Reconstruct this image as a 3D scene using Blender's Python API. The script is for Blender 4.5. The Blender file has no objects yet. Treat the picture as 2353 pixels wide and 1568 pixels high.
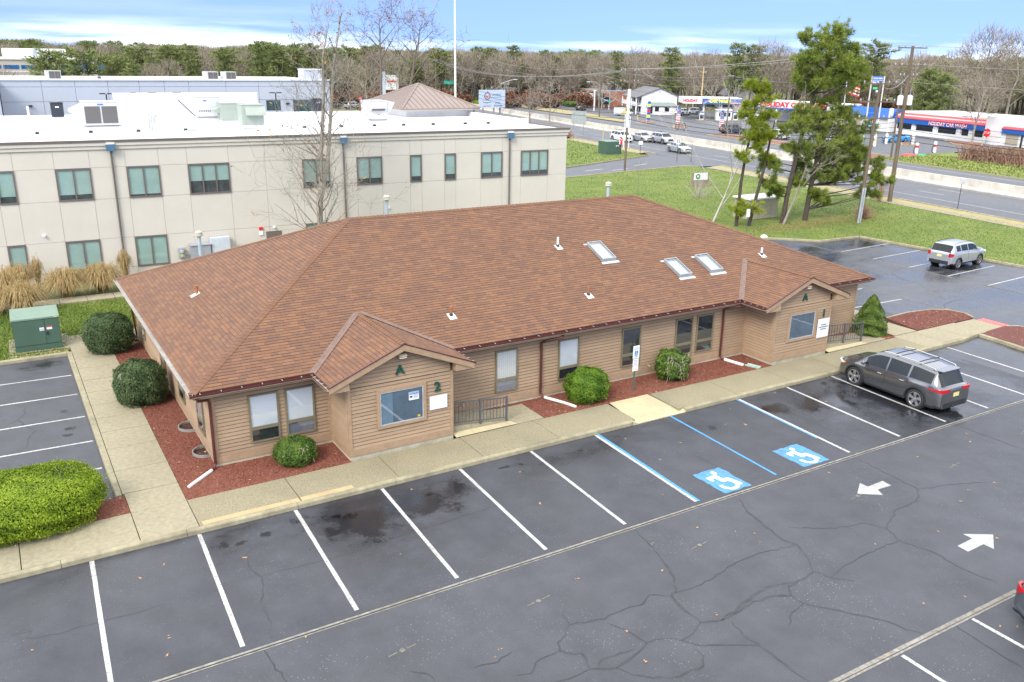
import bpy, bmesh, math, random
import numpy as np
from mathutils import Vector, Matrix
random.seed(7); rng = np.random.default_rng(7)
SC = bpy.context.scene
COL = SC.collection
# ------------------------------------------------------------ camera, sky, sun, exposure
cam_d = bpy.data.cameras.new('camera'); cam = bpy.data.objects.new('camera', cam_d); COL.objects.link(cam)
cam_d.sensor_fit = 'HORIZONTAL'; cam_d.sensor_width = 36.0; cam_d.lens = 36.0 * 1977.5 / 2353.0
cam_d.clip_start = 0.5; cam_d.clip_end = 6000
_yaw, _pit, _rol = math.radians(31.3535), math.radians(18.1635), math.radians(0.9412)
_f = Vector((math.sin(_yaw) * math.cos(_pit), math.cos(_yaw) * math.cos(_pit), -math.sin(_pit)))
_r = Vector((math.cos(_yaw), -math.sin(_yaw), 0)); _u = _r.cross(_f)
_r2 = _r * math.cos(_rol) + _u * math.sin(_rol); _u2 = -_r * math.sin(_rol) + _u * math.cos(_rol)
cam.matrix_world = Matrix(((_r2.x, _u2.x, -_f.x, -0.8694), (_r2.y, _u2.y, -_f.y, -22.5727), (_r2.z, _u2.z, -_f.z, 12.7749), (0, 0, 0, 1)))
SC.camera = cam
SUN_AZ, SUN_EL = math.radians(238), math.radians(42)      # azimuth clockwise from +Y
world = bpy.data.worlds.new('World'); SC.world = world; world.use_nodes = True
wn, wl = world.node_tree.nodes, world.node_tree.links
wn.clear()
w_out = wn.new('ShaderNodeOutputWorld'); w_bg = wn.new('ShaderNodeBackground')
w_tc = wn.new('ShaderNodeTexCoord'); w_map = wn.new('ShaderNodeVectorMath'); w_map.operation = 'MULTIPLY_ADD'
w_map.inputs[1].default_value = (1, 1, 0.85); w_map.inputs[2].default_value = (0, 0, 0.34)
w_nrm = wn.new('ShaderNodeVectorMath'); w_nrm.operation = 'NORMALIZE'
w_sky = wn.new('ShaderNodeTexSky'); w_sky.sky_type = 'NISHITA'; w_sky.sun_disc = False
w_sky.sun_elevation = SUN_EL; w_sky.sun_rotation = SUN_AZ; w_sky.air_density = 1.0; w_sky.dust_density = 0.6; w_sky.ozone_density = 2.2
w_cl = wn.new('ShaderNodeTexNoise'); w_cm = wn.new('ShaderNodeMapping'); w_cm.inputs['Scale'].default_value = (2.2, 2.2, 30); w_cm.inputs['Location'].default_value = (0.35, 0.1, 0.3)
w_cl.inputs['Scale'].default_value = 1.0; w_cl.inputs['Detail'].default_value = 7; w_cl.inputs['Roughness'].default_value = 0.55
w_cr = wn.new('ShaderNodeMapRange'); w_cr.inputs['From Min'].default_value = 0.44; w_cr.inputs['From Max'].default_value = 0.60
w_sep = wn.new('ShaderNodeSeparateXYZ'); w_el = wn.new('ShaderNodeMapRange')
w_el.inputs['From Min'].default_value = 0.036; w_el.inputs['From Max'].default_value = 0.006
w_el.inputs['To Min'].default_value = 0.06; w_el.inputs['To Max'].default_value = 0.95
w_mul = wn.new('ShaderNodeMath'); w_mul.operation = 'MULTIPLY'
w_dim = wn.new('ShaderNodeMix'); w_dim.data_type = 'RGBA'; w_dim.blend_type = 'MULTIPLY'; w_dim.inputs[0].default_value = 1; w_dim.inputs[7].default_value = (0.68, 0.66, 0.74, 1)
w_dk = wn.new('ShaderNodeTexNoise'); w_dk.inputs['Scale'].default_value = 2.2; w_dk.inputs['Detail'].default_value = 6          # high thin cloud deck overhead
w_dr = wn.new('ShaderNodeMapRange'); w_dr.inputs['From Min'].default_value = 0.30; w_dr.inputs['From Max'].default_value = 0.62; w_dr.inputs['To Min'].default_value = 0.45
w_de = wn.new('ShaderNodeMapRange'); w_de.interpolation_type = 'SMOOTHSTEP'; w_de.inputs['From Min'].default_value = 0.10; w_de.inputs['From Max'].default_value = 0.42
w_dm = wn.new('ShaderNodeMath'); w_dm.operation = 'MULTIPLY'; w_mx = wn.new('ShaderNodeMath'); w_mx.operation = 'MAXIMUM'
w_mix = wn.new('ShaderNodeMix'); w_mix.data_type = 'RGBA'; w_mix.inputs[7].default_value = (5.6, 5.7, 5.8, 1)
wl.new(w_tc.outputs['Generated'], w_map.inputs[0]); wl.new(w_map.outputs[0], w_nrm.inputs[0]); wl.new(w_nrm.outputs[0], w_sky.inputs[0])
wl.new(w_tc.outputs['Generated'], w_cm.inputs[0]); wl.new(w_cm.outputs[0], w_cl.inputs[0]); wl.new(w_cl.outputs[0], w_cr.inputs[0])
wl.new(w_tc.outputs['Generated'], w_sep.inputs[0]); wl.new(w_sep.outputs[2], w_el.inputs[0])
wl.new(w_cr.outputs[0], w_mul.inputs[0]); wl.new(w_el.outputs[0], w_mul.inputs[1])
wl.new(w_tc.outputs['Generated'], w_dk.inputs[0]); wl.new(w_dk.outputs[0], w_dr.inputs[0]); wl.new(w_sep.outputs[2], w_de.inputs[0]); wl.new(w_dr.outputs[0], w_dm.inputs[0]); wl.new(w_de.outputs[0], w_dm.inputs[1])
wl.new(w_mul.outputs[0], w_mx.inputs[0]); wl.new(w_dm.outputs[0], w_mx.inputs[1]); wl.new(w_mx.outputs[0], w_mix.inputs[0]); wl.new(w_sky.outputs[0], w_dim.inputs[6]); wl.new(w_dim.outputs[2], w_mix.inputs[6]); wl.new(w_mix.outputs[2], w_bg.inputs[0])
wl.new(w_bg.outputs[0], w_out.inputs[0]); w_bg.inputs[1].default_value = 0.13
sun_d = bpy.data.lights.new('sun', 'SUN'); sun_d.energy = 1.1; sun_d.angle = math.radians(22); sun_d.color = (1.0, 0.93, 0.84)
sun = bpy.data.objects.new('sun', sun_d); COL.objects.link(sun)
_sd = Vector((math.sin(SUN_AZ) * math.cos(SUN_EL), math.cos(SUN_AZ) * math.cos(SUN_EL), math.sin(SUN_EL)))
sun.rotation_euler = (-_sd).to_track_quat('-Z', 'Y').to_euler()
SC.view_settings.view_transform = 'Standard'; SC.view_settings.look = 'None'; SC.view_settings.exposure = 1.75; SC.view_settings.gamma = 1.0
SC.view_settings.use_curve_mapping = False
SC.render.engine = 'CYCLES'; SC.cycles.max_bounces = 6; SC.cycles.transparent_max_bounces = 12; SC.cycles.use_denoising = True
SC.cycles.caustics_reflective = False; SC.cycles.caustics_refractive = False

# ------------------------------------------------------------ helpers
def srgb(r, g, b):
    return tuple(((c / 255) / 12.92 if c / 255 <= 0.04045 else ((c / 255 + 0.055) / 1.055) ** 2.4) for c in (r, g, b))
LOCALS = set()
class MB:
    def __init__(s): s.v = []; s.f = []; s.t = []
    def add(s, vs, fs, t=0.5):
        n = len(s.v); s.v.extend([tuple(p) for p in vs]); s.f.extend([tuple(i + n for i in q) for q in fs]); s.t.extend([t] * len(fs)); return s
    def box(s, x0, y0, z0, x1, y1, z1, t=0.5):
        return s.add([(x0, y0, z0), (x1, y0, z0), (x1, y1, z0), (x0, y1, z0), (x0, y0, z1), (x1, y0, z1), (x1, y1, z1), (x0, y1, z1)],
                     [(0, 3, 2, 1), (4, 5, 6, 7), (0, 1, 5, 4), (1, 2, 6, 5), (2, 3, 7, 6), (3, 0, 4, 7)], t)
    def obox(s, c, sx, sy, sz, rz=0, t=0.5, M=None):
        m = (Matrix.Translation(c) @ Matrix.Rotation(rz, 4, 'Z')) if M is None else M
        n = len(s.v); s.box(-sx / 2, -sy / 2, 0, sx / 2, sy / 2, sz, t)
        s.v[n:] = [tuple(m @ Vector(p)) for p in s.v[n:]]; return s
    def poly(s, pts, t=0.5): return s.add(pts, [tuple(range(len(pts)))], t)
    def ext(s, pts, vec, t=0.5):
        n = len(pts); v = Vector(vec); a = [Vector(p) for p in pts]
        vs = a + [p + v for p in a]
        fs = [tuple(range(n))[::-1], tuple(range(n, 2 * n))] + [(i, (i + 1) % n, n + (i + 1) % n, n + i) for i in range(n)]
        return s.add(vs, fs, t)
    def prism(s, pts, z0, z1, t=0.5): return s.ext([(p[0], p[1], z0) for p in pts], (0, 0, z1 - z0), t)
    def tube(s, pts, r, n=6, cap=True, t=0.5):
        pts = [Vector(p) for p in pts]; k = len(pts)
        rs = r if hasattr(r, '__len__') else [r] * k
        vs = []; fs = []; prev = None
        for i, p in enumerate(pts):
            d = (pts[min(i + 1, k - 1)] - pts[max(i - 1, 0)])
            d = d.normalized() if d.length > 1e-9 else Vector((0, 0, 1))
            if prev is None:
                ref = Vector((0, 0, 1)) if abs(d.z) < 0.9 else Vector((1, 0, 0))
                a = d.cross(ref).normalized()
            else:
                a = (prev - d * prev.dot(d)); a = a.normalized() if a.length > 1e-6 else d.orthogonal().normalized()
            prev = a; b = d.cross(a)
            for j in range(n):
                th = 2 * math.pi * (j + 0.5) / n
                vs.append(p + (a * math.cos(th) + b * math.sin(th)) * rs[i])
        for i in range(k - 1):
            for j in range(n):
                fs.append((i * n + j, i * n + (j + 1) % n, (i + 1) * n + (j + 1) % n, (i + 1) * n + j))
        if cap: fs.append(tuple(range(n))[::-1]); fs.append(tuple(range((k - 1) * n, k * n)))
        return s.add(vs, fs, t)
    def lathe(s, prof, c=(0, 0, 0), n=16, t=0.5, axis='Z', cap=True):
        vs = []; fs = []; k = len(prof)
        for (r, h) in prof:
            for j in range(n):
                th = 2 * math.pi * j / n; x, y = r * math.cos(th), r * math.sin(th)
                p = (x, y, h) if axis == 'Z' else ((h, x, y) if axis == 'X' else (x, h, y))
                vs.append((c[0] + p[0], c[1] + p[1], c[2] + p[2]))
        for i in range(k - 1):
            for j in range(n): fs.append((i * n + j, i * n + (j + 1) % n, (i + 1) * n + (j + 1) % n, (i + 1) * n + j))
        if cap: fs.append(tuple(range(n))[::-1]); fs.append(tuple(range((k - 1) * n, k * n)))
        return s.add(vs, fs, t)
    def mesh(s, name):
        me = bpy.data.meshes.new(name); me.from_pydata(s.v, [], s.f); me.update()
        a = me.attributes.new('tint', 'FLOAT', 'FACE'); a.data.foreach_set('value', np.array(s.t, dtype=np.float32))
        return me
    def build(s, name, mat, parent=None, smooth=False, kind=None, bevel=0):
        me = s.mesh(name)
        return objm(name, me, mat, parent, smooth, kind, bevel)
def pmat(o):
    m = Matrix.Identity(4)
    while o is not None:
        m = (Matrix.Translation(o.location) @ o.rotation_euler.to_matrix().to_4x4() @ Matrix.Diagonal((*o.scale, 1))) @ m
        if o.parent: m = o.matrix_parent_inverse @ m
        o = o.parent
    return m
def objm(name, me, mat, parent=None, smooth=False, kind=None, bevel=0):
    o = bpy.data.objects.new(name, me); COL.objects.link(o)
    if mat is not None and not me.materials: me.materials.append(mat)
    if smooth and len(me.polygons): me.polygons.foreach_set('use_smooth', [True] * len(me.polygons))
    if parent is not None:
        o.parent = parent
        if parent.name in LOCALS: LOCALS.add(o.name)
        else: o.matrix_parent_inverse = pmat(parent).inverted()
    if kind: o['kind'] = kind
    if bevel:
        b = o.modifiers.new('b', 'BEVEL'); b.width = bevel; b.segments = 2; b.limit_method = 'ANGLE'
    return o
def tag(o, label, cat, group=None):
    o['label'] = label; o['category'] = cat
    if group: o['group'] = group
    return o
def thing(name, label, cat, loc=(0, 0, 0), rz=0.0, group=None, local=False):
    o = bpy.data.objects.new(name, None); COL.objects.link(o); o.empty_display_size = 0.2
    o.location = loc; o.rotation_euler = (0, 0, rz)
    if local: LOCALS.add(o.name)
    return tag(o, label, cat, group)
def dup(root, loc, rz=0.0, label=None, mats=None, scale=None, group=None):
    def cp(o, par):
        c = o.copy(); COL.objects.link(c); c.parent = par
        if mats and o.type == 'MESH' and o.material_slots:
            for i, sl in enumerate(o.material_slots):
                if sl.material and sl.material.name in mats:
                    c.material_slots[i].link = 'OBJECT'; c.material_slots[i].material = mats[sl.material.name]
        for ch in o.children: cp(ch, c)
        return c
    r = cp(root, None); r.location = loc; r.rotation_euler = (0, 0, rz)
    if scale: r.scale = scale if hasattr(scale, '__len__') else (scale,) * 3
    if label: r['label'] = label
    if group: r['group'] = group
    return r
def text(s, size, loc, rz=0.0, mat=None, parent=None, ext=0.004, name='lettering', ax='CENTER', flat=False, bold=0.0, sx=1.0, shear=0.0):
    cu = bpy.data.curves.new(name, 'FONT'); cu.body = s; cu.size = size; cu.extrude = ext; cu.align_x = ax; cu.align_y = 'CENTER'
    cu.offset = bold * size; cu.shear = shear; cu.resolution_u = 3
    tmp = bpy.data.objects.new('tmp_text', cu); me = bpy.data.meshes.new_from_object(tmp); bpy.data.objects.remove(tmp)
    me.materials.clear(); me.materials.append(mat)
    o = bpy.data.objects.new(name, me); COL.objects.link(o); o.location = loc
    o.rotation_euler = (0 if flat else math.pi / 2, 0, rz); o.scale = (sx, 1, 1)
    if parent is not None:
        o.parent = parent
        if parent.name not in LOCALS: o.matrix_parent_inverse = pmat(parent).inverted()
    return o

# ------------------------------------------------------------ materials
def nt(name):
    m = bpy.data.materials.new(name); m.use_nodes = True; n = m.node_tree.nodes; l = m.node_tree.links
    return m, n, l, n['Principled BSDF']
def mt(name, col, rough=0.6, metal=0.0, var=0.12, scale=3.0, bump=0.0, bscale=60.0, tint=0.0, spec=0.5, coat=0.0, col2=None, dirt=0.0, obj_rand=0.0, stretch=(1, 1, 1)):
    m, n, l, p = nt(name)
    p.inputs['Roughness'].default_value = rough; p.inputs['Metallic'].default_value = metal; p.inputs['Specular IOR Level'].default_value = spec
    if coat: p.inputs['Coat Weight'].default_value = coat; p.inputs['Coat Roughness'].default_value = 0.05
    c = col if max(col) <= 1.0 else srgb(*col)
    tc = n.new('ShaderNodeTexCoord'); mp = n.new('ShaderNodeMapping'); mp.inputs['Scale'].default_value = stretch
    l.new(tc.outputs['Object'], mp.inputs[0])
    nz = n.new('ShaderNodeTexNoise'); nz.inputs['Scale'].default_value = scale; nz.inputs['Detail'].default_value = 5; nz.inputs['Roughness'].default_value = 0.65
    l.new(mp.outputs[0], nz.inputs[0])
    mx = n.new('ShaderNodeMix'); mx.data_type = 'RGBA'
    if col2 is not None: c2 = col2 if max(col2) <= 1.0 else srgb(*col2)
    else: c2 = tuple(min(1, x * (1 + 2 * var)) for x in c); c = tuple(x * (1 - var) for x in c)
    mx.inputs[6].default_value = (*c, 1); mx.inputs[7].default_value = (*c2, 1)
    mr = n.new('ShaderNodeMapRange'); mr.inputs['From Min'].default_value = 0.3; mr.inputs['From Max'].default_value = 0.7
    l.new(nz.outputs[0], mr.inputs[0]); l.new(mr.outputs[0], mx.inputs[0])
    out = mx.outputs[2]
    if tint or obj_rand:
        hv = n.new('ShaderNodeHueSaturation'); l.new(out, hv.inputs['Color'])
        if tint: at = n.new('ShaderNodeAttribute'); at.attribute_name = 'tint'; src = at.outputs['Fac']; amp = tint
        else: at = n.new('ShaderNodeObjectInfo'); src = at.outputs['Random']; amp = obj_rand
        m2 = n.new('ShaderNodeMapRange'); m2.inputs['To Min'].default_value = 1 - amp; m2.inputs['To Max'].default_value = 1 + amp
        l.new(src, m2.inputs[0]); l.new(m2.outputs[0], hv.inputs['Value']); out = hv.outputs[0]
    if dirt:
        n2 = n.new('ShaderNodeTexNoise'); n2.inputs['Scale'].default_value = 0.6; n2.inputs['Detail'].default_value = 8; l.new(tc.outputs['Object'], n2.inputs[0])
        m3 = n.new('ShaderNodeMapRange'); m3.inputs['From Min'].default_value = 0.45; m3.inputs['From Max'].default_value = 0.75; m3.inputs['To Max'].default_value = dirt
        l.new(n2.outputs[0], m3.inputs[0]); md = n.new('ShaderNodeMix'); md.data_type = 'RGBA'; md.inputs[7].default_value = (0.12, 0.1, 0.07, 1)
        l.new(m3.outputs[0], md.inputs[0]); l.new(out, md.inputs[6]); out = md.outputs[2]
    l.new(out, p.inputs['Base Color'])
    if bump:
        nb = n.new('ShaderNodeTexNoise'); nb.inputs['Scale'].default_value = bscale; nb.inputs['Detail'].default_value = 4; l.new(mp.outputs[0], nb.inputs[0])
        b = n.new('ShaderNodeBump'); b.inputs['Strength'].default_value = bump; b.inputs['Distance'].default_value = 0.02
        l.new(nb.outputs[0], b.inputs['Height']); l.new(b.outputs[0], p.inputs['Normal'])
    return m
def ramp_mat(name, stops, rough=0.8, mode='tint', nscale=0.6, nmix=0.35, fine=0.0, fscale=60, bump=0.0, trans=0.0):
    """colour ramp over the per-face tint mixed with noise"""
    m, n, l, p = nt(name); p.inputs['Roughness'].default_value = rough; p.inputs['Specular IOR Level'].default_value = 0.3
    at = n.new('ShaderNodeAttribute'); at.attribute_name = 'tint'
    tc = n.new('ShaderNodeTexCoord'); nz = n.new('ShaderNodeTexNoise'); nz.inputs['Scale'].default_value = nscale; nz.inputs['Detail'].default_value = 4
    l.new(tc.outputs['Object'], nz.inputs[0])
    mr = n.new('ShaderNodeMapRange'); mr.inputs['From Min'].default_value = 0.25; mr.inputs['From Max'].default_value = 0.75; l.new(nz.outputs[0], mr.inputs[0])
    mf = n.new('ShaderNodeMix'); mf.inputs[0].default_value = nmix; l.new(at.outputs['Fac'], mf.inputs[2]); l.new(mr.outputs[0], mf.inputs[3])
    r = n.new('ShaderNodeValToRGB'); e = r.color_ramp.elements
    while len(e) < len(stops): e.new(0.5)
    for i, (pos, c) in enumerate(stops): e[i].position = pos; e[i].color = (*(c if max(c) <= 1 else srgb(*c)), 1)
    l.new(mf.outputs[0], r.inputs[0]); out = r.outputs[0]
    if fine:
        nf = n.new('ShaderNodeTexNoise'); nf.inputs['Scale'].default_value = fscale; nf.inputs['Detail'].default_value = 3; l.new(tc.outputs['Object'], nf.inputs[0])
        m2 = n.new('ShaderNodeMapRange'); m2.inputs['To Min'].default_value = 1 - fine; m2.inputs['To Max'].default_value = 1 + fine; m2.inputs['From Min'].default_value = 0.25; m2.inputs['From Max'].default_value = 0.75; l.new(nf.outputs[0], m2.inputs[0])
        hv = n.new('ShaderNodeHueSaturation'); l.new(out, hv.inputs['Color']); l.new(m2.outputs[0], hv.inputs['Value']); out = hv.outputs[0]
        if bump:
            b = n.new('ShaderNodeBump'); b.inputs['Strength'].default_value = bump; b.inputs['Distance'].default_value = 0.01; l.new(nf.outputs[0], b.inputs['Height']); l.new(b.outputs[0], p.inputs['Normal'])
    l.new(out, p.inputs['Base Color'])
    if trans:
        tr = n.new('ShaderNodeBsdfTranslucent'); l.new(out, tr.inputs[0]); ms = n.new('ShaderNodeMixShader'); ms.inputs[0].default_value = trans
        l.new(p.outputs[0], ms.inputs[1]); l.new(tr.outputs[0], ms.inputs[2]); l.new(ms.outputs[0], n['Material Output'].inputs[0])
    return m
def glass_mat(name, tintc=(0.75, 0.85, 0.85), ior=1.8, base=0.06):
    m = bpy.data.materials.new(name); m.use_nodes = True; n = m.node_tree.nodes; l = m.node_tree.links; n.clear()
    o = n.new('ShaderNodeOutputMaterial'); t = n.new('ShaderNodeBsdfTransparent'); t.inputs[0].default_value = (*tintc, 1)
    g = n.new('ShaderNodeBsdfGlossy'); g.inputs['Roughness'].default_value = 0.02; g.inputs[0].default_value = (0.95, 0.97, 1, 1)
    lw = n.new('ShaderNodeLayerWeight'); lw.inputs[0].default_value = .5; f = n.new('ShaderNodeMath'); f.operation = 'POWER'; f.inputs[1].default_value = 3.2; l.new(lw.outputs['Facing'], f.inputs[0]); a = n.new('ShaderNodeMath'); a.operation = 'ADD'; a.inputs[1].default_value = base + ((ior - 1) / (ior + 1)) ** 2; a.use_clamp = True
    ms = n.new('ShaderNodeMixShader'); l.new(f.outputs[0], a.inputs[0]); l.new(a.outputs[0], ms.inputs[0]); l.new(t.outputs[0], ms.inputs[1]); l.new(g.outputs[0], ms.inputs[2]); l.new(ms.outputs[0], o.inputs[0])
    return m
def asphalt_mat(name, dark, light, wet=(), wetlevel=0.5, nsc=0.16, blotch=()):
    m, n, l, p = nt(name)
    tc = n.new('ShaderNodeTexCoord'); P = tc.outputs['Object']
    def noise(sc, det=6, rough=0.6, st=None):
        z = n.new('ShaderNodeTexNoise'); z.inputs['Scale'].default_value = sc; z.inputs['Detail'].default_value = det; z.inputs['Roughness'].default_value = rough
        if st:
            mp = n.new('ShaderNodeMapping'); mp.inputs['Scale'].default_value = st; l.new(P, mp.inputs[0]); l.new(mp.outputs[0], z.inputs[0])
        else: l.new(P, z.inputs[0])
        return z.outputs[0]
    def rng_(src, a, b, c=0.0, d=1.0):
        r = n.new('ShaderNodeMapRange'); r.inputs[1].default_value = a; r.inputs[2].default_value = b; r.inputs[3].default_value = c; r.inputs[4].default_value = d; l.new(src, r.inputs[0]); return r.outputs[0]
    def math_(op, a, b, clamp=False):
        q = n.new('ShaderNodeMath'); q.operation = op; q.use_clamp = clamp
        for i, v in enumerate((a, b)):
            if isinstance(v, (int, float)): q.inputs[i].default_value = v
            else: l.new(v, q.inputs[i])
        return q.outputs[0]
    big = rng_(noise(nsc, 9, 0.62), 0.3, 0.7)
    mid = rng_(noise(1.1, 6, 0.6), 0.3, 0.7)
    f = math_('ADD', math_('MULTIPLY', big, 0.45), math_('ADD', math_('MULTIPLY', mid, 0.35), math_('MULTIPLY', rng_(noise(0.5, 8, 0.7, (1.6, 0.35, 1)), 0.3, 0.7), 0.2)))
    mx = n.new('ShaderNodeMix'); mx.data_type = 'RGBA'; mx.inputs[6].default_value = (*dark, 1); mx.inputs[7].default_value = (*light, 1); l.new(f, mx.inputs[0])
    sp = rng_(noise(42, 3, 0.75), 0.3, 0.72, 0.66, 1.42)
    hv = n.new('ShaderNodeHueSaturation'); l.new(mx.outputs[2], hv.inputs['Color']); l.new(sp, hv.inputs['Value'])
    # pale aggregate flecks
    vo = n.new('ShaderNodeTexVoronoi'); vo.inputs['Scale'].default_value = 11; l.new(P, vo.inputs[0])
    fl = math_('MULTIPLY', rng_(vo.outputs['Distance'], 0.16, 0.08), rng_(noise(0.35, 4), 0.46, 0.62, 0, 0.75))
    mfl = n.new('ShaderNodeMix'); mfl.data_type = 'RGBA'; mfl.inputs[7].default_value = (0.27, 0.29, 0.31, 1); l.new(fl, mfl.inputs[0]); l.new(hv.outputs[0], mfl.inputs[6])
    col = mfl.outputs[2]
    ragged = rng_(noise(0.9, 9, 0.7), 0.25, 0.75, -0.75, 0.75)
    ragged2 = rng_(noise(5.5, 6, 0.7), 0.25, 0.75, -0.9, 0.9)
    def masks(lst, soft, rg=None):
        acc = None; rg = rg or ragged
        for (cx, cy, rx, ry) in lst:
            s = n.new('ShaderNodeVectorMath'); s.operation = 'MULTIPLY_ADD'; s.inputs[1].default_value = (1 / rx, 1 / ry, 0); s.inputs[2].default_value = (-cx / rx, -cy / ry, 0); l.new(P, s.inputs[0])
            ln = n.new('ShaderNodeVectorMath'); ln.operation = 'LENGTH'; l.new(s.outputs[0], ln.inputs[0])
            k = rng_(math_('ADD', ln.outputs['Value'], rg), 1.0, 1.0 - soft)
            acc = k if acc is None else math_('MAXIMUM', acc, k)
        return acc
    wetm = rng_(noise(0.21, 8, 0.66, (1.0, 1.6, 1)), 0.62 - 0.22 * wetlevel, 0.78 - 0.2 * wetlevel, 0, 0.55 + 0.3 * wetlevel)
    if wet: wetm = math_('MAXIMUM', wetm, masks(wet, 0.55))
    mw = n.new('ShaderNodeMix'); mw.data_type = 'RGBA'; mw.inputs[7].default_value = (0.014, 0.014, 0.016, 1)
    l.new(math_('MULTIPLY', wetm, 0.80), mw.inputs[0]); l.new(col, mw.inputs[6]); col = mw.outputs[2]
    if blotch:
        mb = n.new('ShaderNodeMix'); mb.data_type = 'RGBA'; mb.inputs[7].default_value = (0.006, 0.006, 0.007, 1)
        l.new(masks(blotch, 0.5, ragged2), mb.inputs[0]); l.new(col, mb.inputs[6]); col = mb.outputs[2]
    l.new(col, p.inputs['Base Color'])
    ro = rng_(wetm, 0, 1, 0.62 - 0.1 * wetlevel, 0.10); l.new(ro, p.inputs['Roughness'])
    b = n.new('ShaderNodeBump'); b.inputs['Distance'].default_value = 0.008; l.new(noise(130, 2), b.inputs['Height']); l.new(rng_(wetm, 0, 1, 0.28, 0.03), b.inputs['Strength']); l.new(b.outputs[0], p.inputs['Normal'])
    return m
def striped(name, c1, c2, axis=2, period=0.05, rough=0.5, duty=0.15):
    m, n, l, p = nt(name); tc = n.new('ShaderNodeTexCoord'); s = n.new('ShaderNodeSeparateXYZ'); l.new(tc.outputs['Object'], s.inputs[0])
    a = n.new('ShaderNodeMath'); a.operation = 'MULTIPLY'; a.inputs[1].default_value = 1 / period; l.new(s.outputs[axis], a.inputs[0])
    f = n.new('ShaderNodeMath'); f.operation = 'FRACT'; l.new(a.outputs[0], f.inputs[0]); g = n.new('ShaderNodeMath'); g.operation = 'LESS_THAN'; g.inputs[1].default_value = duty; l.new(f.outputs[0], g.inputs[0])
    mx = n.new('ShaderNodeMix'); mx.data_type = 'RGBA'; mx.inputs[6].default_value = (*c1, 1); mx.inputs[7].default_value = (*c2, 1); l.new(g.outputs[0], mx.inputs[0]); l.new(mx.outputs[2], p.inputs['Base Color'])
    p.inputs['Roughness'].default_value = rough; return m
# ------------------------------------------------------------ shared materials
M_WHITE = mt('white_paint', (0.78, 0.78, 0.77), 0.5, var=0.05)
M_LINE = mt('line_paint', (0.22, 0.22, 0.22), 0.65, scale=16, col2=(0.50, 0.50, 0.49), dirt=0.45)
for _n in M_LINE.node_tree.nodes:
    if _n.type == 'MAP_RANGE' and _n.inputs[1].default_value < .4: _n.inputs[1].default_value = .36; _n.inputs[2].default_value = .52
M_BLUEL = mt('blue_line_paint', (0.05, 0.24, 0.52), 0.6, var=0.25, scale=12, dirt=0.25)
M_BLUEL2 = mt('blue_pad_paint', (0.065, 0.22, 0.43), 0.6, var=0.2, scale=5, dirt=0.3)
M_SEAM = mt('seam_strip', (0.20, 0.19, 0.165), 0.85, var=0.35, scale=6, dirt=0.6)
M_OLDP = mt('worn_old_paint', (0.13, 0.125, 0.095), 0.85, var=0.4, scale=9)
M_ARROW = mt('arrow_paint', (0.30, 0.30, 0.295), 0.7, scale=6, col2=(0.43, 0.43, 0.42), dirt=0.35)
M_CRACK = mt('crack_sealer', (0.024, 0.025, 0.028), 0.45, var=0.2)
M_CRACK2 = mt('crack_sealer_old', (0.036, 0.037, 0.041), 0.6, var=0.3)
M_CONC = mt('concrete', (0.275, 0.245, 0.165), 0.85, var=0.13, scale=7, bump=0.25, bscale=60, dirt=0.18)
M_KERB = mt('kerb_concrete', (0.265, 0.24, 0.155), 0.85, var=0.2, scale=3.0, bump=0.3, bscale=50, dirt=0.5)
M_CREAM = mt('pale_new_concrete', (0.44, 0.385, 0.235), 0.85, var=0.10, scale=3, dirt=0.25)
M_PATCH = mt('tan_patch_concrete', (0.40, 0.30, 0.165), 0.85, var=0.1, scale=3)
M_AGG = mt('exposed_aggregate', (0.155, 0.138, 0.085), 0.9, scale=22, col2=(0.35, 0.31, 0.20), bump=0.6, bscale=45, dirt=0.35)
M_REDPAD = mt('red_tactile_pad', (0.62, 0.13, 0.12), 0.7, var=0.12, scale=8)
M_MULCH = mt('red_mulch_bed', (0.135, 0.042, 0.027), 0.95, scale=22, col2=(0.26, 0.09, 0.058), bump=1.0, bscale=40, dirt=0.25)
M_CHIP = ramp_mat('mulch_chips', [(0, (0.085, 0.028, 0.018)), (0.5, (0.215, 0.074, 0.047)), (0.93, (0.31, 0.12, 0.078)), (1, (0.44, 0.29, 0.17))], 0.9, nmix=0.2)
M_LAWN = mt('lawn_soil', (0.085, 0.135, 0.022), 0.95, scale=0.35, col2=(0.18, 0.215, 0.045), bump=0.8, bscale=18)
M_GRASSB = ramp_mat('grass_blades', [(0, (0.058, 0.10, 0.014)), (0.45, (0.115, 0.185, 0.024)), (0.8, (0.20, 0.245, 0.045)), (1, (0.32, 0.30, 0.11))], 0.7, nscale=0.22, nmix=0.55, trans=0.25)
M_GROUND = mt('wild_ground', (0.14, 0.12, 0.07), 0.95, scale=0.05, col2=(0.12, 0.15, 0.05), bump=0.6, bscale=6)
M_DRYG = mt('dry_grass_ground', (0.27, 0.24, 0.11), 0.95, scale=1.2, col2=(0.36, 0.30, 0.15), bump=0.6, bscale=30)
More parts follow.
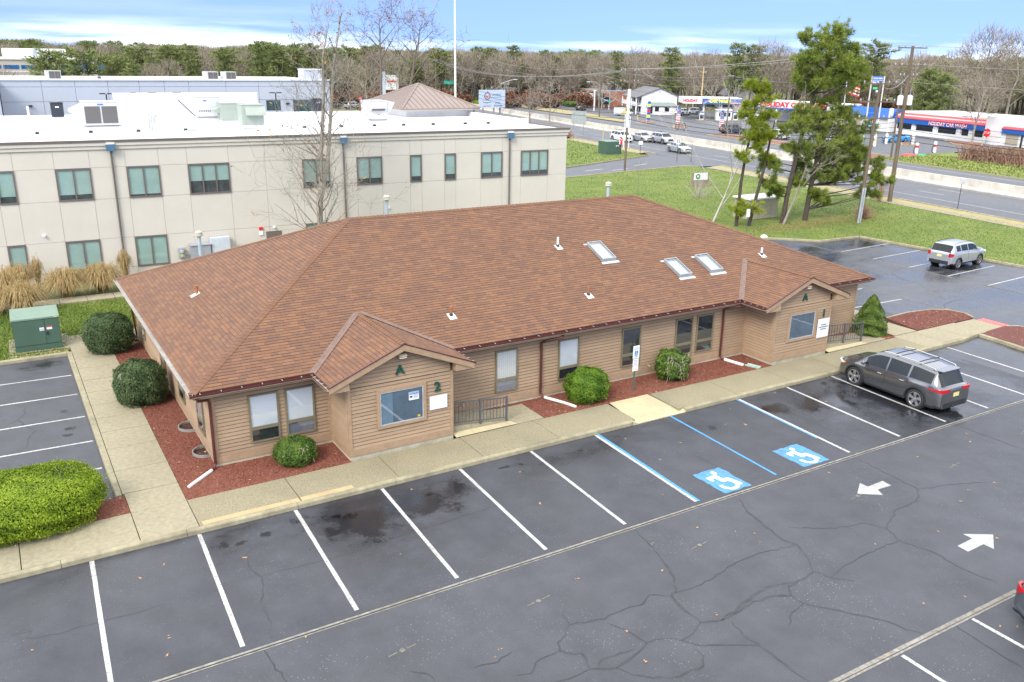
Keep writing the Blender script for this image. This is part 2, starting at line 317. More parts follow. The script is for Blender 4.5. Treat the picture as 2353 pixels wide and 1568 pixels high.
M_ASPH = asphalt_mat('parking_asphalt', (0.032, 0.034, 0.040), (0.078, 0.082, 0.094),
    wet=[(29.9, -2.9, 2.3, 3.3), (33.8, -3.4, 1.4, 1.8), (36.5, -1.0, 1.6, 0.8), (54.0, 10.8, 3.2, 2.1), (55.2, 17.9, 1.2, 0.9), (20.6, -14.8, 1.6, 1.3), (6.8, -1.4, 1.5, 1.1), (26.4, -1.7, 1.4, 1.2), (9.2, -1.0, 1.2, 0.7), (0.0, 17.4, 1.0, 0.6), (24.0, -1.2, 1.0, 0.8)],
    blotch=[(3.2, -0.95, 0.16, 0.2), (3.6, -1.05, 0.2, 0.12), (4.35, -0.95, 0.2, 0.16), (6.75, -1.15, 0.26, 0.2), (6.4, -0.95, 0.18, 0.14), (12.3, -0.62, 0.22, 0.1), (12.9, -0.7, 0.12, 0.1), (9.4, -1.1, 0.22, 0.1), (0.3, 11.4, 0.14, 0.2), (0.35, 9.6, 0.25, 0.2), (0.2, 9.0, 0.2, 0.16)], wetlevel=0.35)
M_ROAD = asphalt_mat('highway_asphalt', (0.078, 0.082, 0.092), (0.115, 0.12, 0.132), wetlevel=0.35, nsc=0.06)
M_WETLOT = asphalt_mat('wet_side_lot_asphalt', (0.050, 0.052, 0.060), (0.115, 0.12, 0.135), wet=[(54.2, 10.9, 3.4, 2.3), (55.0, 17.6, 1.6, 1.2), (39.2, 8.4, 2.2, 1.6)], wetlevel=1.0, nsc=0.12)

# ------------------------------------------------------------ ground, lots, highway
def flat(name, pts, z, mat, parent=None, kind=None):
    return MB().poly([(p[0], p[1], z) for p in pts]).build(name, mat, parent, kind=kind)
ground = flat('ground', [(-2500, -400), (2500, -400), (2500, 3500), (-2500, 3500)], -0.12, M_GROUND, kind='structure')
LOT = [(-40, -45), (36.3, -45), (36.3, -0.1), (40.0, 0.1), (40.0, 18.25), (-40, 18.25)]
lot = flat('parking_lot', LOT, 0.0, M_ASPH, kind='structure')
M_STALL = asphalt_mat('stall_asphalt', (0.022, 0.024, 0.031), (0.070, 0.074, 0.087), wet=[(29.7, -2.9, 3.1, 4.2), (33.8, -3.4, 1.8, 2.4), (36.5, -1.0, 1.6, 0.8), (6.8, -1.5, 1.9, 1.5), (26.4, -1.9, 1.7, 1.6), (9.4, -1.3, 1.6, 1.2), (24.0, -1.4, 0.8, 0.8)],
    blotch=[(3.2, -0.95, 0.16, 0.2), (3.6, -1.05, 0.2, 0.12), (4.35, -0.95, 0.2, 0.16), (6.75, -1.15, 0.26, 0.2), (6.4, -0.95, 0.18, 0.14), (12.3, -0.62, 0.22, 0.1), (12.9, -0.7, 0.12, 0.1), (9.4, -1.1, 0.22, 0.1), (15.2, -.8, .2, .12), (20.6, -1.6, .2, .2), (23.6, -1.3, .25, .2)], wetlevel=0.75, nsc=0.3)
flat('stall_surface', [(-7, -5.66), (36.2, -5.62), (36.2, 0.02), (-7, 0.02)], 0.0025, M_STALL, lot)
LOT2 = [(36.3, -45), (57.75, -45), (57.65, 7.8), (57.3, 10.7), (56.35, 19.85), (52.2, 20.05), (49.6, 22.45), (40.0, 22.6), (40.0, 0.1), (36.3, -0.1)]
lot2 = flat('side_parking_lot', LOT2, 0.0, M_WETLOT, kind='structure')
def rx(y, x0): return x0 + 0.122 * (y - 30) + 0.00018 * (y - 30) ** 2
YS = [-70, -40, -10, 10, 20, 30, 40, 50, 60, 70, 80, 90, 100, 110, 120, 130, 145, 160, 180, 200, 230, 260, 300, 350, 420]
def strip(x0, x1, z, y0=None, y1=None):
    ys = [y for y in YS if (y0 is None or y > y0) and (y1 is None or y < y1)]
    if y0 is not None: ys = [y0] + ys
    if y1 is not None: ys = ys + [y1]
    m = MB()
    for a, b in zip(ys[:-1], ys[1:]): m.poly([(rx(a, x0), a, z), (rx(a, x1), a, z), (rx(b, x1), b, z), (rx(b, x0), b, z)])
    return m
highway = strip(76.5, 104.5, 0.0).build('highway', M_ROAD, kind='structure')
for x0 in (80.7, 102.2, 89.4, 91.6):
    strip(x0 - 0.07, x0 + 0.07, 0.004).build('edge_line', M_LINE, highway)
for x0 in (84.0, 87.2, 95.3, 98.8):
    for y in range(-8, 190, 12):
        strip(x0 - 0.07, x0 + 0.07, 0.004, y + (3 if x0 < 90 else 8), y + (6.2 if x0 < 90 else 11.2)).build('lane_dash', M_LINE, highway)
driveway = flat('driveway', [(44, 53.5), (55, 58.3), (66, 60.2), (75.3, 61.4), (80.6, 60.0), (82.4, 78.0), (79.8, 73.4), (71.2, 70.25), (60.4, 66.2), (48, 61)], 0.006, M_ROAD, kind='structure')
flat('driveway_line', [(73.2, 66.0), (70.2, 64.9), (70.3, 64.7), (73.3, 65.8)], 0.012, M_LINE, driveway)
flat('driveway_line', [(61.2, 62.8), (64.4, 63.6), (64.35, 63.8), (61.15, 63.0)], 0.012, M_LINE, driveway)
flat('driveway_line', [(64.5, 61.9), (67.4, 62.4), (67.4, 62.6), (64.5, 62.1)], 0.012, M_LINE, driveway)
# lawns
LAWN_A = [(57.95, -45), (57.85, 7.8), (57.5, 10.75), (56.55, 20.05), (52.3, 20.25), (49.7, 22.65), (36.9, 22.8), (36.9, 50), (44, 53.3), (55, 58.05), (66, 59.95), (75.2, 61.15), (76.9, 60.2), (75.7, 45), (74.4, 30), (73.4, 18), (70.5, -45)]
LAWN_B = [(46, 61.0), (60.3, 66.45), (71.1, 70.5), (79.4, 73.6), (80.9, 83), (83.2, 97), (87, 120), (60, 125), (40, 105)]
LAWN_C = [(-40, 18.4), (1.1, 18.4), (1.1, 19.95), (36.5, 20.0), (36.5, 27.0), (-40, 26.4)]
lawnA = flat('lawn', LAWN_A, 0.09, M_LAWN, kind='structure'); lawnB = flat('lawn', LAWN_B, 0.09, M_LAWN, kind='structure'); lawnC = flat('lawn', LAWN_C, 0.09, M_LAWN, kind='structure')
strip(74.6, 76.3, 0.10, -60, 59.5).build('verge', M_DRYG, kind='structure')
strip(74.9, 76.3, 0.10, 76.5, 130).build('verge', M_DRYG, kind='structure')
pav = strip(73.4, 74.6, 0.115, -60, 59.0).build('road_pavement', M_CONC, kind='structure'); strip(73.7, 74.9, 0.115, 76, 130).build('slab_run', M_CONC, pav)
def kerb_line(name, pts, w=0.16, h=0.15, seg=3.05, mat=None, parent=None, z0=-0.05):
    """kerb stones laid along a polyline; each stone is a piece"""
    mat = mat or M_KERB; par = parent
    if par is None:
        par = bpy.data.objects.new(name, None); COL.objects.link(par); par.location = (pts[0][0], pts[0][1], 0); par['kind'] = 'structure'
    for a, b in zip(pts[:-1], pts[1:]):
        a = Vector((a[0], a[1], 0)); b = Vector((b[0], b[1], 0)); L = (b - a).length; d = (b - a) / L; nrm = Vector((-d.y, d.x, 0)); k = max(1, round(L / seg))
        for i in range(k):
            p = a + d * (L * i / k + 0.006); q = a + d * (L * (i + 1) / k - 0.006)
            hh = h + random.uniform(-.006, .006)
            prof = [(0, z0), (-w * 0.06, hh - 0.03), (-w * 0.2, hh), (-w, hh), (-w, z0)]
            m = MB(); m.ext([(p + nrm * -o * -1 + Vector((0, 0, zz))) for o, zz in [(-x, z) for x, z in prof]], q - p)
            m.build('kerb_stone', mat, par)
    return par
def poly_off(pts): return pts
# front walk kerb (road face on -Y side): walk direction so that the kerb body lies to the left of travel
kerb_line('kerb', [(-7.0, 0.0), (18.15, 0.0)], w=0.17)
kerb_line('kerb', [(20.75, 0.0), (38.6, 0.06), (39.9, 0.25)], w=0.17)
kerb_line('kerb', [(40.2, 0.25), (40.05, -1.2), (39.75, -3.2), (39.7, -4.6)], w=0.17)
kerb_line('kerb', [(1.0, 3.15), (1.0, 18.3)][::-1], w=0.19, seg=3.0)
kerb_line('kerb', [(-25, 18.1), (1.0, 18.2)], w=0.19)
kerb_line('kerb', [(57.75, -20), (57.65, 7.8), (57.3, 10.7), (56.35, 19.85), (52.2, 20.05), (49.6, 22.45), (46, 22.6)][::-1], w=0.17)
kerb_line('kerb', [(48, 60.9), (60.4, 66.25), (71.2, 70.3), (79.5, 73.45)][::-1], w=0.2)
kerb_line('kerb', [(76.9, 60.3), (75.3, 61.3), (66, 60.1), (55, 58.2), (44, 53.4)][::-1], w=0.2)
kerb_line('road_kerb', [(rx(y, 76.5), y) for y in (-30, -10, 10, 20, 30, 40, 50, 60)][::-1], w=0.2, seg=6)
kerb_line('road_kerb', [(rx(y, 76.5), y) for y in (75, 90, 105, 120)][::-1], w=0.2, seg=6)
kerb_line('road_kerb', [(rx(y, 104.5), y) for y in (-10, 10, 25, 40, 55, 70, 85, 97.5)], w=0.25, seg=6, mat=M_CONC)
# centre barrier
bar = thing('road_barrier', 'long pale concrete barrier running down the middle of the highway', 'barrier', (rx(30, 90.4), 30, 0))
ys = list(range(-30, 260, 6))
for a, b in zip(ys[:-1], ys[1:]):
    d = Vector((rx(b, 90.4) - rx(a, 90.4), b - a - 0.03, 0)); m = MB()
    m.ext([(rx(a, 90.4) + o, a, z) for o, z in [(-0.4, 0), (-0.4, 0.1), (-0.2, 0.35), (-0.13, 1.12), (0.13, 1.12), (0.2, 0.35), (0.4, 0.1), (0.4, 0)]], d)
    m.build('barrier_section', M_CREAM if False else mt_bar if 'mt_bar' in globals() else globals().setdefault('mt_bar', mt('barrier_concrete', (0.52, 0.49, 0.42), 0.85, var=0.12, scale=0.8, dirt=0.3)), bar)

# ------------------------------------------------------------ sidewalks
walk = bpy.data.objects.new('sidewalk', None); COL.objects.link(walk); walk.location = (2, 1, 0); walk['kind'] = 'structure'
def slab(x0, y0, x1, y1, z=0.145, mat=None, gap=0.012, parent=None, z0=-0.05):
    return MB().box(x0 + gap, y0 + gap, z0, x1 - gap, y1 - gap, z + random.uniform(-.003, .003)).build('slab', mat or M_AGG, parent or walk)
xs = [-7.6, -4.6, -1.6, 1.25, 2.8, 5.74, 8.9, 11.95, 15.0, 18.4]
for a, b in zip(xs[:-1], xs[1:]): slab(a, 0.17, b, 1.9, mat=(M_CONC if b < 2.9 else M_AGG))
xs = [20.5, 23.6, 26.7, 29.8, 32.9, 36.0]
for a, b in zip(xs[:-1], xs[1:]): slab(a, 0.17, b, 1.9)
for a, b in ((36.0, 37.5), (37.5, 39.2), (39.2, 40.9), (40.9, 42.6)): slab(a, 0.26 if a > 37 else 0.2, b, 2.05, mat=M_CONC, z=0.143 if a < 40 else 0.10)
MB().box(42.6, 0.55, -0.05, 43.4, 1.95, 0.05).build('tactile_pad', M_REDPAD, walk)
# thin tan repair strip along the kerb
MB().box(2.9, 0.175, 0.10, 5.7, 0.40, 0.153).build('repair_strip', M_PATCH, walk); MB().box(5.76, 0.175, 0.10, 7.4, 0.40, 0.153).build('repair_strip', M_PATCH, walk)
# dropped ramp at the accessible bays
rm = MB(); X0, X1 = 18.4, 20.5
rm.add([(X0, 0, 0.02), (X1 + .25, 0, 0.02), (X1 + .05, 0.35, .06), (X0, 0.35, 0.06), (X0 + .1, 1.9, 0.15), (X1 - .1, 1.9, 0.15), (X0 - .25, 0, 0.145), (X1 + .27, 0, .03)],
       [(0, 1, 2, 3), (3, 2, 5, 4)])
rm.add([(18.15, 0, -.03), (20.75, 0, -.03), (20.75, 0, .03), (18.42, 0, .03), (18.15, 0, .146)], [(0, 1, 2, 3, 4)])
rm.add([(18.15, 0, .146), (18.42, 0, .03), (18.4, .35, .07), (18.15, 0.35, .146)], [(0, 1, 2, 3)]); rm.add([(20.75, 0, .03), (20.75, .3, .146), (20.5, .35, .07)], [(0, 1, 2)])
rm.build('dropped_ramp', M_CREAM, walk)
for a, b in zip([1.9, 3.2, 4.9, 6.75, 8.3, 9.7, 11.15, 12.6, 14.1, 15.7, 17.25, 19.35], [3.2, 4.9, 6.75, 8.3, 9.7, 11.15, 12.6, 14.1, 15.7, 17.25, 19.35, 20.8]):
    slab(1.2 if a > 3.1 else 1.25, a, 2.8, b, mat=M_CONC)
for i in range(14): slab(-8 + i * 1.35 * 1.0, 27.2, -8 + (i + 1) * 1.35, 28.35, z=0.10, mat=M_CONC)
slab(2.8, 19.35, 6.0, 20.8, mat=M_CONC)
# entry paths beside the porches
slab(14.3, 1.92, 15.5, 3.5, mat=M_CONC); slab(33.9, 1.95, 35.3, 3.4, mat=M_CONC); slab(36.2, 2.1, 37.9, 4.3, mat=M_CONC, z=.14); slab(36.0, 4.3, 38.4, 9.5, mat=M_CONC, z=.14)
def ramp_wedge(x0, x1, y0, y1, z0, z1):
    m = MB(); m.add([(x0, y0, 0), (x1, y0, 0), (x1, y1, 0), (x0, y1, 0), (x0, y0, z0), (x1, y0, z1), (x1, y1, z1), (x0, y1, z0)], [(4, 5, 6, 7), (0, 1, 5, 4), (2, 3, 7, 6), (1, 2, 6, 5), (3, 0, 4, 7)])
    return m.build('entry_ramp', M_CONC, walk)
ramp_wedge(11.85, 14.35, 2.28, 3.5, 0.42, 0.152); ramp_wedge(31.15, 33.9, 2.28, 3.4, 0.40, 0.152)
for x0, x1 in ((11.85, 14.35), (31.15, 33.95)):
    MB().add([(x0, 1.93, 0.150), (x1, 1.93, 0.150), (x1 - .1, 2.27, .154), (x0, 2.27, 0.20)], [(0, 1, 2, 3)]).build('ramp_edge', M_CREAM, walk)

# ------------------------------------------------------------ mulch beds with real chips
def in_poly(P, poly):
    x, y = P[:, 0], P[:, 1]; ins = np.zeros(len(P), bool); n = len(poly)
    for i in range(n):
        x1, y1 = poly[i][:2]; x2, y2 = poly[(i + 1) % n][:2]
        c = ((y1 > y) != (y2 > y)); ins ^= c & (x < (x2 - x1) * (y - y1) / (y2 - y1 + 1e-12) + x1)
    return ins
def scatter(poly, n):
    p = np.array([q[:2] for q in poly]); lo, hi = p.min(0), p.max(0); P = rng.uniform(lo, hi, (n * 3, 2)); P = P[in_poly(P, poly)]
    return P[:n]
def tri_cloud(name, P, z, size, mat, up=0.5, parent=None, aspect=0.3, flatn=1.0, tint=None, kind='stuff'):
    """one mesh of many small blades or chips standing at points P"""
    n = len(P); a = rng.uniform(0, 2 * np.pi, n); s = size * rng.uniform(0.5, 1.4, n); h = s * up * rng.uniform(0.3, 1.2, n)
    dx, dy = np.cos(a), np.sin(a); z = np.broadcast_to(z, n)
    b = rng.normal(0, 0.25, (n, 2)) * s[:, None]
    v0 = np.stack([P[:, 0] - dx * s * aspect / 2, P[:, 1] - dy * s * aspect / 2, z], 1); v1 = np.stack([P[:, 0] + dx * s * aspect / 2, P[:, 1] + dy * s * aspect / 2, z], 1)
    v2 = np.stack([P[:, 0] + b[:, 0] - dy * s * flatn * 0.5, P[:, 1] + b[:, 1] + dx * s * flatn * 0.5, z + h], 1)
    V = np.stack([v0, v1, v2], 1).reshape(-1, 3); me = bpy.data.meshes.new(name); me.vertices.add(3 * n); me.vertices.foreach_set('co', V.ravel())
    me.loops.add(3 * n); me.loops.foreach_set('vertex_index', np.arange(3 * n, dtype=np.int32)); me.polygons.add(n); me.polygons.foreach_set('loop_start', np.arange(0, 3 * n, 3, dtype=np.int32))
    me.update(calc_edges=True); at = me.attributes.new('tint', 'FLOAT', 'FACE'); at.data.foreach_set('value', (rng.uniform(0, 1, n) if tint is None else tint).astype(np.float32))
    return objm(name, me, mat, parent, kind=kind)
BEDS = [[(2.8, 1.9), (8.0, 1.9), (8.0, 3.75), (4.1, 3.75), (4.1, 18.6), (2.8, 17.2)], [(15.5, 1.9), (27.5, 1.9), (27.5, 3.75), (11.8, 3.75), (11.8, 3.5), (15.5, 3.5)],
        [(0.3, 1.9), (1.25, 1.93), (1.25, 3.1), (1.0, 3.15), (0.3, 3.15), (-4, 3.15), (-4, 1.9)], [(38.0, 2.1), (42.7, 2.1), (43.2, 2.9), (43.0, 3.7), (42.2, 4.25), (40.5, 4.5), (38.5, 4.35)],
        [(40.4, 0.3), (42.9, 0.45), (43.4, 0.1), (44.0, -1.5), (44.0, -9), (39.9, -9), (39.9, -3.2), (40.3, -1.2)], [(34.2, 3.4), (36.2, 2.1), (36.2, 4.3), (36.0, 8), (35.0, 8), (35.0, 3.75), (31.1, 3.75), (31.1, 3.4)], [(34.9, 1.9), (36.6, 1.95), (36.2, 3.2), (34.4, 3.4)]]
M_LITTER = mt('pale_litter', (0.34, 0.25, 0.13), .85, var=.3, scale=5)
MULCHB = mt('side_bed_mulch', (0.085, 0.03, 0.024), 0.95, scale=20, col2=(0.17, 0.062, 0.05), bump=1.0, bscale=40)
for i, b in enumerate(BEDS):
    bed = MB().prism(b, 0.0, 0.12 if i not in (3, 4) else 0.14).build('mulch_bed', M_MULCH if i not in (3, 4) else MULCHB, kind='structure')
    n = [26000, 22000, 2500, 6000, 3500, 2500, 1200][i]; P = scatter(b, n)
    tri_cloud('mulch_chips', P, 0.122 if i not in (3, 4) else 0.142, 0.085, M_CHIP, up=0.25, parent=bed, aspect=0.35, flatn=1.0)
    if i == 3: kerb_line('bed_kerb', [(38.5, 4.4), (40.5, 4.55), (42.2, 4.3), (43.05, 3.75), (43.25, 2.9), (42.9, 2.15)][::-1], w=0.15, parent=bed, seg=1.2)
    if i == 4: kerb_line('bed_kerb', [(42.8, 0.5), (43.5, 0.15), (44.1, -1.5), (44.1, -9)][::-1], w=0.15, parent=bed, seg=1.5)
    tri_cloud('leaf_litter', scatter(b, 60), 0.135 if i not in (3, 4) else .155, .10, M_LITTER, up=.2, parent=bed, aspect=.6)
# grass blades (short turf)
for par, poly, n in ((lawnC, [(-4, 18.45), (1.1, 18.45), (1.1, 20), (9, 20), (9, 27.0), (-4, 26.8)], 42000),):
    P = scatter(poly, n); tri_cloud('grass_blades', P, 0.09, 0.11, M_GRASSB, up=0.9, parent=par, aspect=0.35)
P = scatter(LAWN_A, 230000); d = np.hypot(P[:, 0] + .87, P[:, 1] + 22.6); P = P[(rng.uniform(0, 1, len(P)) < (60 / d) ** 1.5) & (P[:, 1] > 2)]
tri_cloud('grass_blades', P, 0.09, 0.105, M_GRASSB, up=0.7, parent=lawnA, aspect=0.4)
P = scatter(LAWN_B, 22000); tri_cloud('grass_blades', P, 0.09, 0.24, M_GRASSB, up=0.7, parent=lawnB, aspect=0.4)
# worn brown patches under the pines are leaf and needle litter
P = np.concatenate([np.stack([rng.normal(c[0], c[2], 2600), rng.normal(c[1], c[3], 2600)], 1) for c in ((54, 25.3, 2.2, .8), (58.5, 25.6, 2.6, .8), (63, 26, 2.5, 1.2))])
tri_cloud('needle_litter', P, 0.115, 0.15, mt('needle_litter', (0.27, 0.19, 0.08), 0.9, var=0.3, scale=9), up=0.2, parent=lawnA, aspect=0.25)

# ------------------------------------------------------------ paint on the lot
def quadl(name, x0, y0, x1, y1, w, z, mat, par, jag=0):
    d = Vector((x1 - x0, y1 - y0, 0)).normalized(); nn = Vector((-d.y, d.x, 0)) * w / 2; m = MB(); k = 1 if not jag else jag; A = Vector((x0, y0, z)); B = Vector((x1, y1, z)); L = []; R = []
    for i in range(k + 1):
        p = A.lerp(B, i / k); L.append(p + nn * random.uniform(.9, 1.06) if jag else p + nn); R.append(p - nn * random.uniform(.9, 1.06) if jag else p - nn)
    m.poly(L + R[::-1]); return m.build(name, mat, par)
SK = -0.0389; W = 2.74
def xk(k): return (k - 1) * W if k <= 7 else (6 * W + 3.53 if k == 8 else 6 * W + 7.08 + (k - 9) * W)
for k in (-1, 0, 1, 2, 3, 4, 5, 6, 7, 9, 10, 11, 12, 13, 14):
    quadl('stall_line', xk(k), -0.02, xk(k) + SK * 5.48, -5.48, 0.115, 0.005, M_LINE, lot if k < 13 else lot, jag=12)
quadl('blue_line', xk(7) + .12, 0.02, xk(7) + .10 + SK * 5.48, -5.5, 0.10, 0.005, M_BLUEL, lot, jag=14)
quadl('blue_line', xk(9) - .10, 0.0, xk(9) - .09 + SK * 4.1, -4.1, 0.07, 0.005, M_BLUEL, lot, jag=14)
quadl('blue_line', xk(8), 0.0, xk(8) + SK * 5.4, -5.42, 0.085, 0.005, M_BLUEL, lot, jag=14)
for y in (15.46, 13.05, 10.52, 8.07, 5.7, 3.3): quadl('stall_line', -4.5, y + .22, 0.92, y, 0.10, 0.005, M_LINE, lot, jag=10)
for x in (15.37, 18.08, 20.8, 12.6): quadl('stall_line', x, -13.22, x + .05, -18.5, 0.11, 0.005, M_LINE, lot, jag=10)
for y in (17.2, 14.55, 11.75, 9.0, 6.3, 3.6, .9): quadl('stall_line', 50.8, y - .15, 56.45, y + .15, 0.10, 0.005, M_LINE, lot2, jag=6)
for y in (9.35, 6.65, 12.0): quadl('stall_line', 38.6, y + .1, 43.1, y, 0.10, 0.005, M_LINE, lot2, jag=6)
def seam(x0, y0, x1, y1, par, w=0.065):
    quadl('seam_strip', x0, y0, x1, y1, w, 0.006, M_SEAM, par, jag=40); d = Vector((x1 - x0, y1 - y0)).normalized()
    quadl('seam_strip', x0 - d.y * -.10, y0 - d.x * .10, x1 - d.y * -.10, y1 - d.x * .10, w * .55, 0.006, M_SEAM, par, jag=40)
    quadl('seam_crack', x0 - d.y * .055, y0 + d.x * -.055, x1 - d.y * .055, y1 + d.x * -.055, 0.035, 0.004, M_CRACK, par, jag=60)
seam(-6, -5.72, 36.2, -5.68, lot); seam(8, -12.98, 20.2, -13.08, lot, 0.10); seam(50.45, 22, 50.85, 0, lot2); seam(43.3, 12, 43.6, 2.6, lot2)
for (x, y) in ((5.6, -7.4), (9.3, -7.35), (14.6, -7.4), (20.9, -7.7), (25.6, -7.9), (45.5, 7.6), (30.5, -7.5)):
    for s in (-1, 1): quadl('old_centre_dash', x + s * .12, y + s * .01, x + s * .36, y + s * .05, .035, .005, M_OLDP, lot, jag=4)
    MB().lathe([(0.07, .0048), (0.04, .0052)], (x, y, 0), 10).build('old_centre_dash', M_OLDP, lot)
def flatpoly(name, pts, z, mat, par): return MB().poly([(x, y, z) for x, y in pts]).build(name, mat, par)
flatpoly('arrow', [(21.0, -7.60), (21.68, -7.17), (21.70, -7.46), (22.45, -7.43), (22.43, -7.78), (21.80, -7.74), (21.63, -8.06)], .006, M_ARROW, lot)
flatpoly('arrow', [(20.88, -11.03), (21.62, -11.0), (21.63, -10.72), (22.37, -11.17), (21.62, -11.64), (21.61, -11.34), (20.86, -11.36)], .006, M_ARROW, lot)
def access_symbol(cx, cy, w, h):
    pad = MB(); a = []
    for (sx, sy) in ((-1, 1), (1, 1), (1, -1), (-1, -1)): a.append((sx, sy))
    pts = []
    for i in range(4):
        p, q = a[i], a[(i + 1) % 4]
        for t in range(9): pts.append((cx + (p[0] + (q[0] - p[0]) * t / 9) * w / 2 + random.uniform(-.03, .03), cy + (p[1] + (q[1] - p[1]) * t / 9) * h / 2 + random.uniform(-.03, .03)))
    root = flatpoly('access_symbol', pts, .006, M_BLUEL2, lot); s = h * 0.92; z = .010
    def L(x, y): return (cx + (x - 0.5) * s * 0.80, cy + (y - 0.5) * s)
    cnt_ = [0]
    def blob(poly): cnt_[0] += 1; flatpoly('symbol_figure', [L(*p) for p in poly], z + .0008 * cnt_[0], M_WHITE2, root)
    blob([(0.60 + .085 * math.cos(t * math.pi / 9), 0.86 + .085 * math.sin(t * math.pi / 9)) for t in range(18)])
    def stroke(pts, w):
        for (ax_, ay_), (bx_, by_) in zip(pts[:-1], pts[1:]):
            d = Vector((bx_ - ax_, by_ - ay_)).normalized(); q = Vector((-d.y, d.x)) * w / 2; n_ = [math.atan2(q.y, q.x) + math.pi * t / 6 for t in range(7)]
            blob([(ax_ + w / 2 * math.cos(t), ay_ + w / 2 * math.sin(t)) for t in n_] + [(bx_ + w / 2 * math.cos(t + math.pi), by_ + w / 2 * math.sin(t + math.pi)) for t in n_])
    stroke([(.22, .60), (.20, .70), (.46, .71)], .12); stroke([(.47, .68), (.50, .48)], .19); stroke([(.50, .45), (.72, .47), (.82, .16)], .13)
    z += .008; m = MB(); ro, ri = .33, .205; cx2, cy2 = .47, .25
    for i in range(28):
        a0, a1 = math.radians(165 + i * 9.3), math.radians(165 + (i + 1) * 9.3)
        m.poly([(*L(cx2 + r * math.cos(t), cy2 + r * math.sin(t) * .8), z) for r, t in ((ri, a0), (ro, a0), (ro, a1), (ri, a1))])
    m.build('symbol_wheel', M_WHITE2, root)
M_WHITE2 = mt('symbol_white', (0.72, 0.72, 0.71), 0.6, var=0.08, scale=8, dirt=0.15)
access_symbol(17.93, -4.82, 1.15, 1.45); access_symbol(21.63, -4.8, 1.22, 1.42)
# cracks and sealer
CR = {'a': [[13.52, -5.84], [13.43, -6.53], [13.19, -7.46], [12.92, -8.25], [12.49, -8.78], [12.32, -8.85], [12.19, -9.44], [12.21, -10.03], [12.73, -10.2], [13.42, -10.05], [14.04, -9.88], [14.69, -9.77], [15.15, -9.86], [15.48, -10.0], [16.33, -9.91], [16.53, -10.37], [16.91, -10.72]], 'b': [[17.58, -5.91], [17.16, -6.68], [16.96, -7.65], [16.84, -8.33], [16.99, -8.74], [16.76, -9.25], [16.3, -9.9]], 'c': [[16.99, -8.74], [15.6, -8.53], [14.86, -8.54], [14.13, -8.71], [13.17, -8.84], [12.49, -8.78]], 'd': [[16.5, -10.3], [17.39, -10.1], [18.22, -10.02], [19.71, -10.03], [19.96, -9.42], [21.14, -8.85], [22.21, -8.84], [22.95, -8.36], [23.13, -5.96]], 'e': [[22.95, -8.36], [24.05, -8.64], [25.45, -9.17]], 'f': [[19.71, -10.03], [20.0, -10.97], [19.92, -11.66], [20.1, -12.64]], 'g': [[14.96, -10.36], [14.97, -10.73], [15.36, -11.21], [16.11, -12.14], [16.49, -12.98]], 'h': [[12.9, -10.35], [12.76, -10.84], [12.82, -11.33], [12.79, -11.88], [12.84, -12.77]], 'i': [[12.73, -10.2], [13.21, -10.18], [13.95, -10.04], [14.55, -10.12], [14.96, -10.36], [15.22, -10.02], [15.49, -10.06]], 'j': [[12.21, -10.03], [11.74, -10.25], [11.35, -10.3], [11.66, -10.7], [12.21, -10.98], [12.79, -11.36]], 'k': [[12.32, -8.85], [11.85, -8.53], [11.45, -8.76], [10.96, -8.69], [10.31, -8.76], [9.42, -8.54], [9.5, -8.1]], 'l': [[9.42, -8.54], [8.81, -8.93], [8.7, -9.18], [9.07, -9.52], [8.93, -10.03], [9.46, -10.29], [10.05, -10.17], [10.6, -9.96], [11.05, -10.04], [11.35, -10.3]], 'm': [[10.6, -9.96], [10.5, -9.44], [10.25, -8.92]], 'n': [[9.14, -10.07], [9.32, -9.92], [10.19, -9.99]], 'o': [[8.93, -10.03], [8.56, -10.06], [8.03, -10.0]], 'p': [[9.46, -10.29], [9.64, -10.68], [9.92, -10.93], [10.33, -11.17], [11.19, -11.21], [11.42, -10.96], [11.41, -10.61]], 'q': [[8.7, -9.18], [8.01, -9.25], [7.73, -9.51], [7.41, -9.4]], 'r': [[14.97, -10.73], [14.45, -10.84], [13.96, -11.15]], 's': [[17.57, -12.97], [17.43, -13.43], [17.35, -14.37], [17.35, -14.88]], 't': [[17.51, -7.96], [18.68, -8.69], [19.66, -8.9], [19.96, -9.42]], 'u': [[18.47, -2.87], [18.49, -4.2], [18.52, -4.67]],
 'A': [[3.84, -1.4], [3.55, -1.73], [3.51, -2.43], [3.67, -2.97], [3.48, -3.74], [3.33, -4.07], [3.34, -4.96], [3.16, -5.32], [3.2, -5.79]], 'B': [[3.68, -2.93], [4.51, -2.94], [5.37, -3.01], [6.62, -2.98], [7.65, -2.85], [9.04, -2.81], [10.78, -2.69]], 'C': [[-1.91, -2.41], [-1.52, -2.5], [-1.66, -2.73], [-1.01, -2.93], [-0.42, -2.9], [-0.04, -2.92], [0.72, -2.97], [1.32, -2.92]], 'D': [[2.91, -5.76], [2.96, -6.43], [3.04, -7.12]], 'E': [[5.45, -8.11], [5.74, -8.36], [5.79, -8.7]], 'F': [[7.74, -8.67], [7.28, -8.83], [6.73, -8.72]], 'G': [[-0.95, 12.7], [-0.94, 11.89], [-1.23, 11.28], [-0.74, 9.97], [-1.01, 9.28], [-1.07, 8.51]], 'H': [[-1.23, 11.28], [-1.52, 10.99]],
 'I': [[48.2, 11.07], [49.73, 11.64], [50.91, 11.5]], 'J': [[48.2, 11.07], [47.39, 9.74], [47.37, 8.51], [46.3, 7.09]], 'K': [[43.15, 3.98], [44.2, 4.76], [45.39, 5.0], [46.3, 4.87]], 'L': [[28.87, -5.88], [28.91, -7.1], [28.92, -8.37]], 'M': [[24.24, -1.88], [24.28, -3.78], [24.34, -5.74]]}
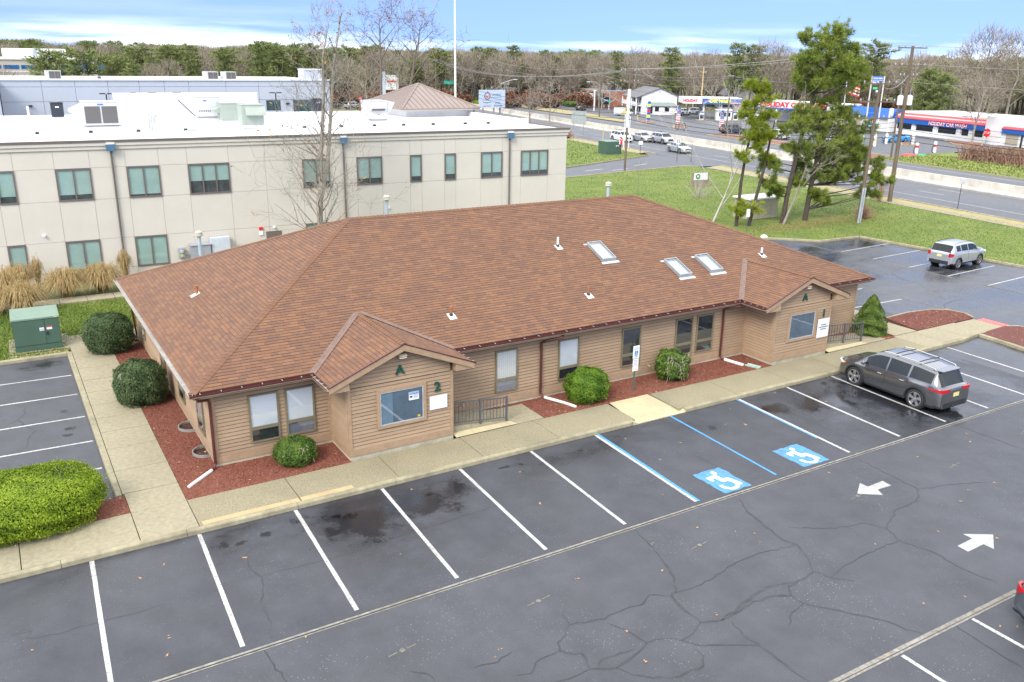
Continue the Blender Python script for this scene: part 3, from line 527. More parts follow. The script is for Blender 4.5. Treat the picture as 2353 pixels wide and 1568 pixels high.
WIDE = {'a': .075, 'b': .07, 'g': .06, 'h': .075, 'i': .07, 'l': .06, 'j': .05, 'p': .05, 'd': .04, 'f': .05, 'k': .045, 'A': .05, 'n': .06, 'G': .07}
for k, pts in CR.items():
    w = WIDE.get(k, 0.034); fine = []
    for p, q in zip(pts[:-1], pts[1:]):
        p = Vector((*p, 0)); q = Vector((*q, 0)); L = (q - p).length; d = (q - p) / L; nn = Vector((-d.y, d.x, 0)); s = max(2, int(L / 0.16))
        for i in range(s): fine.append(p.lerp(q, i / s) + nn * random.gauss(0, 0.022) * (i > 0))
    fine.append(Vector((*pts[-1], 0))); m = MB(); L_ = []; R_ = []
    for i, p in enumerate(fine):
        d = (fine[min(i + 1, len(fine) - 1)] - fine[max(0, i - 1)]).normalized(); nn = Vector((-d.y, d.x, 0)); e = min(1, .25 + 4 * min(i, len(fine) - 1 - i) / len(fine)); ww = w / 2 * random.uniform(.55, 1.3) * e
        L_.append(p + nn * ww + Vector((0, 0, .0045))); R_.append(p - nn * ww + Vector((0, 0, .0045)))
    for i in range(len(fine) - 1): m.poly([R_[i], R_[i + 1], L_[i + 1], L_[i]])
    m.build('crack', M_CRACK if w < .05 else M_CRACK2, lot2 if k in 'IJK' else lot)
# fallen leaves lying on the lot
n = 80; P = np.stack([rng.uniform(-3, 34, n), rng.uniform(-14, -0.2, n)], 1)
tri_cloud('fallen_leaves', np.concatenate([P, P + rng.normal(0, .03, P.shape)]), 0.008, 0.085, mt('dry_leaf', (0.36, 0.16, 0.06), 0.8, col2=(0.5, 0.32, 0.16), scale=2), up=0.12, parent=lot, aspect=0.7, flatn=1.2)
# ------------------------------------------------------------ the brown office building
M_SIDE = mt('stained_cedar_siding', (0.300, 0.208, 0.130), 0.75, scale=1.4, col2=(0.350, 0.248, 0.158), tint=0.09, stretch=(1, 1, 1.5), bump=0.15, bscale=50)
M_TRIM = mt('stained_trim', (0.33, 0.225, 0.14), 0.7, var=0.10, scale=4)
M_FOUND = mt('foundation_concrete', (0.42, 0.39, 0.29), 0.9, var=0.15, scale=3, dirt=0.4)
M_SHING = ramp_mat('brown_shingle', [(0, (0.122, 0.069, 0.051)), (0.3, (0.150, 0.079, 0.050)), (0.65, (0.176, 0.090, 0.052)), (0.9, (0.206, 0.105, 0.057)), (1.0, (0.17, 0.115, 0.088))], 0.75, nscale=0.9, nmix=0.30, fine=0.20, fscale=110, bump=0.4)
M_DECK = mt('roof_deck_painted_shadow', (0.062, 0.034, 0.025), 0.9)  # deck coloured dark; strips left between shingle courses stand in for shadow lines
M_GUT = mt('brown_gutter_metal', (0.085, 0.022, 0.020), 0.35, var=0.06)
M_GUTIN = mt('gutter_inside', (0.33, 0.29, 0.22), 0.7, var=0.2, scale=5)
M_GUTW = mt('pale_gutter_metal', (0.40, 0.375, 0.345), 0.5, var=0.12, scale=2, dirt=0.3)
M_BRONZE = mt('bronze_window_frame', (0.165, 0.145, 0.092), 0.45, var=0.1)
M_GLASS = glass_mat('window_glass', (0.97, 0.98, 0.98), 1.5, 0.09)
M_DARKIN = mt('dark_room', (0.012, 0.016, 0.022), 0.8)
M_BLIND = striped('white_blind', (0.66, 0.72, 0.78), (0.46, 0.52, 0.58), 2, 0.027, 0.5, 0.2)
M_VBLIND = striped('vertical_blind', (0.62, 0.64, 0.63), (0.38, 0.40, 0.40), 0, 0.085, 0.5, 0.14)
M_GREENL = mt('dark_green_letter', (0.006, 0.06, 0.045), 0.5)
M_COPPER = mt('copper_pipe', (0.36, 0.14, 0.055), 0.45, 0.3, var=0.15)
M_PVC = mt('white_pvc', (0.72, 0.70, 0.66), 0.4, var=0.06, scale=6, dirt=0.12)
M_FLASH = mt('flashing_metal', (0.55, 0.56, 0.57), 0.4, 0.4, var=0.12)
M_SKYG = glass_mat('skylight_glass', (0.85, 0.90, 0.90), 1.6, 0.12)
HE, HR = 2.90, 6.34; X0, X1, Y0, Y1, YM = 3.50, 35.50, 3.34, 19.56, 11.45; RX0, RX1 = 11.75, 26.85
WX0, WX1, WY0, WY1 = 4.1, 35.0, 3.75, 19.0
office = thing('office_building', 'single storey brown wood sided office with hipped brown shingle roof and two gabled porches', 'building', (19.5, 11.4, 0))
B2 = dict(x0=8.0, x1=11.8, c=9.9, e0=7.33, e1=12.47, ry=5.84); B1 = dict(x0=27.5, x1=31.1, c=29.25, e0=26.65, e1=31.85, ry=5.82)
YB = 2.1; YR = 1.80
# cores
def core(name, x0, y0, z0, x1, y1, z1, mat=M_TRIM): return MB().box(x0, y0, z0, x1, y1, z1).build(name, mat, office)
M_GAP = mt('siding_painted_shadow', (0.085, 0.05, 0.032), 0.85)  # wall core painted dark so the gaps read as shadow lines under boards
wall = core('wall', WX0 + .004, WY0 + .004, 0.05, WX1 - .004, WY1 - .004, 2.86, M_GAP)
core('foundation', WX0 - .008, WY0 - .008, -0.1, WX1 + .008, WY1 + .008, 0.215, M_FOUND)
EXP = 0.128
def board(wl_, a, b, z, nrm, tint, t1=0.026, h=EXP, name='siding_board'):
    """one wedge shaped clapboard from a to b (xy), butt edge proud along nrm"""
    a = Vector((a[0], a[1], z)); b = Vector((b[0], b[1], z)); n = Vector((nrm[0], nrm[1], 0)); up = Vector((0, 0, h - .021))
    prof = [a, a + n * t1, a + n * 0.006 + up, a + up]
    m = MB(); m.ext(prof, b - a, tint); return m.build(name, M_SIDE, wl_)
def cladding(wl_, a, b, nrm, z0=0.46, z1=2.80, trim_ends=(True, True), base=True):
    d = Vector((b[0] - a[0], b[1] - a[1])); L = d.length; d /= L
    z = z0
    while z < z1 - 0.02:
        aa = (a[0] + d.x * .1, a[1] + d.y * .1) if trim_ends[0] else a; bb = (b[0] - d.x * .1, b[1] - d.y * .1) if trim_ends[1] else b
        board(wl_, aa, bb, z, nrm, random.random(), h=min(EXP, z1 - z)); z += EXP
    n = Vector((nrm[0], nrm[1], 0)); A = Vector((a[0], a[1], 0)); Bq = Vector((b[0], b[1], 0)); D = Vector((d.x, d.y, 0))
    if base: MB().ext([A + Vector((0, 0, .22)), A + n * .03 + Vector((0, 0, .22)), A + n * .03 + Vector((0, 0, .455)), A + Vector((0, 0, .455))], Bq - A).build('skirt_board', M_TRIM, wl_)
    for e, s in ((A, 1), (Bq, -1)):
        if trim_ends[0 if s == 1 else 1]:
            MB().ext([e + Vector((0, 0, .457)), e + n * .036 + Vector((0, 0, .457)), e + n * .036 + D * s * .1 + Vector((0, 0, .457)), e + D * s * .1 + Vector((0, 0, .457))], (0, 0, z1 - .457)).build('corner_board', M_TRIM, wl_)
cladding(wall, (WX0, WY0), (B2['x0'], WY0), (0, -1)); cladding(wall, (B2['x1'], WY0), (B1['x0'], WY0), (0, -1)); cladding(wall, (B1['x1'], WY0), (WX1, WY0), (0, -1))
cladding(wall, (WX0, WY1), (WX0, WY0), (-1, 0)); cladding(wall, (WX1, WY0), (WX1, WY1), (1, 0))
# soffit
MB().box(X0 + .05, Y0 + .05, 2.70, X1 - .05, WY0, 2.74).build('soffit', M_TRIM, office); MB().box(X0 + .05, WY0, 2.70, WX0, Y1 - .05, 2.74).build('soffit', M_TRIM, office); MB().box(WX1, WY0, 2.70, X1 - .05, Y1 - .05, 2.74).build('soffit', M_TRIM, office)
# fascia
MB().box(X0 + .02, Y0 + .02, 2.66, B2['e0'], Y0 + .05, 2.885).build('fascia', M_TRIM, office); MB().box(B2['e1'], Y0 + .02, 2.66, B1['e0'], Y0 + .05, 2.885).build('fascia', M_TRIM, office); MB().box(B1['e1'], Y0 + .02, 2.66, X1 - .02, Y0 + .05, 2.885).build('fascia', M_TRIM, office)
MB().box(X0 + .02, Y0 + .06, 2.66, X0 + .05, Y1 - .02, 2.885).build('fascia', M_TRIM, office); MB().box(X1 - .05, Y0 + .06, 2.66, X1 - .02, Y1 - .02, 2.885).build('fascia', M_TRIM, office)
# roof deck planes
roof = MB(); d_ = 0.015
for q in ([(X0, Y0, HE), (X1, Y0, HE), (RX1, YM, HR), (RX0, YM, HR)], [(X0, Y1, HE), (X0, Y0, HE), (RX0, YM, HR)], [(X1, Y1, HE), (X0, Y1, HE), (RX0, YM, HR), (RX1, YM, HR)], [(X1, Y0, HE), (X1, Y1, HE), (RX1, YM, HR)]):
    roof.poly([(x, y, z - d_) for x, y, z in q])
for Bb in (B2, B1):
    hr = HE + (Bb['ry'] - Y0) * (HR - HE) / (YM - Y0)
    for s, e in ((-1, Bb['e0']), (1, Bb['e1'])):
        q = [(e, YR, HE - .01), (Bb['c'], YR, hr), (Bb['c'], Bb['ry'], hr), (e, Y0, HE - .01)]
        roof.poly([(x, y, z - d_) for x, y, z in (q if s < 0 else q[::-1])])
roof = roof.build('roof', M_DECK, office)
# shingles: every tab is geometry; the 300 that show largest are pieces of their own
tabs = []
def shingle_plane(o, u, v, poly, mask=None):
    """o origin at eave, u along eave, v up slope (unit); poly in (s,t) coords"""
    o = Vector(o); u = Vector(u).normalized(); v = Vector(v).normalized(); n = u.cross(v)
    P = np.array(poly); smax, tmax = P[:, 0].max(), P[:, 1].max(); smin = P[:, 0].min()
    def span(t):
        xs_ = []
        k = len(poly)
        for i in range(k):
            (s1, t1), (s2, t2) = poly[i], poly[(i + 1) % k]
            if (t1 - t) * (t2 - t) <= 0 and abs(t2 - t1) > 1e-9: xs_.append(s1 + (s2 - s1) * (t - t1) / (t2 - t1))
        return (min(xs_), max(xs_)) if len(xs_) >= 2 else None
    t = 0.0; E_ = 0.143; row = 0
    while t < tmax - 0.03:
        lo = span(min(t + 1e-4, tmax - 1e-3)); hi = span(min(t + E_, tmax - 1e-3))
        if lo is None or hi is None: break
        off = (row % 2) * 0.155 + random.uniform(0, .12); s = lo[0] - off % .31
        drop = 0
        while s < lo[1]:
            w = random.choice((.22, .3, .31, .33, .42)); a, b = max(s, lo[0]), min(s + w, lo[1])
            a2, b2 = max(s, hi[0]), min(s + w, hi[1])
            if b - a > .03:
                if b2 <= a2: a2 = b2 = min(max((a + b) / 2, hi[0]), hi[1])
                g = .0022; T = random.random(); th = random.uniform(.008, .016)
                p = lambda ss, tt, zz: o + u * ss + v * tt + n * zz
                if not (mask and mask(p((a + b) / 2, t + E_ / 2, 0))):
                    tabs.append(([p(a + g, t + .008, 0), p(b - g, t + .008, 0), p(a + g, t + .008, th), p(b - g, t + .008, th), p(b2 - g, min(t + E_, tmax), .003), p(a2 + g, min(t + E_, tmax), .003)], T))
            s += w
        t += E_; row += 1
kf = (HR - HE) / (YM - Y0); Lf = math.hypot(HR - HE, YM - Y0)
def over_bump(p):
    for Bb in (B2, B1):
        k = (p.y - Y0) / (Bb['ry'] - Y0)
        if p.y < Bb['ry'] and Bb['e0'] + (Bb['c'] - Bb['e0']) * k + .02 < p.x < Bb['e1'] + (Bb['c'] - Bb['e1']) * k - .02: return True
    return False
shingle_plane((X0, Y0, HE), (1, 0, 0), (0, YM - Y0, HR - HE), [(0, 0), (X1 - X0, 0), (RX1 - X0, Lf), (RX0 - X0, Lf)], over_bump)
Ll = math.hypot(HR - HE, RX0 - X0)
shingle_plane((X0, Y1, HE), (0, -1, 0), (RX0 - X0, 0, HR - HE), [(0, 0), (Y1 - Y0, 0), (Y1 - YM, Ll)])
for Bb in (B2, B1):
    hr = HE + (Bb['ry'] - Y0) * kf
    Lb = math.hypot(hr - HE, Bb['c'] - Bb['e0']); dy = Bb['ry'] - YR
    shingle_plane((Bb['e0'], Bb['ry'], HE - .01), (0, -1, 0), (Bb['c'] - Bb['e0'], 0, hr - HE), [(Bb['ry'] - Y0, 0), (dy, 0), (dy, Lb), (0, Lb)])
    shingle_plane((Bb['e1'], YR, HE - .01), (0, 1, 0), (Bb['c'] - Bb['e1'], 0, hr - HE), [(0, 0), (Y0 - YR, 0), (dy, Lb), (0, Lb)])
camv = Vector((-0.87, -22.57, 12.77))
tabs.sort(key=lambda q: (q[0][0] - camv).length)
FS = [(0, 1, 3, 2), (2, 3, 4, 5), (1, 4, 3), (0, 2, 5)]
for vs, T in tabs[:300]: MB().add(vs, FS, T).build('shingle', M_SHING, roof)
rest = MB()
for vs, T in tabs[300:]: rest.add(vs, FS, T)
rest.build('shingle_field', M_SHING, roof, kind='stuff')
# hip, ridge caps
def caps(p, q, w, n1, n2, name='cap_shingle', step=0.19):
    p, q = Vector(p), Vector(q); L = (q - p).length; d = (q - p) / L; n1, n2 = Vector(n1), Vector(n2); k = int(L / step); up = Vector((0, 0, 1))
    for i in range(k):
        a = p + d * (L * i / k - .02); b = p + d * (L * (i + 1) / k + .03)
        m = MB(); m.add([a + up * .045, a + n1 * w + up * .03, b + n1 * w + up * .012, b + up * .026, b + n2 * w + up * .012, a + n2 * w + up * .03, a + up * .01, a + n1 * w, a + n2 * w], [(0, 3, 2, 1), (0, 5, 4, 3), (6, 0, 1, 7), (8, 5, 0, 6)], random.uniform(.25, .8))
        m.build(name, M_SHING, roof)
sl = Vector((0, -(YM - Y0), -(HR - HE))).normalized(); sll = Vector((-(RX0 - X0), 0, -(HR - HE))).normalized()
def perp(nplane_dir_a, hipdir):  # direction in plane perpendicular to hip
    h = Vector(hipdir).normalized(); v = Vector(nplane_dir_a); return (v - h * v.dot(h)).normalized()
hip = Vector((RX0 - X0, YM - Y0, HR - HE))
caps((X0, Y0, HE), (RX0, YM, HR), 0.15, perp((1, 0, 0), hip), perp((0, 1, 0), hip))
caps((RX0, YM, HR), (RX1, YM, HR), 0.15, sl, Vector((0, -sl.y, sl.z)))
hipr = Vector((RX1 - X1, YM - Y0, HR - HE)); caps((X1, Y0, HE), (RX1, YM, HR), 0.14, perp((-1, 0, 0), hipr), perp((0, 1, 0), hipr))
hipb = Vector((RX0 - X0, YM - Y1, HR - HE)); caps((X0, Y1, HE), (RX0, YM, HR), 0.14, perp((0, -1, 0), hipb), perp((1, 0, 0), hipb))
for Bb in (B2, B1):
    hr = HE + (Bb['ry'] - Y0) * kf; sL = Vector((Bb['e0'] - Bb['c'], 0, HE - hr)).normalized(); caps((Bb['c'], YR, hr), (Bb['c'], Bb['ry'], hr), 0.13, sL, Vector((-sL.x, 0, sL.z)))
M_VAL = mt('valley_lining', (0.155, 0.10, 0.08), .7, var=.15, scale=6)
for Bb in (B2, B1):
    hr = HE + (Bb['ry'] - Y0) * kf
    for s, e in ((1, Bb['e0']), (-1, Bb['e1'])):
        a, b = Vector((e, Y0, HE + .02)), Vector((Bb['c'], Bb['ry'], hr + .03)); w = .17
        MB().add([a, b, b + Vector((-s * w, 0, 0)), a + Vector((-s * w, 0, 0)), b + Vector((0, -w, 0)), a + Vector((0, -w, 0))], [(0, 1, 2, 3), (0, 5, 4, 1)]).build('valley_lining', M_VAL, roof)
# ---- gutters
def gutter(p, q, out, mat, name='gutter', hang=0.62, inner=M_GUTIN):
    p, q, out = Vector(p), Vector(q), Vector(out); d = q - p; up = Vector((0, 0, 1)); w, h = .125, .115
    m = MB()
    prof = [out * .0 + up * 0, out * w * .62 + up * 0, out * w + up * h * .55, out * w + up * h, out * (w - .012) + up * h, out * (w - .014) + up * h * .6, out * w * .6 + up * .014, out * .012 + up * .014, out * .012 + up * (h + .02), up * (h + .02)]
    m.ext([p + x for x in prof], d); g = m.build(name, mat, office)
    MB().ext([p + x for x in (out * .014 + up * .02, out * (w - .02) + up * .02, out * (w - .02) + up * .05, out * .014 + up * .05)], d).build('gutter_silt', inner, g)
    L = d.length; k = max(1, int(L / hang))
    for i in range(k):
        a = p + d * ((i + .5) / k); MB().obox(a + out * .06 + up * (h + .004), .02 if abs(out.y) > .5 else .14, .14 if abs(out.y) > .5 else .02, .008).build('gutter_hanger', M_FLASH, g)
    return g
gz = 2.745
gutter((X0 - .09, Y0 + .015, gz), (B2['e0'] - .1, Y0 + .015, gz), (0, -1, 0), M_GUT); gutter((B2['e1'] + .1, Y0 + .015, gz), (B1['e0'] - .1, Y0 + .015, gz), (0, -1, 0), M_GUT); gutter((B1['e1'] + .1, Y0 + .015, gz), (X1 + .1, Y0 + .015, gz), (0, -1, 0), M_GUT)
gutter((X0 + .015, Y1, gz + .03), (X0 + .015, Y0 - .09, gz + .03), (-1, 0, 0), M_GUTW, inner=M_GUTW, hang=1.9)
for Bb in (B2, B1):
    gutter((Bb['e0'] + .015, Y0 - .1, gz), (Bb['e0'] + .015, YR + .02, gz), (-1, 0, 0), M_GUT, hang=.35); gutter((Bb['e1'] - .015, Y0 - .1, gz), (Bb['e1'] - .015, YR + .02, gz), (1, 0, 0), M_GUT, hang=.35)
def downspout(path, mat=M_GUT, r=.048): return MB().tube(path, r, 8).build('downspout', mat, office, smooth=False)
downspout([(3.62, 3.28, 2.74), (3.66, 3.35, 2.62), (4.0, 3.62, 2.50), (4.05, 3.66, 2.38), (4.05, 3.66, 0.28), (3.98, 3.58, 0.17), (3.85, 3.45, .14)])
MB().tube([(3.88, 3.48, .16), (3.02, 2.72, .14)], .058, 12).build('drain_pipe', M_PVC, office)
downspout([(17.2, 3.30, 2.74), (17.2, 3.32, 2.62), (16.55, 3.55, 2.50), (16.45, 3.66, 2.42), (16.45, 3.66, .34), (16.5, 3.56, .22), (16.58, 3.46, .18)])
MB().tube([(16.55, 3.5, .2), (16.95, 2.75, .17), (17.15, 2.2, .15)], .058, 12).build('drain_pipe', M_PVC, office)
downspout([(26.6, 3.28, 2.74), (26.6, 3.3, 2.62), (26.1, 3.56, 2.52), (26.0, 3.66, 2.44), (26.0, 3.66, .3), (26.05, 3.55, .2), (26.1, 3.4, .16)])
MB().tube([(26.1, 3.45, .18), (26.35, 2.55, .15)], .07, 12).build('drain_pipe', M_PVC, office)
downspout([(3.62, 19.2, 2.74), (3.9, 19.05, 2.5), (4.02, 19.05, .3), (3.9, 18.9, .16)]); MB().tube([(3.9, 18.9, .16), (3.4, 18.3, .14)], .06, 10).build('drain_pipe', M_PVC, office)
spl = thing('splash_block', 'pale green plastic splash block lying on the red mulch', 'splash block', (26.6, 2.3, .12), -.3)
MB().obox((26.62, 2.25, .125), .26, .62, .03, .3).obox((26.5, 2.22, .155), .03, .6, .04, .3).obox((26.74, 2.28, .155), .03, .6, .04, .3).build('tray', mt('pale_green_plastic', (0.32, 0.45, 0.38), .5, var=.1), spl)
# ---- porches
def porch(Bb, letter_x, num, win, sign, signtext):
    x0, x1, c = Bb['x0'], Bb['x1'], Bb['c']; hr = HE + (Bb['ry'] - Y0) * kf; k = (hr - HE) / (c - Bb['e0'])
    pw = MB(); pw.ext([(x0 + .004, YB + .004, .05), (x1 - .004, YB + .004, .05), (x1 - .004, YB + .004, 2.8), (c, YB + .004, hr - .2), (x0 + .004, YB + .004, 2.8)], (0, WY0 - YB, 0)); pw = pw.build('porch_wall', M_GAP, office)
    MB().box(x0 - .01, YB - .01, -.1, x1 + .01, WY0 - .02, .215).build('porch_foundation', M_FOUND, office)
    cladding(pw, (x0, YB), (x1, YB), (0, -1), z1=2.62)
    z = .46 + EXP * math.ceil((2.62 - .46) / EXP - .01)
    while z < hr - .30:
        hb, ht = min((hr - .16 - z) / k, (x1 - x0) / 2 - .1), min((hr - .16 - (z + EXP - .017)) / k, (x1 - x0) / 2 - .1)
        if hb > .1: MB().add([(c - hb, YB, z), (c + hb, YB, z), (c - hb, YB - .026, z), (c + hb, YB - .026, z), (c + max(ht, 0), YB - .006, z + EXP - .017), (c - max(ht, 0), YB - .006, z + EXP - .017)], [(0, 1, 3, 2), (2, 3, 4, 5)], random.random()).build('siding_board', M_SIDE, pw)
        z += EXP
    cladding(pw, (x0, WY0), (x0, YB), (-1, 0), z1=2.72); cladding(pw, (x1, YB), (x1, WY0), (1, 0), z1=2.72)
    # rake boards and drip edge
    for s, e in ((-1, Bb['e0']), (1, Bb['e1'])):
        top0 = Vector((c, YR, hr - .03)); top1 = Vector((e + s * .02, YR, HE - .045)); dv = Vector((0, 0, -.21))
        MB().ext([top0, top1, top1 + dv * .9, top0 + dv * 1.05], (0, .035, 0)).build('rake_board', M_TRIM, office)
        MB().ext([top0 + Vector((0, -.02, .03)), top1 + Vector((s * .03, -.02, .03)), top1 + Vector((s * .03, -.02, 0)), top0 + Vector((0, -.02, 0))], (0, .07, 0)).build('drip_edge', M_GUT, office)
        # eave return boxes
        xa, xb = (e + .06, x0 + .0) if s < 0 else (x1, e - .06)
        MB().ext([(xa, YR + .04, 2.66), (xb, YR + .04, 2.66 - .0), (xb, YR + .04, 2.70 + (abs(xb - e)) * k), (xa, YR + .04, 2.70 + abs(xa - e) * k)], (0, YB - YR, 0)).build('eave_return', M_TRIM, office)
        MB().box(min(xa, xb), YB, 2.66, max(xa, xb), WY0, 2.70).build('soffit', M_TRIM, office)
    MB().ext([(Bb['e0'] + .1, YR + .04, HE - .07), (c, YR + .04, hr - .05), (Bb['e1'] - .1, YR + .04, HE - .07), (c, YR + .04, hr - .13)], (0, YB - YR, 0)).build('rake_soffit', M_TRIM, office)
    # big window
    a, b, za, zb = win; w = bpy.data.objects.new('picture_window', None); COL.objects.link(w); w.location = ((a + b) / 2, YB, za); w.parent = office; w.matrix_parent_inverse = pmat(office).inverted()
    t = .11
    for bx in ((a - t, za - t, b + t, za), (a - t, zb, b + t, zb + t), (a - t, za + .001, a, zb - .001), (b, za + .001, b + t, zb - .001)):
        MB().box(bx[0], YB - .065, bx[1], bx[2], YB + .0, bx[3]).build('trim', M_TRIM, w)
    MB().box(a, YB - .03, za, b, YB - .02, zb).build('dark_interior', mt_int, w)
    for bx in ((a, za, b, za + .03), (a, zb - .03, b, zb), (a, za + .03, a + .03, zb - .03), (b - .03, za + .03, b, zb - .03)): MB().box(bx[0], YB - .058, bx[1], bx[2], YB - .031, bx[3]).build('sash', mt_sash, w)
    MB().poly([(a + .03, YB - .045, za + .03), (b - .03, YB - .045, za + .03), (b - .03, YB - .045, zb - .03), (a + .03, YB - .045, zb - .03)]).build('pane', M_GLASS2, w)
    # wall lamp
    lp = MB(); zc = hr - .48
    lp.ext([(c - .14, YB - .03, zc - .06), (c - .14, YB - .20, zc - .04), (c - .14, YB - .22, zc + .02), (c - .14, YB - .15, zc + .08), (c - .14, YB - .03, zc + .08)], (.28, 0, 0)); lo = lp.build('wall_lamp', mt_lampcase, office, bevel=.01)
    MB().ext([(c - .12, YB - .05, zc - .075), (c - .12, YB - .205, zc - .055), (c - .12, YB - .19, zc - .035), (c - .12, YB - .05, zc - .055)], (.24, 0, 0)).build('lens', mt_lens, lo)
    text('A', .44, (letter_x, YB - .045, 2.98), 0, M_GREENL, office, .02, 'letter', bold=.03); text(num, .46, (Bb['numx'], YB - .045, 2.13 if num == '2' else 2.06), 0, M_GREENL, office, .02, 'house_number', bold=.03)
    a, b, za, zb = sign; sg = MB().box(a, YB - .06, za, b, YB - .04, zb).build('sign_board', mt_sign, office)
    return w, sg
mt_int = mt('room_painted_reflection', (0.10, 0.15, 0.19), 0.8, var=.3, scale=1.2); mt_sash = mt('grey_sash', (0.36, 0.40, 0.42), .4); mt_lampcase = mt('tan_lamp_case', (0.42, 0.34, 0.26), .5); mt_lens = mt('lamp_lens', (0.7, 0.72, 0.70), .2); mt_sign = mt('white_sign_board', (0.74, 0.74, 0.79), .35, var=.03)  # porch window room colour is bluish to paint in the glass reflection
M_GLASS2 = glass_mat('picture_window_glass', (0.75, 0.85, 0.9), 1.9, 0.14)
B2['numx'] = 11.2; B1['numx'] = 30.62
w2, s2 = porch(B2, 9.84, '2', (9.1, 10.66, 1.13, 2.29), (10.9, 11.56, 1.33, 1.82), None)
w1, s1 = porch(B1, 29.25, '1', (28.46, 30.03, 1.12, 2.25), (30.3, 31.05, .93, 1.81), None)
mt_blue = mt('sticker_blue', (0.03, 0.16, 0.42), .4); mt_black = mt('print_black', (0.02, 0.02, 0.02), .5); mt_wst = mt('sticker_white', (0.72, 0.74, 0.76), .4, var=.02)
nt_ = MB().box(10.13, YB - .052, 1.84, 10.5, YB - .048, 2.13).build('notice_sticker', mt_wst, w2)
MB().box(10.14, YB - .054, 2.03, 10.49, YB - .0525, 2.12).build('sticker_band', mt_blue, nt_); text('NOTICE', .10, (10.315, YB - .0555, 2.075), 0, mt_wst, nt_, .0005)
MB().box(10.16, YB - .054, 1.93, 10.26, YB - .0525, 1.99).build('sticker_print', mt_black, nt_)
for z in (1.99, 1.95, 1.91): MB().box(10.30, YB - .054, z, 10.46, YB - .0525, z + .012).build('sticker_print', mt_black, nt_)
MB().box(10.44, YB - .052, 1.2, 10.54, YB - .048, 1.26).build('yellow_sticker', mt('sticker_yellow', (.55, .42, .03), .4), w2); MB().lathe([(.035, 0), (.035, .003)], (9.18, YB - .052, 1.19), 12, axis='Y').build('blue_sticker', mt_blue, w2)
M_GREYT = mt('grey_lettering', (0.10, 0.16, 0.15), .5)
for z, hw in ((1.50, .18), (1.40, .31), (1.30, .2)): MB().box(30.68 - hw, YB - .064, z, 30.68 + hw, YB - .061, z + .045).build('print_line', M_GREYT, s1)
# interior behind the left picture window: a pale door
MB().box(9.14, YB - .0335, 1.17, 9.55, YB - .031, 2.22).build('inner_door', mt('inner_door_blue', (.22, .33, .40), .6), w2)
# ---- main windows
def window(wx, wy, z0, w, h, nrm='-y', blind=None, lower=None, split=.305):
    """bronze two light window centred at wx on a wall facing -y or -x"""
    e = bpy.data.objects.new('window', None); COL.objects.link(e); e.parent = office; e.matrix_parent_inverse = pmat(office).inverted()
    def bx(u0, z0_, u1, z1_, d0, d1, name, mat):
        if nrm == '-y': return MB().box(wx + u0, wy - d1, z0_, wx + u1, wy - d0, z1_).build(name, mat, e)
        return MB().box(wx - d1, wy + u0, z0_, wx - d0, wy + u1, z1_).build(name, mat, e)
    f = .055; a, b = -w / 2, w / 2; zs = z0 + h * split
    bx(a, z0, b, z0 + f, .0, .075, 'frame', M_BRONZE); bx(a, z0 + h - f, b, z0 + h, .0, .075, 'frame', M_BRONZE); bx(a, z0 + f, a + f, z0 + h - f, .0, .075, 'frame', M_BRONZE); bx(b - f, z0 + f, b, z0 + h - f, .0, .075, 'frame', M_BRONZE)
    bx(a + f, zs - .06, b - f, zs + .05, .0, .085, 'mullion', M_BRONZE)
    bx(a + f, z0 + f, b - f, z0 + h - f, .028, .032, 'dark_interior', M_DARKIN)
    if blind: bx(a + f, zs + .05, b - f, z0 + h - f, .034, .038, 'blind', blind)
    if lower: bx(a + f, z0 + f, b - f, zs - .06, .034, .038, 'blind', lower)
    def pane(z0_, z1_):
        if nrm == '-y': MB().poly([(wx + a + f, wy - .055, z0_), (wx + b - f, wy - .055, z0_), (wx + b - f, wy - .055, z1_), (wx + a + f, wy - .055, z1_)]).build('pane', M_GLASS, e)
        else: MB().poly([(wx - .055, wy + b - f, z0_), (wx - .055, wy + a + f, z0_), (wx - .055, wy + a + f, z1_), (wx - .055, wy + b - f, z1_)]).build('pane', M_GLASS, e)
    pane(z0 + f, zs - .06); pane(zs + .05, z0 + h - f); return e
greyb = striped('grey_blind', (0.20, 0.22, 0.27), (0.10, 0.11, 0.14), 2, 0.03, .6, .3)
for wx, bl, lo in ((5.73, M_BLIND, None), (6.93, M_BLIND, greyb), (14.92, M_VBLIND, mt('lower_blind', (.22, .24, .28), .6)), (17.77, mt('white_shade', (.62, .66, .70), .6, var=.02), None), (20.9, None, None), (23.78, None, None), (24.98, None, None), (31.75, None, None)):
    window(wx, WY0, .70, .97, 1.67, '-y', bl, lo)
for wy in (17.0, 12.2, 8.6, 5.4): window(WX0, wy, .70, .97, 1.67, '-x', M_BLIND, None)
# utility bits on the wall
for x in (13.0, 21.9): MB().tube([(x, WY0 - .02, .55), (x, WY0 - .12, .55), (x, WY0 - .14, .5)], .025, 6).build('hose_tap', M_FOUND, office)
# window wells
M_GALV = mt('galvanised', (0.42, 0.42, 0.40), .45, .6, var=.15)
for i, y in enumerate((7.35, 5.0)):
    m = MB(); n = 14
    for s in range(n):
        a0, a1 = math.pi / 2 + math.pi * s / n, math.pi / 2 + math.pi * (s + 1) / n
        for r0, r1 in ((.48, .445),):
            m.add([(4.08 + r * math.cos(a), y + r * .95 * math.sin(a), z) for a in (a0, a1) for r in (r0, r1) for z in (.02, .22)], [(0, 1, 5, 4), (2, 6, 7, 3), (1, 3, 7, 5)])
    wl_ = m.build('window_well', M_GALV, office); MB().lathe([(.42, .125), (.41, .127)], (4.0, y, 0), 14).build('well_floor', mt_black, wl_)
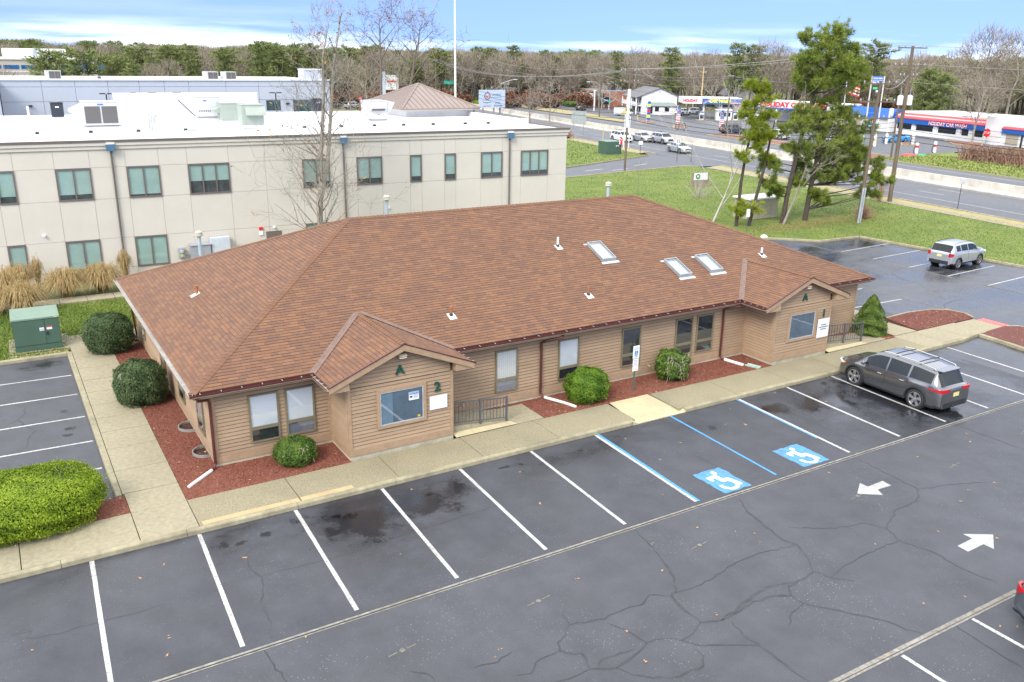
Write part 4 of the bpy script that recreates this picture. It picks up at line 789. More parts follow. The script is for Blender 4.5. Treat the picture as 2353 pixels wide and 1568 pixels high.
# ---- roof fittings
def on_roof(x, y, d=0): return Vector((x, y, HE + (y - Y0) * kf + d))
def vent(x, y, mat, h=.34):
    p = on_roof(x, y); v = MB().tube([p, p + Vector((0, 0, h))], .05, 12).build('vent_pipe', mat, roof)
    MB().add([on_roof(x - .15, y - .24, .022), on_roof(x + .15, y - .24, .022), on_roof(x + .15, y + .10, .024), on_roof(x - .15, y + .10, .024)], [(0, 1, 2, 3)]).build('flashing', M_FLASHW, v)
    MB().tube([p, p + Vector((0, 0, .10))], [.085, .058], 12).build('boot', mt_black, v)
M_FLASHW = mt('white_flashing', (0.68, 0.67, 0.66), .4, var=.06, dirt=.2)
vent(13.24, 5.0, M_COPPER); vent(20.15, 8.2, M_PVC, .42); vent(19.56, 5.0, M_COPPER); vent(30.47, 5.95, M_PVC)
zl = HE + (5.55 - X0) * (HR - HE) / (RX0 - X0); v = MB().tube([(5.55, 11.9, zl), (5.55, 11.9, zl + .36)], .055, 12).build('vent_pipe', M_COPPER, roof)
kx = (HR - HE) / (RX0 - X0); MB().add([(5.3, 11.75, zl - .25 * kx + .022), (5.3, 12.08, zl - .25 * kx + .022), (5.65, 12.08, zl + .1 * kx + .022), (5.65, 11.75, zl + .1 * kx + .022)][::-1], [(0, 1, 2, 3)]).build('flashing', M_FLASHW, v)
M_SKF = mt('skylight_frame', (0.30, 0.33, 0.34), .4, .3)
M_SKIN = mt('skylight_well', (0.55, 0.62, 0.62), .7, var=.05)
for xa, xb, ya, yb in ((21.62, 22.36, 6.82, 8.05), (24.68, 25.4, 5.18, 6.33), (26.52, 27.28, 5.18, 6.34)):
    def q(x, y, d): return on_roof(x, y, d)
    f = .05; h = .16
    m = MB(); m.add([q(x, y, 0) for x, y in ((xa, ya), (xb, ya), (xb, yb), (xa, yb))] + [q(x, y, h) for x, y in ((xa, ya), (xb, ya), (xb, yb), (xa, yb))], [(0, 1, 5, 4), (1, 2, 6, 5), (2, 3, 7, 6), (3, 0, 4, 7)])
    i_ = [(xa + f, ya + f), (xb - f, ya + f), (xb - f, yb - f), (xa + f, yb - f)]; o_ = [(xa, ya), (xb, ya), (xb, yb), (xa, yb)]
    m.add([q(x, y, h) for x, y in o_] + [q(x, y, h) for x, y in i_], [(0, 1, 5, 4), (1, 2, 6, 5), (2, 3, 7, 6), (3, 0, 4, 7)]); sk = m.build('skylight', M_SKF, roof)
    MB().poly([q(x, y, h - .02) for x, y in i_]).build('glass', M_SKYG, sk); MB().poly([q(x, y, .04) for x, y in i_]).build('well', M_SKIN, sk)
    fl = MB(); fl.poly([q(xa - .1, ya - .14, .02), q(xb + .1, ya - .14, .02), q(xb + .1, ya - .004, .024), q(xa - .1, ya - .004, .024)]); fl.poly([q(xa - .14, yb + .004, .022), q(xb + .1, yb + .004, .022), q(xb + .1, yb + .10, .02), q(xa - .14, yb + .10, .02)]); fl.build('apron', M_FLASH, sk)
MB().lathe([(.05, 0), (.05, .01)], (11.05, 12.2, 6.03), 8).build('white_patch', M_FLASHW, roof)
# ---- hand rails by the ramps
M_RAIL = mt('grey_rail_paint', (0.095, 0.10, 0.115), .45, .2, var=.1)
def railing(x0, xm, x1, y, z0a, z1a, label):
    r = thing('hand_railing', label, 'railing', (xm, y, 0.2)); H = .92
    zz = lambda x: z0a + (z1a - z0a) * (x - x0) / (x1 - x0)
    for x in (xm, x1):
        MB().box(x - .032, y - .032, zz(x), x + .032, y + .032, zz(x) + H + .05).build('post', M_RAIL, r); MB().box(x - .05, y - .05, zz(x), x + .05, y + .05, zz(x) + .012).build('base_plate', M_RAIL, r)
    for a, b in ((x0, xm - .032), (xm + .032, x1 - .032)):
        for o, hgt_ in ((H - .03, .035), (.12, .028)): MB().ext([(a, y - .02, zz(a) + o), (a, y + .02, zz(a) + o), (a, y + .02, zz(a) + o + hgt_), (a, y - .02, zz(a) + o + hgt_)], (b - a, 0, zz(b) - zz(a))).build('top_rail' if o > .5 else 'bottom_rail', M_RAIL, r)
        k = 7
        for i in range(k):
            x = a + (b - a) * (i + .7) / (k + .4); MB().box(x - .009, y - .009, zz(x) + .148, x + .009, y + .009, zz(x) + H - .03).build('baluster', M_RAIL, r)
railing(11.9, 13.02, 14.12, 2.33, .40, .17, 'grey metal hand railing on the ramp beside the porch numbered two')
railing(31.2, 32.6, 33.9, 2.33, .38, .17, 'grey metal hand railing on the ramp beside the porch numbered one')
# ---- accessible parking sign
sp = thing('parking_sign', 'accessible parking sign with blue wheelchair panel and two plates on a green post', 'sign', (20.22, 2.56, .12))
M_GPOST = mt('green_steel_post', (0.06, 0.16, 0.12), .5, .3); M_SIGNW = mt('sign_white', (0.72, 0.74, 0.74), .35, var=.03)
MB().add([(20.19, 2.545, 0), (20.25, 2.545, 0), (20.25, 2.575, 0), (20.19, 2.575, 0), (20.19, 2.545, 2.0), (20.25, 2.545, 2.0), (20.25, 2.575, 2.0), (20.19, 2.575, 2.0)], [(0, 1, 5, 4), (1, 2, 6, 5), (2, 3, 7, 6), (3, 0, 4, 7), (4, 5, 6, 7)]).build('post', M_GPOST, sp)
pl = MB().box(20.06, 2.52, 1.50, 20.38, 2.535, 2.03).build('panel', M_SIGNW, sp, bevel=.02); MB().box(20.14, 2.515, 1.62, 20.30, 2.519, 1.82).build('blue_square', mt_blue, pl)
m = MB()
for i in range(16):
    a0, a1 = math.radians(150 + i * 15), math.radians(150 + (i + 1) * 15); m.poly([(20.222 + r * math.cos(t), 2.513, 1.685 + r * math.sin(t)) for r, t in ((.03, a0), (.045, a0), (.045, a1), (.03, a1))])
m.box(20.205, 2.511, 1.70, 20.225, 2.514, 1.77).lathe([(.016, 0), (.016, .003)], (20.21, 2.511, 1.79), 10, axis='Y').box(20.22, 2.511, 1.70, 20.265, 2.514, 1.715).box(20.255, 2.511, 1.65, 20.27, 2.514, 1.70).build('wheelchair_mark', M_SIGNW, pl)
text('RESERVED', .055, (20.22, 2.517, 1.955), 0, mt('teal_print', (.03, .35, .42), .5), pl, .0005); text('PARKING', .055, (20.22, 2.517, 1.89), 0, bpy.data.materials['teal_print'], pl, .0005); MB().box(20.14, 2.515, 1.555, 20.30, 2.519, 1.585).build('arrow_bar', bpy.data.materials['teal_print'], pl)
for za, zb, nm in ((1.19, 1.48, 4), (.97, 1.17, 2)):
    pp = MB().box(20.08, 2.52, za, 20.36, 2.535, zb).build('plate', M_SIGNW, sp)
    for i in range(nm): MB().box(20.12, 2.516, za + .04 + i * (zb - za - .06) / nm, 20.32, 2.519, za + .04 + i * (zb - za - .06) / nm + .022).build('print_line', mt('faint_print', (.35, .33, .33), .6) if 'faint_print' not in bpy.data.materials else bpy.data.materials['faint_print'], pp)
# ------------------------------------------------------------ pale two storey building behind
M_EIFS = mt('pale_stucco_panel', (0.545, 0.515, 0.45), 0.85, var=0.025, scale=0.5, bump=0.1, bscale=90, dirt=0.03)
M_JOINT = mt('panel_joint', (0.45, 0.425, 0.37), 0.9)
M_MEMB = mt('white_roof_membrane', (0.74, 0.74, 0.75), 0.4, var=0.04, scale=0.4, dirt=0.10)
M_COPING = mt('brown_coping', (0.125, 0.105, 0.09), 0.5, var=0.08)
M_WFR = mt('taupe_window_frame', (0.145, 0.115, 0.10), 0.5, var=0.06)
M_SHADE = mt('teal_shade', (0.345, 0.455, 0.43), 0.6, var=0.08, scale=0.8)
M_GLASSW = glass_mat('tinted_glass', (0.93, 0.99, 0.97), 1.45, 0.05)
M_HEADB = mt('blue_collector_head', (0.08, 0.17, 0.28), 0.4, var=0.1)
RZ = -math.atan(0.0397)
clinic = thing('clinic_building', 'long pale stucco two storey building with flat white roof behind the brown office', 'building', (0, 32.8, 0), RZ, local=True)
ZR = 7.78; XL, XR, DP = -9.0, 36.5, 25.0
MB().box(XL, .06, -.1, XR - .04, DP, 7.5).build('wall', M_JOINT, clinic)
cols = [XL, -6.0, -3.2, -0.48, .43, 2.46, 4.28, 6.17, 7.98, 9.58, 12.0, 14.2, 16.55, 18.33, 20.17, 21.94, 23.95, 24.8, 26.52, 27.38, 29.35, 31.08, 32.6, 34.9, XR]
rows = [0.0, .5, 2.31, 4.63, 6.45, 7.47]
wins = {(-0.48, 2): 1, (2.46, 2): 2, (6.17, 2): 2, (9.58, 2): 3, (16.55, 2): 2, (20.17, 2): 2, (23.95, 2): 1, (26.52, 2): 1, (29.35, 2): 2, (32.6, 2): 3, (-0.48, 1): 1, (2.46, 1): 2, (6.17, 1): 2, (16.55, 1): 2, (20.17, 1): 2}
wins = {(k[0], 3 if k[1] == 2 else 1): v for k, v in wins.items()}
cwall = clinic.children[0]
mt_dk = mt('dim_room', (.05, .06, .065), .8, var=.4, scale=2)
def cwin(x0, x1, z0, z1, n, par, frac, root, y=0.0, fm=M_WFR, sh=M_SHADE):
    e = bpy.data.objects.new('window', None); COL.objects.link(e); e.parent = root; LOCALS.add(e.name)
    f = .075; ff = MB()
    for b in ((x0, z0, x1, z0 + f), (x0, z1 - f, x1, z1), (x0, z0 + f, x0 + f, z1 - f), (x1 - f, z0 + f, x1, z1 - f)): MB().box(b[0], y - .06, b[1], b[2], y + .05, b[3]).build('frame', fm, e)
    w = (x1 - x0 - f) / n
    for i in range(n):
        a, b = x0 + f + i * w, x0 + f + (i + 1) * w - f
        if i: MB().box(a - f, y - .055, z0 + f, a, y + .05, z1 - f).build('mullion', fm, e)
        MB().poly([(a, y + .045, z0 + f), (b, y + .045, z0 + f), (b, y + .045, z1 - f), (a, y + .045, z1 - f)]).build('dark_interior', mt_dk, e)
        if frac: MB().poly([(a, y + .02, z1 - f - (z1 - z0 - 2 * f) * frac), (b, y + .02, z1 - f - (z1 - z0 - 2 * f) * frac), (b, y + .02, z1 - f), (a, y + .02, z1 - f)]).build('roller_shade', sh, e)
        MB().poly([(a, y - .01, z0 + f), (b, y - .01, z0 + f), (b, y - .01, z1 - f), (a, y - .01, z1 - f)]).build('pane', M_GLASSW, e)
fr = {(-0.48, 3): .8, (2.46, 3): .84, (6.17, 3): .94, (9.58, 3): .58, (16.55, 3): .82, (20.17, 3): .8, (23.95, 3): .82, (26.52, 3): .8, (29.35, 3): .83, (32.6, 3): .82, (-0.48, 1): 1, (2.46, 1): .97, (6.17, 1): 1, (16.55, 1): .9, (20.17, 1): .9}
for i, (a, b) in enumerate(zip(cols[:-1], cols[1:])):
    for j, (c, d) in enumerate(zip(rows[:-1], rows[1:])):
        if (a, j) in wins: cwin(a, b, c, d, wins[(a, j)], cwall, fr[(a, j)], clinic)
        elif j == 0 or not (13.5 < a < 15 and j == 1): MB().box(a + .007, 0, c + .007, b - .007, .06 - .001, d - .007).build('panel', M_EIFS, cwall)
MB().box(14.2 + .007, 0, 2.0, 16.54, .059, 2.3).build('panel', M_EIFS, cwall); MB().box(14.95, 0, .507, 16.54, .059, 1.99).build('panel', M_EIFS, cwall); MB().box(13.95, -.03, 0, 14.94, .05, 2.0).build('door', M_WFR, clinic)
for k, (d0, d1) in enumerate(((.06, 12), (12, DP))):
    for c, d in zip(rows[:-1], rows[1:]): MB().box(XR - .039, d0 + .007, c + .007, XR, d1 - .007, d - .007).build('panel', M_EIFS, cwall)
for z0, z1, p in ((7.47, 7.68, .07), (7.68, 7.87, .13)): MB().box(XL, -p, z0, XR + p, DP, z1 - .004).build('cornice', M_EIFS, clinic)
MB().box(XL, -.17, 7.87, XR + .17, .02, 8.0).build('coping', M_COPING, clinic); MB().box(XR + .0, .021, 7.87, XR + .17, DP, 8.0).build('coping', M_COPING, clinic)
croof = MB().poly([(XL, .021, 7.885), (XR, .021, 7.885), (XR, DP, 7.885), (XL, DP, 7.885)]).build('roof', M_MEMB, clinic)
MB().box(XR - .5, 6.0, 7.886, XR - .1, DP - 8, 8.22).build('parapet', M_MEMB, clinic); MB().box(XR - .52, 5.6, 7.886, XR - .08, 6.0, 8.30).build('parapet_end', M_EIFS, clinic)
for s in (5.46, 19.28, 31.62):
    MB().tube([(s, -.09, 7.45), (s, -.09, .1)], .055, 8).build('downspout', M_COPING, clinic); h = MB(); h.ext([(s - .25, -.34, 7.74), (s + .25, -.34, 7.74), (s + .22, -.30, 7.38), (s - .22, -.30, 7.38)], (0, .165, 0)); h.build('collector_head', M_HEADB, clinic)
    MB().box(s - .22, -.30, 7.76, s + .22, -.175, 7.86).build('scupper', M_MEMB, clinic)
for s, z in ((1.44, 2.76), (14.48, 2.26), (22.3, 3.0)): MB().lathe([(.06, -.16), (.09, -.1), (.05, -.02), (.02, 0)], (s, 0, z), 10, axis='Y').build('security_camera', M_WHITE, clinic)
al = MB().box(13.52, -.09, 2.14, 13.74, 0, 2.32).build('alarm_horn', mt('alarm_red', (.55, .02, .02), .4), clinic); MB().box(13.52, -.07, 1.80, 13.74, 0, 2.08).build('alarm_box', M_WHITE, clinic)
# service cabinets in front of it
M_CABG = mt('grey_cabinet', (.33, .36, .40), .5, .2, var=.08)
cab = thing('electric_cabinet', 'grey electrical cabinet against the pale stucco wall', 'cabinet', (9.8, 31.9, 0)); MB().box(9.2, 31.75, 0, 10.35, 32.3, 1.58).box(9.12, 31.7, 1.58, 10.42, 32.3, 1.63).build('body', M_CABG, cab); MB().box(9.25, 31.74, .3, 9.76, 31.749, 1.5).build('door', M_CABG, cab); MB().box(9.8, 31.74, .3, 10.3, 31.749, 1.5).build('door', M_CABG, cab)
cab = thing('switch_cabinet', 'tall pale blue grey cabinet beside the electrical cabinet', 'cabinet', (11, 31.9, 0)); MB().box(10.42, 31.85, 0, 11.55, 32.25, 1.95).build('body', mt('pale_cabinet', (.50, .55, .60), .45, var=.05), cab); MB().box(10.46, 31.84, .1, 11.51, 31.849, 1.9).build('door', bpy.data.materials['pale_cabinet'], cab)
me_ = thing('electric_meter', 'small grey electric meter box on the pale stucco wall', 'meter', (8.7, 32.3, 0)); MB().box(8.52, 32.2, .85, 8.84, 32.44, 1.42).build('box', M_CABG, me_); MB().lathe([(.09, -.12), (.09, 0)], (8.68, 32.2, 1.22), 14, axis='Y').build('dial', M_FLASH, me_); MB().box(8.62, 32.19, .93, 8.74, 32.199, 1.05).build('tag', mt('tag_yellow', (.6, .6, .05), .5), me_); MB().tube([(8.84, 32.3, 1.0), (9.2, 32.3, 1.0)], .03, 6).build('conduit', M_CABG, me_)
def stack_pipe(x, y, h, label):
    t = thing('vent_stack', label, 'pipe', (x, y, 0)); MB().tube([(x, y, 0), (x, y, h)], .11, 12).build('pipe', mt('pale_blue_pipe', (.42, .50, .58), .35, .3) if 'pale_blue_pipe' not in bpy.data.materials else bpy.data.materials['pale_blue_pipe'], t)
    MB().lathe([(.13, h - .02), (.24, h + .04), (.24, h + .14), (.16, h + .16), (.22, h + .18), (.22, h + .26), (.1, h + .32)], (x, y, 0), 14).build('cap', mt('cream_cap', (.5, .48, .40), .5) if 'cream_cap' not in bpy.data.materials else bpy.data.materials['cream_cap'], t)
stack_pipe(9.35, 30.0, 2.5, 'pale blue vent stack with white cap in front of the grey cabinets')
stack_pipe(20.3, 27.5, 4.25, 'pale blue vent stack with cream cap behind the roof ridge, left of the downpipe'); stack_pipe(37.6, 27.5, 4.1, 'pale blue vent stack with cream cap behind the roof ridge near the lawn')
# ------------------------------------------------------------ rooftop plant
M_UW = mt('white_unit_metal', (.52, .53, .53), .4, var=.04, scale=1.5, dirt=.12); M_UG = mt('sage_unit_metal', (.30, .35, .30), .45, var=.05, scale=1.5, dirt=.1); M_GRILL = striped('dark_grille', (.085, .08, .078), (.16, .155, .15), 2, .03, .5, .3); M_BLK = mt('black_unit', (.02, .025, .035), .4, var=.1)
ZR = 7.886
def unit(label, x, y, w, d, h, mat, curb=.3, rz=RZ, name='rooftop_unit'):
    t = thing(name, label, 'rooftop unit', (x, y, ZR), rz, local=True)
    if curb: MB().box(.08, .08, 0, w - .08, d - .08, curb).build('curb', M_MEMB, t)
    MB().box(0, 0, curb + .002, w, d, curb + h).build('cabinet', mat, t, bevel=.015); MB().box(-.03, -.03, curb + h + .001, w + .03, d + .03, curb + h + .05).build('lid', mat, t)
    return t
u = unit('large white rooftop unit with two dark grilles facing the lot', 5.0, 40.4, 2.15, 1.8, 1.45, M_UW, .34)
for a, b in ((.12, 1.03), (1.13, 2.03)): MB().box(a, -.03, .5, b, -.002, 1.55).build('grille', M_GRILL, u)
MB().box(.9, -.012, 1.62, 1.25, -.002, 1.70).build('badge', mt_blue, u)
h = MB(); h.ext([(-.002, .1, 1.7), (-.75, .1, 1.35), (-.78, .1, 1.2), (-.002, .1, .75)], (0, 1.5, 0)); h.build('hood', M_UW, u); MB().box(-.1, -.02, .3, 2.25, .0, .345).build('base_rail', M_BLK, u)
u = unit('white rooftop unit with slanted intake hood beside the grey vent pipes', 13.3, 46.5, 1.75, 1.6, 1.45, M_UW, .36)
h = MB(); h.ext([(-.002, .02, 1.8), (-1.25, .02, 1.78), (-1.28, .02, 1.66), (-.12, .02, .45), (-.002, .02, .40)], (0, 1.5, 0)); h.build('hood', M_UW, u)
g_ = MB(); g_.ext([(-1.27, -.012, 1.66), (-1.30, -.012, 1.60), (-.2, -.012, .44), (-.12, -.012, .45)], (0, .02, 0)); g_.build('filter', M_GRILL, u)
for i in range(7): MB().box(.15 + i * .13, -.012, .72, .20 + i * .13, -.002, .88).build('louvre', M_GRILL, u)
MB().box(.5, -.012, 1.5, .75, -.002, 1.58).build('badge', mt_blue, u); MB().box(1.45, -.1, .85, 1.65, -.002, 1.02).build('junction_box', M_BLK, u); MB().box(-.02, -.02, .33, 1.77, 0, .37).build('base_rail', M_BLK, u)
u = unit('sage green rooftop cabinet with sloped front hood near the roof edge', 15.2, 41.0, 1.55, 1.3, 1.35, M_UG, .12)
h = MB(); h.ext([(.25, -.002, 1.35), (.25, -.42, .85), (.25, -.42, .78), (.25, -.002, .8)], (1.4, 0, 0)); h.build('hood', M_UG, u)
u = unit('sage green rooftop cabinet with side hood behind the hooded one', 14.6, 44.6, 1.7, 1.3, 1.2, M_UG, .2)
h = MB(); h.ext([(-.002, .2, 1.15), (-.55, .2, .95), (-.5, .2, .82), (-.002, .2, .72)], (0, .9, 0)); h.build('hood', M_UG, u)
u = unit('white rooftop unit with short front hood by the brown pyramid roof', 24.6, 40.6, 1.5, 1.7, 1.35, M_UW, .3)
h = MB(); h.ext([(.12, -.002, 1.5), (.12, -.3, 1.3), (.12, -.3, 1.15), (.12, -.05, .95), (.12, -.002, .95)], (1.2, 0, 0)); h.build('hood', M_UW, u)
h = MB(); h.ext([(.2, -.11, .97), (.2, -.285, 1.13), (.2, -.27, 1.16), (.2, -.1, 1.0)], (1.05, 0, 0)); h.build('intake_grille', M_GRILL, u); h = MB(); h.ext([(1.502, .1, 1.6), (2.15, .1, 1.58), (2.12, .1, 1.5), (1.502, .1, .45)], (0, 1.5, 0)); h.build('side_hood', M_UW, u); MB().box(-.02, -.02, .27, 1.52, 0, .31).build('base_rail', M_BLK, u)
MB().box(.25, -.014, .4, 1.1, -.002, .85).build('access_panel', M_UW, u)
for lab, x, y in (('black condenser standing on the far left of the white roof', 4.0, 52.5), ('black condenser on the white roof behind the bare tree', 25.0, 54.5)):
    u = unit(lab, x, y, .85, .85, 1.0, M_BLK, .16, name='roof_condenser'); MB().lathe([(.36, 1.21), (.36, 1.26), (.1, 1.28)], (.42, .42, 0), 14).build('fan_guard', M_COPING, u); MB().box(.3, -.012, .85, .55, -.002, .93).build('badge', M_WHITE, u)
u = unit('small cream condenser near the front edge of the white roof', 11.0, 38.4, .7, .35, .62, M_UW, .05, name='roof_condenser'); MB().lathe([(.24, -.014), (.24, -.004)], (.35, 0, .36), 14, axis='Y').build('fan_guard', M_UW, u); MB().box(-.2, -.1, 0, 1.0, .4, .04).build('rails', M_FLASH, u)
for i, (x, y) in enumerate(((8.85, 38.1), (8.8, 38.7), (8.75, 39.3))):
    t = thing('gooseneck_vent', ('nearest', 'middle', 'farthest')[i] + ' of three grey gooseneck vent pipes on the white roof', 'pipe', (x, y, ZR), 0, 'grey gooseneck vents'); M_GPI = mt('grey_pipe', (.42, .43, .44), .4, .2) if 'grey_pipe' not in bpy.data.materials else bpy.data.materials['grey_pipe']
    MB().tube([(x, y, ZR), (x, y, ZR + .95)], .09, 12).build('riser', M_GPI, t); MB().tube([(x, y, ZR + .93), (x + .03, y - .02, ZR + 1.05), (x + .13, y - .05, ZR + 1.12), (x + .25, y - .08, ZR + 1.06), (x + .28, y - .09, ZR + .92)], .095, 12).build('bend', M_GPI, t); MB().lathe([(.16, 0), (.1, .06)], (x, y, ZR), 12).build('flashing', M_FLASH, t)
t = thing('roof_hatch', 'low white roof hatch box near the sage green cabinet', 'hatch', (13.4, 37.6, ZR), RZ, local=True); MB().box(0, 0, 0, 1.8, 1.3, .18).build('curb', M_UW, t); MB().box(-.06, -.06, .181, 1.86, 1.36, .24).build('lid', M_MEMB, t)
t = thing('roof_pipe', 'thin white vent pipe on the far left of the white roof', 'pipe', (2.4, 50.8, ZR)); MB().tube([(2.4, 50.8, ZR), (2.4, 50.8, ZR + 1.05)], .07, 10).build('pipe', M_PVC, t); MB().lathe([(.16, 0), (.08, .14)], (2.4, 50.8, ZR), 10).build('boot', M_MEMB, t)
t = thing('roof_pipe', 'short grey stub pipe beside the cream condenser', 'pipe', (10.2, 38.2, ZR)); MB().tube([(10.2, 38.2, ZR), (10.2, 38.2, ZR + .75)], .035, 8).build('pipe', M_FLASH, t); MB().lathe([(.1, 0), (.04, .12)], (10.2, 38.2, ZR), 10).build('boot', M_MEMB, t)
# raised white roof screen
t = thing('roof_screen', 'raised white membrane block in the middle of the flat roof', 'roof structure', (9, 48, ZR), RZ, local=True); MB().box(0, 0, 0, 3.4, 2.2, 1.25).build('block', M_MEMB, t); MB().box(-.6, 6.2, 0, 10.6, 6.8, 1.75).build('back_wall', M_MEMB, t); MB().box(-.65, 6.1, 1.751, 10.65, 6.9, 1.8).build('cap', M_EIFS, t)
# gas pipe on little supports
t = thing('roof_gas_pipe', 'long thin gas pipe on black blocks along the front of the white roof', 'pipe', (15, 38.6, ZR)); yy = lambda x: 39.3 - .0397 * x
MB().tube([(x, yy(x), ZR + .16) for x in (-4, 4, 12, 20, 28, 34.3)], .03, 6).build('pipe', M_FLASH, t)
M_ORN = mt('yellow_block_band', (.45, .33, .10), .6)
for i, x in enumerate((-1.5, 2.2, 5.2, 8.0, 10.9, 18.9, 21.6, 24.1, 26.4, 28.8, 31.5, 33.5)):
    b = MB(); b.ext([(x - .14, yy(x) - .1, ZR), (x + .14, yy(x) - .1, ZR), (x + .08, yy(x) - .1, ZR + .13), (x - .08, yy(x) - .1, ZR + .13)], (0, .2, 0)); bo = b.build('support_block', M_BLK, t); MB().box(x + .09, yy(x) - .11, ZR + .02, x + .13, yy(x) - .101, ZR + .1).build('band', M_ORN, bo)
MB().tube([(5.2, yy(5), ZR + .16), (5.3, 40.5, ZR + .16)], .03, 6).build('branch_pipe', M_FLASH, t); MB().tube([(26.2, 40.6, ZR + .2), (29.0, 40.4, ZR + .2), (30.5, yy(30), ZR + .16)], .03, 6).build('branch_pipe', M_FLASH, t)
# pyramid roof over the entrance
pyr = thing('pyramid_roof', 'brown standing seam pyramid roof on a white base at the building end', 'roof', (33.7, 51, ZR)); M_SEAMR = mt('brown_seam_metal', (.255, .20, .175), .45, .3, var=.05, scale=1); px0, px1, py0, py1, pz, pa = 29.9, 37.4, 46.3, 55.8, 8.62, 10.5; cx, cy = (px0 + px1) / 2, (py0 + py1) / 2
MB().box(px0 + .8, py0 + 1.0, ZR, px1 - .8, py1 - 1.0, 8.5).build('base_wall', M_MEMB, pyr); MB().box(px0 + .05, py0 + .05, 8.45, px1 - .05, py1 - .05, 8.6).build('eave', M_EIFS, pyr)
cor = [Vector((px0, py0, pz)), Vector((px1, py0, pz)), Vector((px1, py1, pz)), Vector((px0, py1, pz))]; ap = Vector((cx, cy, pa))
for i in range(4):
    a, b = cor[i], cor[(i + 1) % 4]; f = MB().add([a, b, ap, a - Vector((0, 0, .1)), b - Vector((0, 0, .1))], [(0, 1, 2), (3, 4, 1, 0)]).build('roof_face', M_SEAMR, pyr)
    nrm = (b - a).cross(ap - a).normalized(); k = 15 if i in (0, 2) else 19; mid = (a + b) / 2; upv = (ap - mid)
    for j in range(1, k):
        p = a.lerp(b, j / k); tt = 1 - abs(j / k - .5) * 2; q_ = p + upv * tt * .98
        MB().tube([p + nrm * .02, q_ + nrm * .02], .03, 4).build('seam', M_SEAMR, f)
    MB().tube([a, ap], .09, 6).build('hip_cap', M_SEAMR, pyr)
# ------------------------------------------------------------ pale blue building further back
M_BLU = mt('pale_blue_panel', (.42, .46, .54), .7, var=.03, scale=.3, dirt=.04); M_BLUJ = mt('blue_joint', (.31, .35, .42), .8)
bb = thing('dealership_building', 'long pale blue grey building with flat white roof behind the pale stucco one', 'building', (18, 76, 0)); YB_ = 76.0; ZT = 10.05
bw = MB().box(1.4, YB_ + .05, 0, 34.15, 92, ZT - .1).build('wall', M_BLUJ, bb)
BW = [(12.95, 13.5, 7.98, 8.89), (14.67, 15.44, 7.98, 8.89), (17.1, 17.9, 7.98, 8.89), (23.25, 25.4, 6.9, 7.98), (26.84, 28.41, 6.9, 7.98), (29.87, 33.12, 6.7, 7.98)]
bc = [1.4, 4.99, 7.94, 10.94, 13.9, 16.33, 18.76, 22.6, 26.11, 30.34, 34.15]; br_ = [0, 3.5, 5.5, 6.7, 8.04, 9.44, ZT]
for a, b in zip(bc[:-1], bc[1:]):
    for c, d in zip(br_[:-1], br_[1:]): MB().box(a + .02, YB_, c + .02, b - .02, YB_ + .049, d - .02).build('panel', M_BLU, bw)
MB().box(34.12, YB_, 0, 34.2, 92, ZT).build('panel', M_BLU, bw)
for a, b, c, d in BW:
    e = bpy.data.objects.new('window', None); COL.objects.link(e); e.parent = bb; e.matrix_parent_inverse = pmat(bb).inverted(); n = 2 if b - a > 1 else 1
    MB().box(a, YB_ - .03, c, b, YB_ - .003, d).build('frame', M_BLK, e); w = (b - a) / n
    for i in range(n): MB().box(a + i * w + .04, YB_ - .04, c + .05, a + (i + 1) * w - .04, YB_ - .031, d - .05).build('pane', mt_teal if 'mt_teal' in globals() else globals().setdefault('mt_teal', mt('teal_pane', (.035, .075, .085), .08, var=.4, scale=1.2, spec=.8)), e)
MB().box(1.3, YB_ - .1, ZT, 34.3, YB_ + .3, ZT + .16).build('coping', M_MEMB, bb); MB().box(1.4, YB_ + .31, ZT - .02, 34.1, 92, ZT + .05).build('roof', M_MEMB, bb)
MB().box(-9, 70.5, 0, 1.2, 92, 9.85).build('side_wing', M_BLU, bb); MB().box(-9, 70.4, 9.851, 1.35, 92, 10.0).build('wing_coping', M_MEMB, bb); MB().box(31.6, 77, ZT + .05, 33.7, 79, 11.2).build('lift_housing', M_BLU, bb); MB().box(31.55, 76.95, 11.2, 33.75, 79.05, 11.3).build('housing_coping', M_MEMB, bb)
for x, z in ((3.8, 7.6), (29.2, 7.55)): MB().box(x - .15, YB_ - .2, z, x + .15, YB_, z + .14).build('wall_light', M_BLK, bb)
for lab, x in (('boxy white unit with dark grilles at the left end of the blue building roof', 5.55), ('left of two boxy white units near the middle of the blue building roof', 20.7), ('right of two boxy white units near the middle of the blue building roof', 22.6)):
    u = thing('rooftop_unit', lab, 'rooftop unit', (x, 76.6, ZT), 0, 'units on the blue building roof'); MB().box(x, 76.6, ZT + .06, x + 1.35, 78, ZT + .9).build('cabinet', M_UW, u)
    for s in (0, 1): MB().box(x + .3 + s * .52, 76.57, ZT + .13, x + .78 + s * .5, 76.598, ZT + .84).build('grille', M_GRILL, u)
u = thing('roof_condenser', 'tiny grey condenser on the blue building roof', 'rooftop unit', (10.3, 76.8, ZT)); MB().box(10.15, 76.7, ZT + .05, 10.5, 77, ZT + .42).build('cabinet', M_FLASH, u); MB().box(10.17, 76.68, ZT + .1, 10.48, 76.699, ZT + .38).build('grille', M_GRILL, u)
def lot_lamp(x, y, h, lab):
    t = thing('lamp_post', lab, 'lamp post', (x, y, 0)); MB().tube([(x, y, 0), (x, y, h)], [.09, .06], 8).build('pole', M_BLK, t); MB().obox((x - .33, y, h), .5, .25, .1).build('lamp_head', M_BLK, t); MB().obox((x + .33, y, h), .5, .25, .1).build('lamp_head', M_BLK, t)
lot_lamp(9.75, 68, 9.05, 'black twin headed lamp post before the left half of the blue wall'); lot_lamp(25.6, 68, 9.05, 'black twin headed lamp post before the right half of the blue wall')
